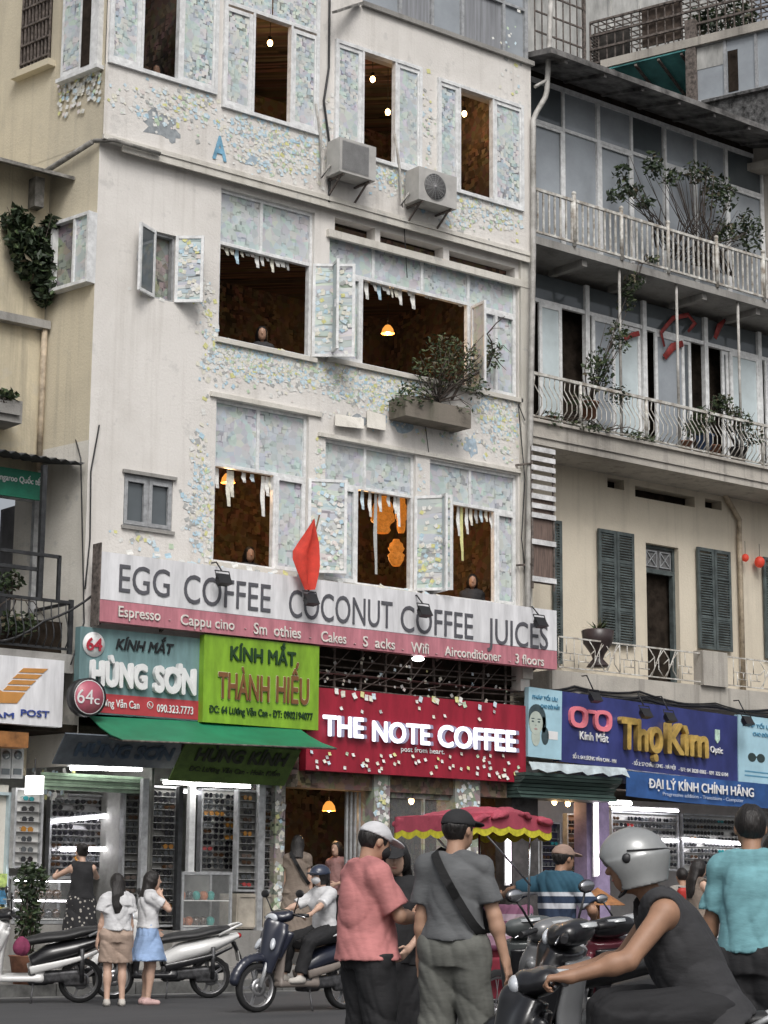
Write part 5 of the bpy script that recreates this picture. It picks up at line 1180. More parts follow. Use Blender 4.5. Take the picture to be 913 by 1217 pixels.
rack(675, 695, 968, 1050, 1.3, 'wooden shelf of spectacles inside the warm doorway', 'pair of spectacles on the wooden shelf in the warm doorway', 'spectacles in the warm doorway', M_wood, seed=11, dx=.17, dz=.14)
rack(612, 640, 1000, 1050, .2, 'low dark rack of white frames behind the pink cart', 'pair of frames on the low dark rack behind the pink cart', 'frames behind the pink cart', mat('black_panel', (.02,.02,.02), .6), seed=12, dx=.16, dz=.11)
tube_lamp(728, 806, 996, 1.0, 'shelf tube light across the white back wall rack', GT, 4, E_tube2, .02); tube_lamp(728, 806, 961, 1.0, 'upper shelf tube light above the white back wall rack', GT, 3, E_tube2, .02); tube_lamp(812, 893, 998, 1.0, 'shelf tube light across the second white wall rack', GT, 6, E_tube2, .02)
o = REST.build('sunglasses_rows', M_lens); tag(o, 'rows of further spectacles and sunglasses on the shop racks', 'eyewear', kind='stuff')
# ---- glass display cases
def case(l, r, t, bt, Y, d, label, lit=True, nsh=2):
    q = rect(l, r, t, bt, Y); c = thing('display_case', label, 'display case', ((q[0]+q[1])/2, Y, q[2])); b = MB()
    for x in (q[0], q[1]-.035):
        for y in (Y, Y+d-.035): b.box(x, x+.035, y, y+.035, q[2], q[3])
    for z in (q[2], q[3]-.035): b.box(q[0]+.035, q[1]-.035, Y+.001, Y+.03, z, z+.035); b.box(q[0]+.035, q[1]-.035, Y+d-.03, Y+d-.001, z, z+.035)
    b.build('frame', M_alu, c)
    MB().box(q[0]+.03, q[1]-.03, Y+.01, Y+.016, q[2]+.03, q[3]-.03).build('glass_front', M_clear, c); MB().box(q[0], q[1], Y, Y+d, q[3]+.001, q[3]+.012).build('glass_top', M_clear, c)
    MB().box(q[0]+.02, q[1]-.02, Y+d-.02, Y+d-.01, q[2]+.03, q[3]-.03).build('back', M_pg, c)
    for i in range(nsh):
        z = q[2]+.05+(q[3]-q[2]-.1)*i/nsh; s = MB().box(q[0]+.03, q[1]-.03, Y+.03, Y+d-.03, z, z+.015).build('shelf', M_pw, c)
        if lit: MB().tube([(q[0]+.06,Y+.06,z-.012+(q[3]-q[2]-.1)/nsh),(q[1]-.06,Y+.06,z-.012+(q[3]-q[2]-.1)/nsh)], .010, 6).build('tube', E_tube2, s)
    b = MB(); rnd = random.Random(l)
    return q
def fill(q, Y, d, n, group, label, cols, seed):
    rnd = random.Random(seed)
    for i in range(n):
        z = q[2]+.066+(q[3]-q[2]-.1)*(i%2)/2; x = q[0]+.12+(q[1]-q[0]-.24)*(i//2+.5)/(n/2); b = MB(); w = rnd.uniform(.05,.08)
        b.lathe([(.0,0),(w*.7,0),(w,.05),(w*.95,.09),(w*.5,.12),(0,.125)], (0,0,0), n=10); o = b.build('eyewear_case', cols[rnd.randrange(len(cols))]); o.location = (x, Y+d*.5, z); tag(o, label, 'case', group)
c1 = case(14, 92, 1041, 1098, -.1, .5, 'lit glass display case at the front of the corner eyewear shop'); c2 = case(216, 276, 1036, 1106, -.22, .55, 'glass display case of the lime board shop behind the white scooter', False)
ccols = [M_lens[0], mat('teal_box', (.02,.25,.22), .4), mat('blue_box', (.05,.10,.2), .4), M_lens[1], mat('orange_box', (.35,.12,.05), .5)]
fill(c1, -.1, .5, 12, 'cases in the corner shop display', 'small round case inside the lit display case of the corner shop', ccols[:1]+ccols[3:4], 2); fill(c2, -.22, .55, 10, 'cases in the lime board shop display', 'small coloured round case inside the unlit glass display case', ccols, 3)
# beige boards under the narrow racks
for l, r, lab in ((281, 306, 'beige cupboard board under the many coloured rack'), (313, 325, 'slim beige cupboard board under the slim dark rack')):
    q = rect(l, r, 1062, 1104, -.12); b = MB(); b.box(q[0], q[1], -.12, .3, q[2], q[3]); frame_rect(b, q[0]+.02, q[1]-.02, q[2]+.02, q[3]-.02, -.135, -.121, .03); single('cupboard', b, mat('beige_board', (.42,.38,.32), .7, var=.2, scale=3), lab, 'cupboard')
# brown light box, meters and side stall beside the corner shop
q = rect(-40, 34, 866, 880, -.1); b = MB(); b.box(q[0], q[1], -.1, .9, q[2]-.05, q[3]); single('brown_canopy', b, mat('orange_brown_panel', (.30,.13,.04), .6, var=.3), 'orange brown canopy panel under the post office board', 'canopy')
for l, r, lab in ((1, 13, 'grey meter box next to the building edge under the brown canopy'), (14, 28, 'grey meter box nearer to the lantern under the brown canopy')):
    q = rect(l, r, 885, 925, .2); t = thing('meter_box', lab, 'meter', ((q[0]+q[1])/2, .2, q[2])); MB().box(q[0], q[1], .2, .35, q[2], q[3]).build('box', mat('grey_meter', (.32,.33,.33), .5, var=.2), t); b = MB(); cx, cz = (q[0]+q[1])/2, q[2]+(q[3]-q[2])*.7; b.lathe([(0,-.01),(.06,-.01),(.06,0)], (cx,.2,cz), 'Y', 14); b.box(cx-.06, cx+.06, .19, .2, q[2]+.05, q[2]+.13); b.build('dial', M_glassd, t)
q = rect(-40, 14, 930, 1075, .15); t = thing('side_stall', 'pale stall front with coloured goods at the photo edge beside the white panel rack', 'stall', (q[1]-1, .15, .4)); MB().box(q[0]-2, q[1], .3, .4, .4, q[3]).build('wall', M_wnote, t)
for i, c in enumerate(((.45,.05,.05), (.4,.35,.05), (.05,.2,.35), (.3,.4,.1))): MB().box(q[1]-.32+.02*i, q[1]-.02, .2, .29, .7+i*.22, .88+i*.22).build('goods', mat('goods_%s' % ('red','yellow','blue','green')[i], c, .5, var=.4, scale=12), t)
b = MB(); frame_rect(b, q[1]-.5, q[1]+.01, .4, q[3]-.1, .22, .3, .04); b.build('frame', mat('pale_blue_frame', (.45,.55,.58), .5), t)
# lilac pier at the bright shop entrance
q = rect(700, 727, 950, 1050, .25); b = MB(); b.box(q[0], q[1], .3, .6, .3, 3.1); single('entrance_pier', b, mat('lilac_pier', (.30,.24,.38), .6, var=.15), 'lilac pier behind the upright tube light of the bright shop', 'pier')
# ================================================================== BODIES AND SHELLS from distance fields
class Sdf:
    def __init__(s, lo, hi, cell):
        s.lo = np.array(lo, float); s.c = cell; s.n = np.ceil((np.array(hi)-s.lo)/cell).astype(int)+1
        s.D = np.full(s.n, 9.0, np.float32); s.ax = [s.lo[i]+cell*np.arange(s.n[i]) for i in range(3)]
    def blk(s, lo, hi):
        a = np.clip(np.floor((np.array(lo)-s.lo)/s.c).astype(int), 0, s.n); b = np.clip(np.ceil((np.array(hi)-s.lo)/s.c).astype(int)+1, 0, s.n)
        sl = tuple(slice(a[i], b[i]) for i in range(3)); return sl, s.ax[0][sl[0]][:,None,None], s.ax[1][sl[1]][None,:,None], s.ax[2][sl[2]][None,None,:]
    def put(s, sl, d, k, op='u'):
        o = s.D[sl]
        if op == 's': d = -d; s.D[sl] = np.maximum(o, d); return
        if k <= 0: s.D[sl] = np.minimum(o, d); return
        h = np.clip(.5+.5*(o-d)/k, 0, 1); s.D[sl] = o*(1-h)+d*h-k*h*(1-h)
    def cone(s, a, b, ra, rb=None, k=.02, cap=False, op='u'):
        rb = ra if rb is None else rb; a = np.array(a, float); b = np.array(b, float); m = max(ra, rb)+k+2*s.c
        sl, X, Y, Z = s.blk(np.minimum(a, b)-m, np.maximum(a, b)+m); d = b-a; L2 = max(1e-9, d@d)
        t0 = ((X-a[0])*d[0]+(Y-a[1])*d[1]+(Z-a[2])*d[2])/L2; t = np.clip(t0, 0, 1)
        q = np.sqrt((X-a[0]-t*d[0])**2+(Y-a[1]-t*d[1])**2+(Z-a[2]-t*d[2])**2)-(ra+(rb-ra)*t)
        if cap: L = math.sqrt(L2); q = np.maximum(q, np.maximum((t0-1)*L, -t0*L))
        s.put(sl, q, k, op)
    def ell(s, c, r, rot=None, k=.02, op='u'):
        c = np.array(c, float); r = np.array(r, float); m = r.max()+k+2*s.c; sl, X, Y, Z = s.blk(c-m, c+m); X = X-c[0]; Y = Y-c[1]; Z = Z-c[2]
        if rot is not None:
            R = np.array(rot.to_matrix().transposed() if isinstance(rot, Quaternion) else rot.transposed()); X, Y, Z = [R[i][0]*X+R[i][1]*Y+R[i][2]*Z for i in range(3)]
        q = (np.sqrt((X/r[0])**2+(Y/r[1])**2+(Z/r[2])**2)-1)*r.min(); s.put(sl, q, k, op)
    def rbox(s, c, h, r=.02, rot=None, k=.01, op='u'):
        c = np.array(c, float); h = np.array(h, float); m = np.linalg.norm(h)+r+k+2*s.c; sl, X, Y, Z = s.blk(c-m, c+m); X = X-c[0]; Y = Y-c[1]; Z = Z-c[2]
        if rot is not None:
            R = np.array(rot.to_matrix().transposed() if isinstance(rot, Quaternion) else rot.transposed()); X, Y, Z = [R[i][0]*X+R[i][1]*Y+R[i][2]*Z for i in range(3)]
        X, Y, Z = np.broadcast_arrays(np.abs(X)-h[0]+r, np.abs(Y)-h[1]+r, np.abs(Z)-h[2]+r)
        q = np.sqrt(np.maximum(X,0)**2+np.maximum(Y,0)**2+np.maximum(Z,0)**2)+np.minimum(np.maximum(X,np.maximum(Y,Z)),0)-r; s.put(sl, q, k, op)
    def loft(s, st, xd, k=.02, op='u'):
        """st: (centre, half width along xd, half depth) stations; flat ends"""
        P = np.array([q[0] for q in st], float); A = np.array([q[1] for q in st]); B = np.array([q[2] for q in st]); m = max(A.max(), B.max())+k+2*s.c
        sl, X, Y, Z = s.blk(P.min(0)-m, P.max(0)+m); xd = np.array(xd, float); u = P[-1]-P[0]; L = np.linalg.norm(u); u = u/L; ws = (P-P[0])@u; yd = np.cross(u, xd); yd /= np.linalg.norm(yd); xx = np.cross(yd, u)
        w = (X-P[0][0])*u[0]+(Y-P[0][1])*u[1]+(Z-P[0][2])*u[2]; off = P-P[0]-ws[:,None]*u; tt = np.linspace(0, L, 80)
        def ip(v):
            f = np.interp(tt, ws, v); g = np.pad(f, 5, mode='edge'); g = np.convolve(g, np.ones(11)/11, 'valid'); return np.interp(w, tt, g)
        p = (X-P[0][0])*xx[0]+(Y-P[0][1])*xx[1]+(Z-P[0][2])*xx[2]-ip(off@xx); q = (X-P[0][0])*yd[0]+(Y-P[0][1])*yd[1]+(Z-P[0][2])*yd[2]-ip(off@yd); ca, cb = ip(A), ip(B)
        best = np.maximum((np.sqrt((p/ca)**2+(q/cb)**2)-1)*np.minimum(ca, cb), np.maximum(w-L, -w))
        s.put(sl, best, k, op)
    def keep(s, p, n):
        X, Y, Z = s.ax[0][:,None,None], s.ax[1][None,:,None], s.ax[2][None,None,:]; s.D = np.maximum(s.D, ((X-p[0])*n[0]+(Y-p[1])*n[1]+(Z-p[2])*n[2]).astype(np.float32))
    def folds(s, amp, f=38, seed=0, zs=.5):
        X, Y, Z = s.ax[0][:,None,None], s.ax[1][None,:,None], s.ax[2][None,None,:]; r = random.Random(seed); o = 0
        for i in range(5):
            a = [r.uniform(-1,1) for _ in range(3)]; ph = r.uniform(0,6); ff = f*(.5+.35*i); w_ = np.sin((X*a[0]+Y*a[1])*ff+Z*a[2]*ff*zs+ph+1.5*np.sin(Z*9+X*7+i)); o = o+(w_ if i % 2 else 1.3-2.6*np.abs(w_)**.7)/(1+.5*i)
        s.D = (s.D+amp*o).astype(np.float32)
    def mesh(s, name, m):
        D = s.D; ins = D < 0; c8 = [(i,j,k) for i in (0,1) for j in (0,1) for k in (0,1)]; sh = [slice(0,-1), slice(1,None)]
        cnt = sum(ins[sh[i],sh[j],sh[k]].astype(np.int8) for i,j,k in c8); act = (cnt > 0) & (cnt < 8); idx = np.full(act.shape, -1, np.int64); cells = np.argwhere(act); idx[act] = np.arange(len(cells))
        if not len(cells): return bpy.data.meshes.new(name)
        acc = np.zeros((len(cells),3)); num = np.zeros(len(cells))
        for a in c8:
            for ax in range(3):
                if a[ax]: continue
                b = list(a); b[ax] = 1; va = D[cells[:,0]+a[0],cells[:,1]+a[1],cells[:,2]+a[2]]; vb = D[cells[:,0]+b[0],cells[:,1]+b[1],cells[:,2]+b[2]]
                cr = (va < 0) != (vb < 0); t = np.where(cr, va/np.where(cr, va-vb, 1), 0); p = np.tile(np.array(a, float), (len(cells),1)); p[:,ax] = t; acc += p*cr[:,None]; num += cr
        V = s.lo+(cells+acc/num[:,None])*s.c; F = []
        for ax in range(3):
            o1, o2 = [(1,2),(2,0),(0,1)][ax]; sa = [slice(None)]*3; sb = [slice(None)]*3; sa[ax] = slice(0,-1); sb[ax] = slice(1,None)
            ch = ins[tuple(sa)] != ins[tuple(sb)]; e = np.argwhere(ch); ok = (e[:,o1] > 0) & (e[:,o2] > 0) & (e[:,o1] < s.n[o1]-1) & (e[:,o2] < s.n[o2]-1); e = e[ok]; fl = ins[e[:,0],e[:,1],e[:,2]]
            q = []
            for da, db in ((0,0),(1,0),(1,1),(0,1)): g = e.copy(); g[:,o1] -= da; g[:,o2] -= db; q.append(idx[g[:,0],g[:,1],g[:,2]])
            q = np.stack(q, 1); q[~fl] = q[~fl][:,::-1]; F.append(q[(q >= 0).all(1)])
        F = np.concatenate(F); me = bpy.data.meshes.new(name); me.vertices.add(len(V)); me.vertices.foreach_set('co', V.ravel()); me.loops.add(F.size); me.loops.foreach_set('vertex_index', F.ravel().astype(np.int32))
        me.polygons.add(len(F)); me.polygons.foreach_set('loop_start', np.arange(0, F.size, 4, dtype=np.int32)); me.polygons.foreach_set('use_smooth', np.ones(len(F), bool)); me.update(calc_edges=True); me.validate(); me.materials.append(m); return me

def V3(*a): return np.array(a, float)
def nrm(v): return v/max(1e-9, np.linalg.norm(v))
def ik(a, t, l1, l2, pole):
    d = t-a; L = min(np.linalg.norm(d), (l1+l2)*.999); u = nrm(d); x = (l1*l1-l2*l2+L*L)/(2*L); h = math.sqrt(max(0, l1*l1-x*x)); p = pole-u*(pole@u); return a+u*x+nrm(p)*h, a+u*L
M_skin = mat('skin', (.42,.25,.17), .55, var=.08, scale=9); M_skind = mat('tanned_skin', (.34,.19,.12), .55, var=.10, scale=9); M_skinl = mat('fair_skin', (.55,.36,.27), .5, var=.07, scale=9)
M_hair = mat('black_hair', (.014,.011,.010), .5, var=.3, scale=40, bump=.5, bscale=90, stretch=(1,1,.15)); M_eye = mat('eye', (.03,.02,.02), .2, var=0); M_lip = mat('lip', (.35,.13,.11), .5, var=0)
def cloth(name, c, **k): return mat(name, c, k.pop('rough', .85), var=k.pop('var', .14), scale=k.pop('scale', 5), bump=k.pop('bump', .22), bscale=20, stretch=k.pop('stretch', (.7,.7,1.8)), **k)
M_sole = mat('pale_shoe', (.5,.47,.43), .7, var=.1); M_pinkshoe = mat('pink_shoe', (.6,.40,.38), .7, var=.15); M_dshoe = mat('dark_shoe', (.05,.045,.04), .6)

def person(label, pos, head, H=1.70, skin=None, hip=None, hipz=.93, lean=(0,0), twist=0, hands=((.24,.04,.80),(-.24,.04,.80)), feet=((.10,.0),(-.10,.0)), feetz=(0,0), look=(0,0), elbow=None, knee=None,
           top=None, sleeve=.55, tight=.014, hem=-.10, belly=0.0, bottom=None, bkind='trousers', blen=.9, bloose=.02, hair='short', hat=None, hatm=None, mask=None, shoes=None, cell=.0095, fem=False, handdir=None, curl=.35, collar=False, strap=None, group=None, ruffle=False, extras=None, bust=0.0, thumb=None, yaw=0):
    """a figure in model units of a 1.72 m person: +y ahead, +x its own right side; hands and feet are targets"""
    skin = skin or M_skin; P = V3(0, 0, hipz); la, ls = rad(lean[0]), rad(lean[1]); U = nrm(V3(math.sin(ls), math.sin(la), math.cos(la)*math.cos(ls)))
    tw = rad(twist); Rt = V3(math.cos(tw), math.sin(tw), 0); Rt = nrm(Rt-U*(Rt@U)); Fw = np.cross(U, Rt); sw = .140 if fem else .158; hw = .165 if fem else .158
    C = P+U*.50; N = P+U*.545; 
    pitch, yw = rad(look[0]), rad(look[1]+twist); Hd = V3(-math.sin(yw)*math.cos(pitch), math.cos(yw)*math.cos(pitch), math.sin(pitch)); HR = nrm(np.cross(Hd, V3(0,0,1))); HU = np.cross(HR, Hd)
    HC = N+U*.058+Fw*.015+Hd*.035+HU*.072
    hM = Matrix((HR, Hd, HU)).transposed()                # head frame
    def hp(x, y, z): return HC+HR*x+Hd*y+HU*z
    sh = [C+Rt*sw*s+U*(-.045) for s in (1,-1)]; hj = [P+Rt*.09*s for s in (1,-1)]; arms = []; legs = []
    for i, s in enumerate((1,-1)):
        pole = V3(s*.5, -1, -.3) if elbow is None else V3(*elbow[i]); arms.append(ik(sh[i], V3(*hands[i]), .285, .25, pole))
        pole = V3(s*.05, 1, 0) if knee is None else V3(*knee[i]); fx_, fy_ = feet[i]; legs.append(ik(hj[i], V3(fx_, fy_, .085+feetz[i]), .43, .42, pole))
    pts = [HC+HU*.2, HC-HU*.2, P]+sh+[a for q in arms for a in q]+[a for q in legs for a in q]; lo = np.min(pts, 0)-.30; hi = np.max(pts, 0)+.30
    st = [(P-U*.09, hw*.80, .09), (P-U*.02, hw, .115), (P+U*.14, hw*.84, .098+belly*.6), (P+U*.30, .150, .108+belly*.4), (P+U*.42, sw*.93, .108), (P+U*.505, sw*.62, .075)]
    def arm(S, i, gr, t1=1.0, cap=False):
        S.cone(sh[i], arms[i][0], .048*(.88 if fem else 1)+gr, .038+gr, k=.03)
    S = Sdf(lo, hi, cell); S.loft(st, Rt, k=.03)
    for i, s in enumerate((1,-1)):
        g = .86 if fem else 1.0
        S.cone(C+Rt*.07*s-U*.03, sh[i], .062*g, .056*g, k=.05); S.cone(sh[i], arms[i][0], .054*g, .041*g, k=.03); S.cone(arms[i][0], arms[i][1], .042*g, .027*g, k=.02); S.ell(arms[i][0]*.75+arms[i][1]*.25, (.044*g,)*3, k=.03)
        S.cone(hj[i], legs[i][0], .088, .056, k=.04); S.cone(legs[i][0], legs[i][1], .055, .036, k=.02); S.ell(legs[i][0]*.68+legs[i][1]*.32-V3(0,.012,0), (.054,.054,.10), k=.03)
        ft = legs[i][1]; fd = nrm(V3(math.sin(rad(-yaw)), 1, 0)); S.cone(ft-V3(0,.0,.03)-fd*.03, ft+fd*.13-V3(0,0,.055), .036, .026, k=.02)
    S.cone(N-U*.06, HC-HU*.06-Hd*.025, .056 if not fem else .047, .050 if not fem else .043, k=.03)
    S.ell(HC+HU*.015, (.076,.096,.108), hM, k=.01); S.ell(hp(0,.028,-.055), (.056,.062,.062), hM, k=.03)
    S.cone(hp(0,.092,.01), hp(0,.110,-.022), .009, .014, k=.012); S.ell(hp(.03,.082,.022), (.02,.012,.012), hM, k=.008, op='s') if cell < .01 else None; S.ell(hp(-.03,.082,.022), (.02,.012,.012), hM, k=.008, op='s') if cell < .01 else None
    for s in (1,-1): S.ell(hp(.079*s,-.005,-.005), (.012,.022,.032), hM, k=.006)
    # hands: palm, four unequal curled fingers, a thumb from the side of the palm
    for i, s in enumerate((1,-1)):
        w = arms[i][1]; d = nrm(w-arms[i][0]) if handdir is None or handdir[i] is None else nrm(V3(*handdir[i][0])); n = V3(-s, .15, 0) if handdir is None or handdir[i] is None else V3(*handdir[i][1]); n = nrm(n-d*(n@d)); tside = np.cross(d, n)*(1 if (np.cross(d, n)@V3(0,1,.4)) > 0 else -1)
        if thumb and thumb[i] is not None: tside = tside*np.sign(tside@V3(*thumb[i])) if abs(tside@V3(*thumb[i])) > .05 else tside
        S.cone(w, w+d*.03, .026, .026, k=.015)
        for o in (-.026,-.009,.009,.026): S.cone(w+d*.02+tside*o*.75, w+d*.085+tside*o, .0155, .0135, k=.010)
        cu = curl if not isinstance(curl, tuple) else curl[i]
        for o, L in ((.029,.070),(.0098,.080),(-.0098,.075),(-.029,.058)):
            b0 = w+d*.085+tside*o*1.05; a1 = cu; d1 = d*math.cos(a1)+n*math.sin(a1); b1 = b0+d1*L*.5; a2 = cu*2.3; d2 = d*math.cos(a2)+n*math.sin(a2); b2 = b1+d2*L*.32; a3 = cu*3.1; d3 = d*math.cos(a3)+n*math.sin(a3)
            S.cone(b0, b1, .0092, .0084, k=.004); S.cone(b1, b2, .0084, .0078, k=.003); S.cone(b2, b2+d3*L*.22, .0078, .0068, k=.003)
        t0 = w+d*.025+tside*.026; t1 = t0+nrm(d*.65+tside*.65+n*.3)*.042; S.cone(t0, t1, .0125, .0105, k=.008); S.cone(t1, t1+nrm(d*.9+tside*.15+n*.35)*.034, .010, .0085, k=.004)
    body = bpy.data.objects.new('person', S.mesh('person', skin)); COL.objects.link(body); tag(body, label, 'person', group)
    def child(name, S_, m): o = bpy.data.objects.new(name, S_.mesh(name, m)); COL.objects.link(o); o.parent = body; return o
    if top is not None:
        T = Sdf(lo, hi, cell); g = tight; hemz = P+U*hem
        wide = .045 if hem < -.02 else .012
        st2 = [(hemz, hw+g+wide, .122+g+belly*.6+wide*.4)]+[(P+U*o_, a_, b_) for o_, a_, b_ in ((.0, hw+g+.012, .122+g+belly*.7), (.14, hw*.88+g, .106+g+belly), (.30, .148+g, .110+g+belly*.6), (.42, sw*.94+g, .110+g), (.50, sw*.70+g, .080+g), (.535, .075+g, .062+g)) if o_ > hem+.03]
        T.loft(st2, Rt, k=.03)
        if bust:
            for s in (1,-1): T.ell(P+U*.34+Rt*.075*s+Fw*.085, (.07,.06,.07), k=.04)
        for i, s in enumerate((1,-1)):
            if sleeve > 0:
                T.cone(C+Rt*.07*s-U*.03, sh[i], .064+g, .056+g, k=.05)
                e = sh[i]+(arms[i][0]-sh[i])*min(1, sleeve); r2 = .054+g+.006*(sleeve < .9)
                T.cone(sh[i], e, .050+g*.8, r2*.94+(.03 if ruffle else 0), k=.03, cap=True); T.ell(sh[i], (.050+g*.8,)*3, k=.03)
                if sleeve > 1: e2 = arms[i][0]+(arms[i][1]-arms[i][0])*(sleeve-1); T.cone(arms[i][0], e2, .050+g, .040+g, k=.02, cap=True)
            else: T.cone(C+Rt*.06*s-U*.03, C+Rt*.115*s-U*.02, .064+g, .052+g, k=.04)
        if sleeve <= 0: T.cone(N+Fw*.05, N+U*.08, .085, .09, k=0, op='s'); [T.ell(sh[i]+Rt*.035*s, (.060,.085,.085), k=0, op='s') for i, s in enumerate((1,-1))]
        if ruffle: T.loft([(C-U*.12, sw+.08, .15), (C-U*.02, sw+.02, .12)], Rt, k=.02)
        T.keep(hemz, -U); T.folds(.0044 if not ruffle else .007, 30, seed=int(abs(pos[0])*100) % 97)
        if collar: T.cone(N-U*.045-Fw*.012, N+U*.002-Fw*.004, .080, .072, k=.005, cap=True)
        child('shirt', T, top)
    if bottom is not None:
        B = Sdf(lo, hi, cell); wb = P+U*.10; g = bloose
        B.loft([(P-U*.10, hw*.86+g, .102+g), (P-U*.02, hw+.008+g*.6, .118+g*.6), (wb, hw*.88+.012, .102+.012+belly*.6)], Rt, k=.02)
        if bkind == 'skirt':
            z1 = hipz-blen; fl = bloose*4; B.loft([(V3(P[0],P[1],max(.12, z1)), hw+.02+fl, .13+fl), (P-U*.02, hw+.032, .140), (P+U*.09, hw*.88+.022, .122)], Rt, k=.02)
            if blen > .5:
                pass
        else:
            for i in range(2):
                k_, a_ = legs[i]; f = blen*.85; L1 = .43
                if f <= L1: B.cone(hj[i], hj[i]+(k_-hj[i])*(f/L1), .096+g, .074+g*1.6, k=.03, cap=True); B.ell(hj[i], (.094+g,)*3, k=.03)
                else: B.cone(hj[i], k_, .094+g, .066+g, k=.03); B.cone(k_, k_+(a_-k_)*min(1.02, (f-L1)/.42), .064+g, .050+g, k=.03, cap=True)
        (B.keep if (knee is None) else (lambda *a: 0))(P+U*((hem+.025) if (top is not None and hem < .05) else .10), U); B.folds(.005 if bkind == 'skirt' and blen < .5 else .0048, 32, seed=5, zs=.25 if bkind == 'skirt' else .6); child('skirt' if bkind == 'skirt' else ('shorts' if blen < .7 else 'trousers'), B, bottom)
    if shoes is not None:
        fd = nrm(V3(math.sin(rad(-yaw)), 1, 0))
        for i in range(2):
            F = Sdf(legs[i][1]-.25, legs[i][1]+.25, cell); a = legs[i][1]; F.cone(a-V3(0,0,.045)-fd*.035, a+fd*.135-V3(0,0,.055), .046, .036, k=.02); F.cone(a-V3(0,0,.04), a+V3(0,0,-.01), .046, .043, k=.02); F.keep(a-V3(0,0,.085), V3(0,0,-1)); child('shoe', F, shoes)
    hl, hh = HC-.38, HC+.30
    if hair:
        G = Sdf(hl-V3(0,0,.35), hh, cell); G.ell(hp(0,-.012,.028), (.085,.102,.106), hM, k=.01)
        if hair in ('long', 'pony', 'bob'):
            G.ell(hp(0,-.02,0), (.092,.105,.12), hM, k=.02)
            if hair == 'long': G.loft([(N-U*.27-Fw*.125, .045, .018), (N-U*.19-Fw*.12, .085, .03), (N-U*.02-Fw*.095, .105, .04), (hp(0,-.06,0), .09, .06)], HR, k=.04)
            if hair == 'bob': G.loft([(N-U*.10-Fw*.085, .11, .05), (hp(0,-.04,-.02), .095, .08)], HR, k=.04)
            if hair == 'pony': G.cone(hp(0,-.11,.05), hp(0,-.14,-.14), .035, .02, k=.02)
        if hair == 'bun': G.ell(hp(0,-.10,.07), (.045,.045,.045), k=.02)
        G.ell(hp(0,.088,-.035), (.074,.085,.115), hM, k=0, op='s')
        if hair in ('short', 'bun'): G.keep(hp(0,0,-.055), -HU); [G.ell(hp(.085*s,.01,-.05), (.04,.05,.05), hM, k=0, op='s') for s in (1,-1)]
        if hat: G.keep(hp(0,0,.04 if hat != 'helmet' else -.03), HU)
        G.folds(.0015, 90, 3); child('hair', G, M_hair)
    if hat == 'cap' or hat == 'visor':
        G = Sdf(hl, hh, cell*.8); G.ell(hp(0,-.006,.035), (.092,.110,.092), hM, k=.01); G.keep(hp(0,0,.028), -HU-Hd*.12); G.ell(hp(0,.125,.038), (.075,.085,.013), Quaternion(HR, -.22).to_matrix() @ hM, k=.012); child('cap', G, hatm)
    if hat == 'helmet':
        G = Sdf(hl, hh, cell*.8); G.ell(hp(0,-.005,.035), (.128,.150,.128), hM, k=.01); G.loft([(hp(0,-.03,-.09), .118, .115), (hp(0,-.01,.03), .126, .145)], HR, k=.03); G.ell(hp(0,.15,-.055), (.105,.135,.095), hM, k=0, op='s'); G.cone(hp(0,.0,-.12), hp(0,0,-.05), .085, .09, k=0, op='s'); child('helmet', G, hatm); hm = body.children[-1] if body.children else body; tr_ = MB(); tr_.tube([tuple(hp(.131*math.cos(a), -.005+.152*math.sin(a), .062)) for a in [math.pi*(.92+1.16*i/24) for i in range(25)]], .0035, 5); tr_.build('helmet_band', M_black, body, local=True); [MB().ell(tuple(hp(.124*s,.035,.03)), (.012,.022,.022), 10, 6, rot=hM).build('visor_stud', M_black, body, local=True) for s in (1,-1)]; ch_ = MB(); ch_.tube([tuple(hp(.092,.02,-.07)), tuple(hp(.062,.055,-.115)), tuple(hp(0,.07,-.128)), tuple(hp(-.062,.055,-.115)), tuple(hp(-.092,.02,-.07))], .007, 5); ch_.build('chin_strap', M_black, body, local=True)
    if hat == 'halfhelmet':
        G = Sdf(hl, hh, cell*.8); G.ell(hp(0,-.005,.035), (.115,.138,.112), hM, k=.01); G.keep(hp(0,0,.02), -HU-Hd*.1+V3(0,0,0)); G.ell(hp(0,.12,.035), (.09,.06,.014), hM, k=.01); child('helmet', G, hatm)
    if mask:
        G = Sdf(hl, hh, cell*.8); G.ell(hp(0,.05,-.045), (.064,.070,.056), hM, k=.01); G.keep(hp(0,.03,0), -Hd); child('face_mask', G, mask)
    if cell < .011:
        for s in (1,-1):
            b = MB(); b.ell(tuple(hp(.031*s,.083,.022)), (.013,.008,.006), 8, 6, rot=hM); b.build('eye', M_eye, body, local=True)
        if not mask: b = MB(); b.ell(tuple(hp(0,.090,-.058)), (.022,.008,.006), 10, 6, rot=hM); b.build('lips', M_lip, body, local=True)
    if strap:
        b = MB(); n = 18; pts_ = []
        for i in range(n+1):
            a = 2*math.pi*i/n; sn = math.sin(a); q = P+U*(.32+.240*math.cos(a)) + Rt*(strap*(.045-.145*math.cos(a))) - Fw*(.152+belly*.6+tight*.6)*math.copysign(abs(sn)**.55, sn); pts_.append(q)
        vs = []; 
        for q in pts_: vs += [tuple(q+(Rt*strap*.75+U*.65)*.026), tuple(q-(Rt*strap*.75+U*.65)*.026)]
        b.add(vs, [(2*i,2*i+1,2*i+3,2*i+2) for i in range(n)], 0, True); k0 = len(b.v); b.add([tuple(np.array(v)*1.0+np.array([0,0,.004])) for v in vs], [(2*i,2*i+1,2*i+3,2*i+2) for i in range(n)], 0, True); b.build('strap', cloth('black_strap', (.015,.015,.016)), body, local=True)
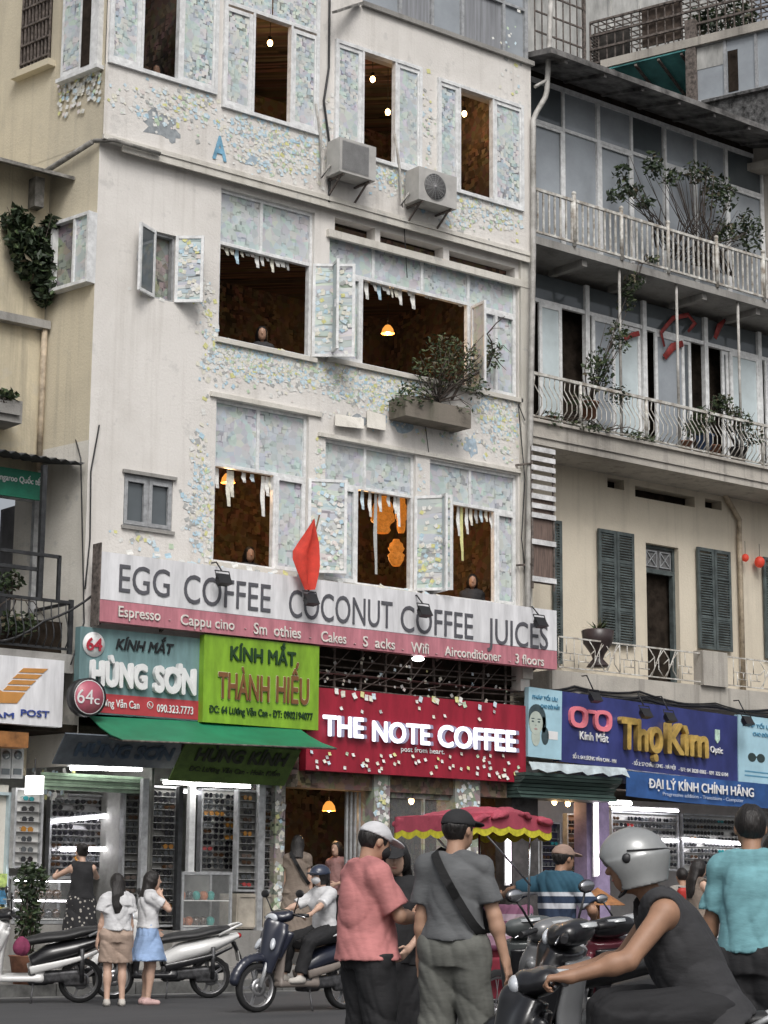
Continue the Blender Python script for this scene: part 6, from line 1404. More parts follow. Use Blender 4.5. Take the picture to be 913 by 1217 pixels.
    sc = H/1.72; body.scale = (sc, sc, sc); body.location = pos; body.rotation_euler = (0, 0, rad(head-90)); body['rig'] = ''
    del body['rig']; return body, dict(HC=HC, arms=arms, N=N, P=P, U=U, Rt=Rt, Fw=Fw)
# ================================================================== PEOPLE
VIEW = 51.2
C_black = cloth('black_cloth', (.016,.016,.018)); C_pink = cloth('pink_polo', (.52,.205,.20)); C_grey = cloth('grey_tee', (.12,.125,.13)); C_olive = cloth('olive_trousers', (.125,.128,.115)); C_white = cloth('white_cloth', (.62,.62,.63)); C_beige = cloth('beige_cloth', (.40,.30,.24)); C_blue = cloth('pale_blue_skirt', (.28,.40,.62)); C_turq = cloth('turquoise_polo', (.17,.37,.41)); C_dress = cloth('brown_dress', (.20,.16,.13)); C_jean = cloth('blue_jeans', (.10,.16,.27)); C_tank = cloth('charcoal_tank', (.035,.035,.038))
M_wcap = cloth('white_cap', (.62,.62,.64)); M_bcap = cloth('black_cap', (.02,.02,.022)); M_tcap = cloth('tan_cap', (.36,.25,.20))
def striped(name, bands, zf=1.0):
    m = bpy.data.materials.new(name); m.use_nodes = True; t = m.node_tree; b = t.nodes['Principled BSDF']; b.inputs['Roughness'].default_value = .9
    tc = _n(t, 'ShaderNodeTexCoord'); sp = _n(t, 'ShaderNodeSeparateXYZ'); t.links.new(tc.outputs['Object'], sp.inputs[0]); mr = _n(t, 'ShaderNodeMapRange'); mr.inputs['From Min'].default_value = bands[0]; mr.inputs['From Max'].default_value = bands[1]; t.links.new(sp.outputs[2], mr.inputs['Value'])
    r = _n(t, 'ShaderNodeValToRGB'); r.color_ramp.interpolation = 'CONSTANT'; el = r.color_ramp.elements
    for i, (p, c) in enumerate(bands[2]):
        e = el[i] if i < 2 else el.new(p); e.position = p; e.color = (*c, 1)
    t.links.new(mr.outputs[0], r.inputs[0]); t.links.new(r.outputs[0], b.inputs['Base Color']); return m
nv, wh, tl = (.02,.035,.07), (.50,.52,.56), (.025,.085,.13)
C_stripe = striped('striped_polo', (.90, 1.50, [(0,nv),(.12,wh),(.18,nv),(.34,wh),(.44,nv),(.58,wh),(.66,nv),(.76,wh),(.82,tl)]))
def dotted(name, base, dot, sc):
    m = bpy.data.materials.new(name); m.use_nodes = True; t = m.node_tree; b = t.nodes['Principled BSDF']; b.inputs['Roughness'].default_value = .9; tc = _n(t, 'ShaderNodeTexCoord')
    v = _n(t, 'ShaderNodeTexVoronoi', Scale=sc); t.links.new(tc.outputs['Object'], v.inputs['Vector']); r = _n(t, 'ShaderNodeValToRGB'); r.color_ramp.interpolation = 'CONSTANT'; r.color_ramp.elements[0].color = (*dot,1); r.color_ramp.elements[1].color = (*base,1); r.color_ramp.elements[1].position = .26; t.links.new(v.outputs['Distance'], r.inputs[0]); t.links.new(r.outputs[0], b.inputs['Base Color']); return m
C_dots = dotted('dotted_skirt', (.018,.018,.02), (.35,.33,.3), 16); C_floral = dotted('floral_dress', (.20,.09,.14), (.45,.32,.38), 20)
def hold(body, rig, i, off, build, name, mats, label, cat):
    """a thing held in hand i, placed at the palm"""
    M = wm(body); w = Vector(rig['arms'][i][1]); p = M @ (w+Vector(off)); b = MB(); build(b, p); return single(name, b, mats, label, cat)
# men close to the camera
pA, rA = person('person in a pink polo and white cap looking down at a phone', gnd(441, 12.5), VIEW-62, 1.69, hands=((.10,.32,1.13),(-.06,.34,1.12)), elbow=((1,-.6,-1),(-1,-.5,-1)), look=(-16,0), top=C_pink, sleeve=.80, tight=.028, hem=-.05, belly=.05, bottom=C_black, bkind='shorts', blen=.55, bloose=.035, hat='cap', hatm=M_wcap, collar=True, feet=((.11,0),(-.11,-.03)), shoes=M_dshoe, handdir=(((-.25,.8,.5),(-.4,-.3,.9)),((.25,.8,.5),(.4,-.3,.9))), curl=.45, mask=C_black, lean=(-2,0))
ph = wm(pA) @ Vector((.02,.44,1.19)); b = MB(); b.box(-.037,.037,-.006,.006,-.075,.075); o = b.build('phone', M_black); MB().box(-.033,.033,-.009,-.0065,-.068,.068).build('screen', mat('phone_screen', (.1,.12,.15), .1, var=0), o, local=True); o.location = ph; o.rotation_euler = (rad(-50), 0, rad(VIEW-62-90)); tag(o, 'dark phone held by the person in the pink polo', 'phone')
pB, rB = person('person with dark cap, grey tee and olive trousers seen from behind', gnd(541, 12.1), VIEW-20, 1.74, hands=((.32,.04,.79),(-.23,.05,.77)), elbow=((1,-.8,0),(-1,-.8,0)), look=(2,-22), top=C_grey, sleeve=.72, tight=.02, hem=.05, bottom=C_olive, bkind='trousers', blen=1.0, bloose=.030, hat='cap', hatm=M_bcap, strap=1, feet=((.15,.02),(-.13,-.02)), shoes=M_dshoe, skin=M_skin, curl=.3)
pC, rC = person('person in a black dress and dark cap facing the pink polo', gnd(474, 13.5), VIEW+168, 1.60, fem=True, hands=((.10,.26,1.10),(-.14,.24,.98)), elbow=((1,-.4,-1),(-1,-.4,-1)), look=(-8,6), top=C_black, sleeve=.5, hem=-.06, bottom=C_black, bkind='skirt', blen=.62, bloose=.02, hair='long', hat='cap', hatm=M_bcap, skin=M_skinl, bust=1, shoes=M_dshoe)
pD, rD = person('person in a turquoise polo and black shorts walking away', gnd(884, 11.1), VIEW-26, 1.73, skin=M_skind, hands=((.28,.06,.80),(-.31,.10,.82)), look=(0,24), top=C_turq, sleeve=.80, tight=.020, hem=.01, belly=.03, bottom=C_black, bkind='shorts', blen=.55, bloose=.045, collar=True, feet=((.12,.0),(-.10,-.12)), shoes=M_dshoe, lean=(3,0), curl=.35)
# young women and shoppers at the left
pE, rE = person('person in a ruffled white blouse and beige shorts standing by scooters', gnd(152, 24.0), VIEW+16, 1.50, fem=True, hands=((.22,.06,.86),(-.24,.04,.86)), top=C_white, sleeve=.55, tight=.03, hem=.06, bottom=C_beige, bkind='shorts', blen=.42, bloose=.03, hair='long', look=(0,18), ruffle=True, shoes=M_sole, skin=M_skinl, cell=.011)
pF, rF = person('person in a white tee and pale blue skirt with hand at mouth', gnd(188, 24.4), VIEW-70, 1.54, fem=True, hands=((.04,.15,1.42),(-.14,.14,.96)), elbow=((1,.2,-1.2),(-1,-.6,-.2)), top=C_white, sleeve=.6, tight=.02, hem=.055, bottom=C_blue, bkind='skirt', blen=.36, bloose=.030, hair='bob', look=(0,0), shoes=M_pinkshoe, skin=M_skinl, cell=.011, bust=1)
pG, rG = person('person in a black tank top and dotted skirt reaching to the racks', gnd(110, 27.0, .31), VIEW+12, 1.62, fem=True, hands=((.06,.36,1.42),(-.34,.38,1.30)), elbow=((1,-.2,-1),(-1,-.2,-.6)), top=C_black, sleeve=0, tight=.012, hem=.04, bottom=C_dots, bkind='skirt', blen=.60, bloose=.022, hair='bun', look=(0,20), shoes=M_dshoe, skin=M_skinl, cell=.011)
pH, rH = person('person in a brown dress with a thin dark strap in the coffee doorway', gnd(359, 29.6, .48), VIEW-6, 1.66, fem=True, hands=((.22,.06,.84),(-.22,.08,.84)), top=C_dress, sleeve=.45, hem=-.06, bottom=C_dress, bkind='skirt', blen=.66, bloose=.03, hair='bob', strap=1, skin=M_skinl, cell=.012, shoes=M_dshoe)
pI, rI = person('person in a dusty pink top inside the coffee doorway behind the brown dress', gnd(406, 31.2, .48), VIEW+150, 1.62, fem=True, hands=((.12,.25,1.05),(-.12,.25,1.05)), top=cloth('dusty_pink_top', (.36,.20,.19)), sleeve=1.4, hem=-.05, bottom=C_black, blen=.95, hair='long', skin=M_skinl, cell=.013, shoes=M_dshoe)
pJ, rJ = person('person with long dark hair and jeans in front of the bright shop', gnd(822, 26.5, .15), VIEW-60, 1.62, fem=True, hands=((.16,.28,1.15),(-.14,.34,1.18)), elbow=((1,-.3,-1),(-1,-.3,-1)), top=C_dress, sleeve=0, hem=-.03, bottom=C_jean, blen=.95, bloose=.01, hair='long', skin=M_skinl, cell=.012, shoes=M_sole)
pK, rK = person('person with a red backpack in front of the white display wall', gnd(806, 27.2, .15), VIEW+10, 1.52, hands=((.24,.05,.84),(-.24,.05,.84)), top=cloth('pale_grey_tee', (.33,.31,.28)), sleeve=.6, bottom=C_beige, bkind='shorts', blen=.5, hair='short', cell=.012, shoes=M_dshoe)
S_ = Sdf((-.2,-.32,.95), (.2,-.05,1.48), .01); S_.rbox((0,-.19,1.22), (.15,.075,.22), .06); S_.rbox((0,-.265,1.12), (.11,.03,.10), .03, k=.02); o = bpy.data.objects.new('backpack', S_.mesh('backpack', cloth('red_nylon', (.55,.04,.03), rough=.6))); COL.objects.link(o); o.matrix_basis = pK.matrix_basis.copy(); tag(o, 'red backpack worn by the person before the white display wall', 'backpack')
for s in (1,-1): b = MB(); b.tube([(.08*s,-.14,1.42),(.10*s,-.03,1.46),(.11*s,.11,1.38),(.11*s,.125,1.2),(.12*s,.0,1.02),(.10*s,-.13,1.02)], .016, 6); b.build('shoulder_strap', C_black, o, local=True)
pL, rL = person('person in a purple patterned dress cut off by the photo edge', gnd(917, 11.6), VIEW-10, 1.60, fem=True, hands=((.22,.05,.84),(-.22,.05,.84)), top=C_floral, sleeve=.6, hem=-.05, bottom=C_floral, bkind='skirt', blen=.75, bloose=.03, hair='long', shoes=M_dshoe, cell=.012)
# people seen in the upper openings
for px, py, Y, fl_, lab, hd in ((189, 83, .9, 12.26, 'person sitting by the corner opening of the uppermost storey', 215), (311, 394, .75, 9.21, 'person looking out of the first opening of the third storey', 240), (296, 656, .9, 6.03, 'person seated behind the first opening above the long board', 250), (561, 688, .7, 6.03, 'person seated behind the last opening above the long board', 235)):
    x, z = fac(px, py, Y); zh = z-1.60
    person(lab, (x, Y, zh), hd, 1.66, fem=True, hands=((.12,.22,1.0),(-.12,.22,1.0)), top=C_tank, sleeve=.8, bottom=C_black, blen=.9, hair='bob', skin=M_skin, cell=.012)
# ================================================================== SCOOTERS
M_tyre = mat('tyre_rubber', (.016,.016,.017), .85, var=.2); M_rim = mat('alloy_rim', (.42,.42,.43), .35, .8, var=.1); M_tail = mat('tail_lens', (.35,.02,.02), .15, var=0); M_head = mat('headlight_glass', (.55,.58,.62), .06, var=.1, spec=.8); M_engine = mat('engine_metal', (.10,.10,.105), .5, .6, var=.35, scale=14)
def paint(name, c): return mat(name, c, .28, var=.06, scale=3, coat=.5)
P_white = paint('white_paint', (.66,.66,.65)); P_navy = paint('navy_paint', (.016,.019,.034)); P_black = paint('black_paint', (.012,.012,.014)); P_grey = paint('grey_paint', (.17,.175,.18)); M_seat = mat('seat_vinyl', (.02,.02,.021), .5, var=.1, bump=.15, bscale=80); P_brown = mat('brown_side', (.20,.17,.15), .5, var=.1); M_smoke = mat('smoke_gauge', (.45,.47,.48), .08, var=.15, spec=.8)
def wheel(par, y, R, w, spokes, wire=False):
    b = MB(); n = 26; b.lathe([(R-.055,-w*.45),(R-.02,-w*.5),(R-.004,-w*.3),(R,0),(R-.004,w*.3),(R-.02,w*.5),(R-.055,w*.45),(R-.055,-w*.45)], (0,y,R), 'X', n); t = b.build('wheel', M_tyre, par, local=True)
    b = MB(); b.lathe([(R-.058,-w*.4),(R-.075,-w*.25),(R-.075,w*.25),(R-.058,w*.4)], (0,y,R), 'X', n); b.lathe([(0,-w*.6),(.045,-w*.6),(.05,0),(.045,w*.6),(0,w*.6)], (0,y,R), 'X', 12)
    for i in range(spokes):
        a = 2*math.pi*i/spokes; r0, r1 = .04, R-.07
        if wire: b.bar((0.02*(-1)**i, y+r0*math.cos(a), R+r0*math.sin(a)), (0, y+r1*math.cos(a+.25*(-1)**i), R+r1*math.sin(a+.25*(-1)**i)), .006)
        else: b.bar((0, y+r0*math.cos(a), R+r0*math.sin(a)), (0, y+r1*math.cos(a), R+r1*math.sin(a)), .03, .022, up=(1,0,0))
    if not wire: b.lathe([(.06,-w*.62),(.10,-w*.62),(.10,-w*.58),(.06,-w*.58)], (0,y,R), 'X', 18)
    b.build('rim', M_rim, t, local=True); return t
def sdf_part(par, name, m, lo, hi, fn, cell=.012):
    S_ = Sdf(lo, hi, cell); fn(S_); o = bpy.data.objects.new(name, S_.mesh(name, m)); COL.objects.link(o); o.parent = par; return o
def qx(a): return Quaternion((1,0,0), rad(a))
def scooter(label, loc, head, body, accent, seat=M_seat, R=.265, group=None, lean=0, steer=0, cub=False, fairing=None, apron=None, rack=True, mirrors=True):
    """a step-through scooter: +y ahead, wheels on z = 0"""
    t = thing('scooter', label, 'scooter', loc, rad(head-90), group); t.rotation_euler[1] = rad(lean)
    yf, yr = .62, -.62
    wheel(t, yf, R, .085, 5); wheel(t, yr, R, .10, 5)
    def ap(S):
        S.loft([((0,.52,.42), .13, .06), ((0,.47,.62), .20, .07), ((0,.38,.86), .22, .085), ((0,.33,.96), .17, .085)], (1,0,0), k=.02); S.cone((0,.50,.60),(0,.42,.95),.07,.09,k=.05)
        S.cone((.13,.40,.60),(.20,.30,.84),.03,.035,k=.03); S.cone((-.13,.40,.60),(-.20,.30,.84),.03,.035,k=.03)
    sdf_part(t, 'front_apron', apron or body, (-.32,.1,.25), (.32,.75,1.15), ap)
    def inner(S): S.loft([((0,.36,.34), .14, .05), ((0,.34,.62), .15, .05), ((0,.27,.90), .16, .04)], (1,0,0), k=.02); S.rbox((0,.12,.30), (.155,.28,.035), .03, k=.03); S.rbox((0,-.12,.36), (.13,.06,.10), .03, k=.04)
    sdf_part(t, 'floorboard', accent, (-.25,-.3,.2), (.25,.55,1.05), inner)
    def cowl(S): S.ell((0,.30,1.04), (.17,.12,.075), qx(-20), k=.03); S.cone((-.12,.27,1.05),(.12,.27,1.05),.05,k=.04); S.ell((0,.38,1.03), (.11,.06,.07), k=.03)
    sdf_part(t, 'handlebar_cowl', body, (-.3,.05,.85), (.3,.6,1.25), cowl)
    b = MB(); b.ell((0,.425,1.02), (.105,.04,.055), 14, 8); b.build('headlight', M_head, t, local=True)
    for s in (1,-1):
        b = MB(); b.ell((.13*s,.50,.74), (.035,.03,.075), 10, 8, rot=(qx(25) @ Quaternion((0,1,0), -.35*s)).to_matrix()); b.build('indicator', M_head, t, local=True)
        b = MB(); b.tube([(.14*s,.27,1.06),(.36*s,.20,1.05)], .016, 8); b.tube([(.24*s,.24,1.055),(.37*s,.19,1.05)], .021, 8); b.build('grip', M_black, t, local=True)
        b = MB(); b.tube([(.22*s,.27,1.06),(.38*s,.24,1.03)], .007, 5); b.build('brake_lever', M_chrome, t, local=True)
        if not mirrors and s < 2: MB().tube([(.07*s,.50,.62),(.075*s,yf,R)], .024, 8).build('fork', M_alu, t, local=True); continue
        b = MB(); b.tube([(.20*s,.26,1.08),(.27*s,.27,1.20),(.30*s,.28,1.25)], .008, 6); b.ell((.32*s,.28,1.29), (.075,.018,.045), 12, 8); m_ = b.build('mirror', M_black, t, local=True)
        MB().ell((.32*s,.268,1.29), (.066,.012,.038), 12, 6).build('mirror_glass', M_chrome, m_, local=True)
        b = MB(); b.tube([(.07*s,.50,.62),(.075*s,yf,R)], .024, 8); b.build('fork', M_alu, t, local=True)
    b = MB(); b.lathe([(.0,.0),(.07,.0),(.075,-.02)], (0,.22,1.105), 'Z', 16); b.build('gauge', M_smoke, t, local=True)
    def fend(S):
        n = 12
        for i in range(n):
            a0, a1 = rad(15+i*10), rad(15+(i+1)*10); S.cone((0,yf+(R+.035)*math.cos(a0),R+(R+.035)*math.sin(a0)), (0,yf+(R+.035)*math.cos(a1),R+(R+.035)*math.sin(a1)), .062, .062, k=.01)
        S.cone((-.3,yf,R), (.3,yf,R), R+.012, k=0, op='s')
    sdf_part(t, 'front_fender', fairing or body, (-.15,yf-.45,.1), (.15,yf+.42,.75), fend)
    def rear(S):
        S.loft([((0,-.02,.46), .11, .10), ((0,-.22,.56), .155, .13), ((0,-.52,.64), .165, .115), ((0,-.82,.74), .12, .065), ((0,-.96,.79), .07, .035)], (1,0,0), k=.03)
        S.cone((-.4,yr,R), (.4,yr,R), R+.03, k=0, op='s')
    sdf_part(t, 'rear_body', body, (-.3,-1.1,.3), (.3,.15,.95), rear)
    def trim(S):
        for s in (1,-1): S.loft([((.135*s,.0,.40), .02, .05), ((.165*s,-.3,.47), .022, .045), ((.165*s,-.6,.55), .02, .03), ((.13*s,-.86,.66), .015, .02)], (1,0,0), k=.01)
    sdf_part(t, 'side_trim', accent, (-.25,-1.0,.25), (.25,.12,.8), trim)
    def st_(S): S.loft([((0,.06,.72), .085, .05), ((0,-.16,.765), .135, .062), ((0,-.40,.79), .15, .060), ((0,-.62,.845), .135, .058), ((0,-.84,.875), .085, .035)], (1,0,0), k=.02)
    sdf_part(t, 'seat', seat, (-.25,-1.0,.6), (.25,.2,1.0), st_)
    b = MB(); b.ell((0,-.965,.785), (.075,.04,.035), 12, 8); b.build('tail_light', M_tail, t, local=True)
    if rack: b = MB(); b.tube([(.11,-.68,.80),(.11,-.88,.90),(.07,-.98,.93),(-.07,-.98,.93),(-.11,-.88,.90),(-.11,-.68,.80)], .016, 8); b.build('grab_rail', M_alu if body is not P_white else P_white, t, local=True)
    b = MB(); b.hexa([(-.09,-.99,.46),(.09,-.99,.46),(.09,-.98,.46),(-.09,-.98,.46)], [(-.09,-.955,.60),(.09,-.955,.60),(.09,-.945,.60),(-.09,-.945,.60)]); b.build('number_plate', mat('plate_white', (.55,.55,.53), .5, var=.1), t, local=True)
    def fl_(S): S.loft([((0,-.90,.70), .07, .03), ((0,-1.0,.52), .075, .015), ((0,-1.03,.42), .06, .012)], (1,0,0), k=.01)
    sdf_part(t, 'mudguard', M_black, (-.15,-1.15,.3), (.15,-.8,.8), fl_)
    def eng(S): S.rbox((-.06,-.30,.32), (.07,.30,.07), .04, qx(-4)); S.rbox((-.08,-.55,R+.01), (.05,.14,.07), .04, k=.03); S.rbox((.03,-.12,.30), (.09,.12,.09), .03, k=.03)
    sdf_part(t, 'engine', M_engine, (-.25,-.85,.1), (.25,.15,.55), eng)
    b = MB(); b.tube([(.06,-.15,.22),(.12,-.3,.22),(.15,-.42,.27)], .02, 8); b.tube([(.15,-.42,.27),(.155,-.5,.29),(.16,-.88,.36),(.16,-.90,.362)], [.03,.055,.06,.04], 12); b.build('exhaust', M_engine, t, local=True)
    b = MB(); b.tube([(.17,-.60,.66),(.13,yr,R)], .028, 8); b.tube([(-.17,-.60,.66),(-.13,yr,R)], .028, 8); b.build('shock_absorber', M_engine, t, local=True)
    b = MB(); b.tube([(-.10,-.05,.24),(-.20,-.02,.01)], .012, 6); b.build('side_stand', M_engine, t, local=True)
    return t
HL = VIEW+90+14                       # parked along the kerb, pointing to the photo's near end
scooter('white and black scooter parked first by the kerb with a dark seat', gnd(52, 24.6), HL+2, P_black, P_white, lean=-7, group='scooters parked along the kerb', apron=P_white, fairing=P_white)
bp = gnd(43, 24.35, .58); S_ = Sdf((-.25,-.25,-.1), (.25,.25,.35), .012); S_.ell((0,0,.09), (.13,.10,.12), k=.02); S_.ell((0,0,.2), (.07,.05,.06), k=.05); S_.folds(.006, 40, 2); o = bpy.data.objects.new('bag', S_.mesh('bag', cloth('magenta_bag', (.22,.035,.09)))); COL.objects.link(o); o.location = bp; o.scale = (.75,)*3; tag(o, 'small magenta bag hanging at the front of the first parked scooter', 'bag')
scooter('white scooter parked by the kerb behind the two young women', gnd(205, 26.0), HL+6, P_white, P_black, lean=-7, group='scooters parked along the kerb')
S3 = gnd(365, 23.3); h3 = VIEW+130
scooter('dark blue scooter ridden by a person in a white tee and mask', S3, h3, P_navy, P_brown, R=.27)
person('person in a white tee, face mask and dark helmet riding the dark blue scooter', tuple(Vector(S3)+Vector((math.cos(rad(h3)),math.sin(rad(h3)),0))*-.34), h3, 1.60, fem=True, hipz=.93, lean=(4,0), hands=((.33,.50,1.13),(-.33,.50,1.13)), elbow=((1,-.4,-1),(-1,-.4,-1)), feet=((.16,.50),(-.16,.50)), feetz=(.33,.33), knee=((.4,1,.6),(-.4,1,.6)), top=C_white, sleeve=.95, tight=.02, hem=-.04, bottom=C_black, bkind='trousers', blen=.95, hair='pony', hat='halfhelmet', hatm=mat('navy_helmet', (.03,.04,.07), .3, var=.05, coat=.3), mask=C_white, shoes=M_sole, skin=M_skinl, bust=1, curl=.9, handdir=(((-.1,.9,-.1),(0,-.1,-1)),((.1,.9,-.1),(0,-.1,-1))))
scooter('grey scooter with a pale gauge parked among the men near the pink cart', gnd(705, 13.2), VIEW+38, P_grey, P_black, lean=-6, group='scooters parked near the pink cart')
scooter('dark scooter with a maroon front parked behind the grey one', gnd(762, 14.6), VIEW+25, P_black, P_black, lean=-6, group='scooters parked near the pink cart', apron=paint('maroon_paint', (.10,.02,.03)), mirrors=False)
scooter('black scooter with chrome parts standing beyond the rider in the charcoal tank top', gnd(742, 11.6), VIEW+62, P_black, P_grey, lean=-6, group='scooters parked near the pink cart', mirrors=False)
scooter('grey green scooter with its tail towards the camera beside the cart wheel', gnd(655, 14.4), VIEW+8, paint('slate_paint', (.09,.10,.10)), P_black, lean=-6, group='scooters parked near the pink cart', mirrors=False)
scooter('silver scooter parked beyond the barrel in front of the bright shop', gnd(778, 19.0), VIEW+30, paint('silver_paint', (.36,.37,.38)), P_black, lean=-6, group='scooters parked near the pink cart')
# the rider passing close to the camera
RH = VIEW+88; RP = gnd(805, 8.8); fw = Vector((math.cos(rad(RH)), math.sin(rad(RH)), 0))
scooter('black scooter ridden past by a person in a grey helmet and tank top', tuple(RP+fw*.36), RH, P_black, P_black, R=.27, mirrors=False).scale = (.84,)*3
person('person in a silver grey helmet and charcoal tank top riding the black scooter', tuple(RP+fw*-.10), RH, 1.72, skin=M_skind, hipz=.755, lean=(25,0), hands=((.30,.58,.905),(-.30,.60,.905)), elbow=((.8,-.3,-1),(-.8,-.3,-1)), feet=((.17,.52),(-.17,.52)), feetz=(.27,.27), knee=((.5,1,.6),(-.5,1,.6)), look=(-4,0), top=C_tank, sleeve=0, tight=.022, hem=-.08, belly=.03, bottom=C_black, bkind='trousers', blen=.92, hat='helmet', hatm=mat('silver_helmet', (.30,.31,.31), .3, .15, var=.08, coat=.4), shoes=M_dshoe, curl=.95, handdir=(((-.1,.9,-.05),(0,-.1,-1)),((.1,.9,-.05),(0,-.1,-1))), thumb=((-1,0,0),(1,0,0)), cell=.0085)
# ================================================================== CYCLO with the pink canopy
CYH = VIEW+90+42; CYP = gnd(588, 17.2)
cy = thing('cyclo', 'three wheeled pedal cab with a pink fringed canopy and striped seat back', 'pedal cab', tuple(CYP), rad(CYH-90))
M_maroon = mat('maroon_vinyl', (.20,.02,.035), .5, var=.15); M_canopy = mat('pink_canvas', (.40,.065,.10), .75, var=.18, scale=4); M_fringe = mat('yellow_fringe', (.55,.50,.03), .8, var=.2, scale=20)
for x in (-.47, .47): w_ = wheel(cy, .42, .34, .05, 18, True); w_.location = (x, 0, 0)
wheel(cy, -1.05, .34, .05, 18, True)
b = MB()
for x in (-.36, .36): b.tube([(x,.75,.40),(x,.10,.46),(x,-.12,1.06),(x,-.16,1.12)], .018, 8); b.tube([(x,.62,.62),(x,.0,.72),(x,-.14,.74)], .016, 8); b.tube([(x,.62,.62),(x,.62,.42)], .014, 6); b.tube([(x,-.12,1.05),(x*1.05,-.14,1.80)], .013, 6); b.tube([(x*1.05,-.14,1.35),(x*1.05,.55,1.80)], .010, 6)
b.tube([(-.47,.42,.34),(.47,.42,.34)], .016, 8); b.tube([(-.36,-.13,1.08),(.36,-.13,1.08)], .016, 8); b.tube([(0,.1,.42),(0,-.5,.36),(0,-1.05,.34)], .022, 8); b.tube([(0,-.55,.36),(0,-.78,.92)], .018, 8); b.tube([(0,-1.05,.34),(0,-.74,.80)], .014, 6); b.tube([(-.3,-.2,1.06),(.3,-.2,1.06)], .016, 8)
b.tube([(-.36,.75,.40),(.36,.75,.40)], .018, 8); b.build('frame', M_chrome, cy, local=True)
sdf_part(cy, 'seat', M_maroon, (-.5,-.2,.3), (.5,.8,.7), lambda S: S.rbox((0,.28,.50), (.34,.30,.07), .04))
sdf_part(cy, 'side_panel', M_maroon, (-.5,-.35,.3), (.5,.75,1.2), lambda S: (S.rbox((.36,.18,.60), (.02,.30,.17), .02), S.rbox((-.36,.18,.60), (.02,.30,.17), .02), S.rbox((0,-.12,.66), (.36,.025,.22), .02)))
C_back = striped('striped_seat_cloth', (.62, 1.18, [(0,(.30,.12,.20)),(.18,(.45,.36,.42)),(.30,(.26,.10,.18)),(.42,(.40,.24,.32)),(.56,(.55,.46,.50)),(.66,(.24,.09,.17)),(.78,(.48,.36,.43)),(.88,(.28,.12,.2))]))
sdf_part(cy, 'backrest', C_back, (-.5,-.35,.75), (.5,.1,1.3), lambda S: (S.rbox((0,-.13,1.0), (.37,.05,.19), .04, qx(14)), S.folds(.004, 30, 4)))
sdf_part(cy, 'saddle', M_seat, (-.2,-1.0,.85), (.2,-.55,1.05), lambda S: S.loft([((0,-.62,.95), .05, .03), ((0,-.90,.97), .12, .04)], (1,0,0)))
def cany(S):
    S.loft([((0,-.32,1.86), .47, .05), ((0,.2,1.93), .50, .06), ((0,.92,1.84), .48, .05)], (1,0,0), k=.02); S.folds(.006, 22, 8)
o = sdf_part(cy, 'canopy', M_canopy, (-.65,-.5,1.65), (.65,1.1,2.1), cany, .015)
b = MB(); b2 = MB()
per = [(-.49,-.33),(.49,-.33),(.51,.2),(.49,.93),(-.49,.93),(-.51,.2)]; pts = []
for i in range(6):
    p, q = per[i], per[(i+1)%6]; n = max(4, int(math.hypot(q[0]-p[0], q[1]-p[1])/.03)); pts += [(p[0]+(q[0]-p[0])*k/n, p[1]+(q[1]-p[1])*k/n) for k in range(n)]
n = len(pts); zt_ = lambda p: 1.90+.03*(1-((p[1]-.3)/.63)**2); zb_ = lambda i, p: zt_(p)-.135-.028*abs(math.sin(i*math.pi/7))
for bb, o_, f0, f1, off in ((b, 0, 0, .80, 0), (b2, 0, .80, 1.15, .004)):
    vs = []
    for i, p in enumerate(pts):
        z0, z1 = zt_(p), zb_(i, p); k = 1+off; vs += [(p[0]*k, p[1]*k, z0+(z1-z0)*f0), (p[0]*k*1.01, p[1]*k*1.005, z0+(z1-z0)*f1)]
    m = len(vs); fs = [(2*i, 2*i+1, (2*i+3) % m, (2*i+2) % m) for i in range(n)]; bb.add(vs, fs, 0, True)
v_ = b.build('valance', M_canopy, cy, local=True); b2.build('fringe', M_fringe, v_, local=True)
cy.scale = (.8, .84, 1)
# its driver, sitting sideways on the saddle
DP = CYP + Vector((math.cos(rad(CYH)), math.sin(rad(CYH)), 0))*-.86
pM, rM = person('person in a striped polo and tan cap resting on the pedal cab saddle', tuple(DP*.86+CYP*.14+Vector((0,0,-.06))), VIEW-34, 1.68, skin=M_skind, hipz=1.02, lean=(8,0), hands=((.22,.30,1.16),(-.62,.12,1.36)), elbow=((1,-.3,-1),(-1,-.6,-.3)), feet=((.14,.34),(-.12,.20)), feetz=(.28,.3), knee=((.3,1,.5),(-.3,1,.5)), look=(0,-20), top=C_stripe, sleeve=.8, tight=.026, hem=-.08, bottom=C_black, blen=.95, hat='cap', hatm=M_tcap, collar=True, shoes=M_dshoe)
# goods by the entrance: wooden barrels, conical hat
x0 = gnd(722, 20.5, .0)
b = MB(); b.lathe([(.0,.0),(.24,.0),(.28,.2),(.29,.4),(.27,.6),(.24,.78),(0,.78)], tuple(x0), n=20); bt = single('barrel', b, mat('pale_wood_barrel', (.36,.22,.12), .6, var=.3, scale=4, stretch=(6,6,.6)), 'pale wooden barrel with metal hoops behind the grey scooter', 'barrel')
b = MB(); 
for z in (.08,.22,.36,.50,.64,.74): r_ = .285 if .15 < z < .6 else .265; b.lathe([(r_,z-.018),(r_+.008,z-.018),(r_+.008,z+.018),(r_,z+.018)], (0,0,0), n=20)
b.build('hoop', M_alu, bt, local=True)
x1 = gnd(707, 19.8, .0); b = MB(); b.lathe([(0,1.36),(.05,1.33),(.26,1.20),(.265,1.19),(.25,1.19),(0,1.30)], tuple(x1), n=22); b.lathe([(.0,0),(.2,0),(.2,.03),(.02,.05),(.02,1.19),(.05,1.22),(0,1.24)], tuple(x1), n=14)
single('basket_stand', b, mat('orange_wicker', (.36,.16,.06), .7, var=.3, scale=9), 'round orange wicker tray on a slim stand beside the barrel', 'stand')
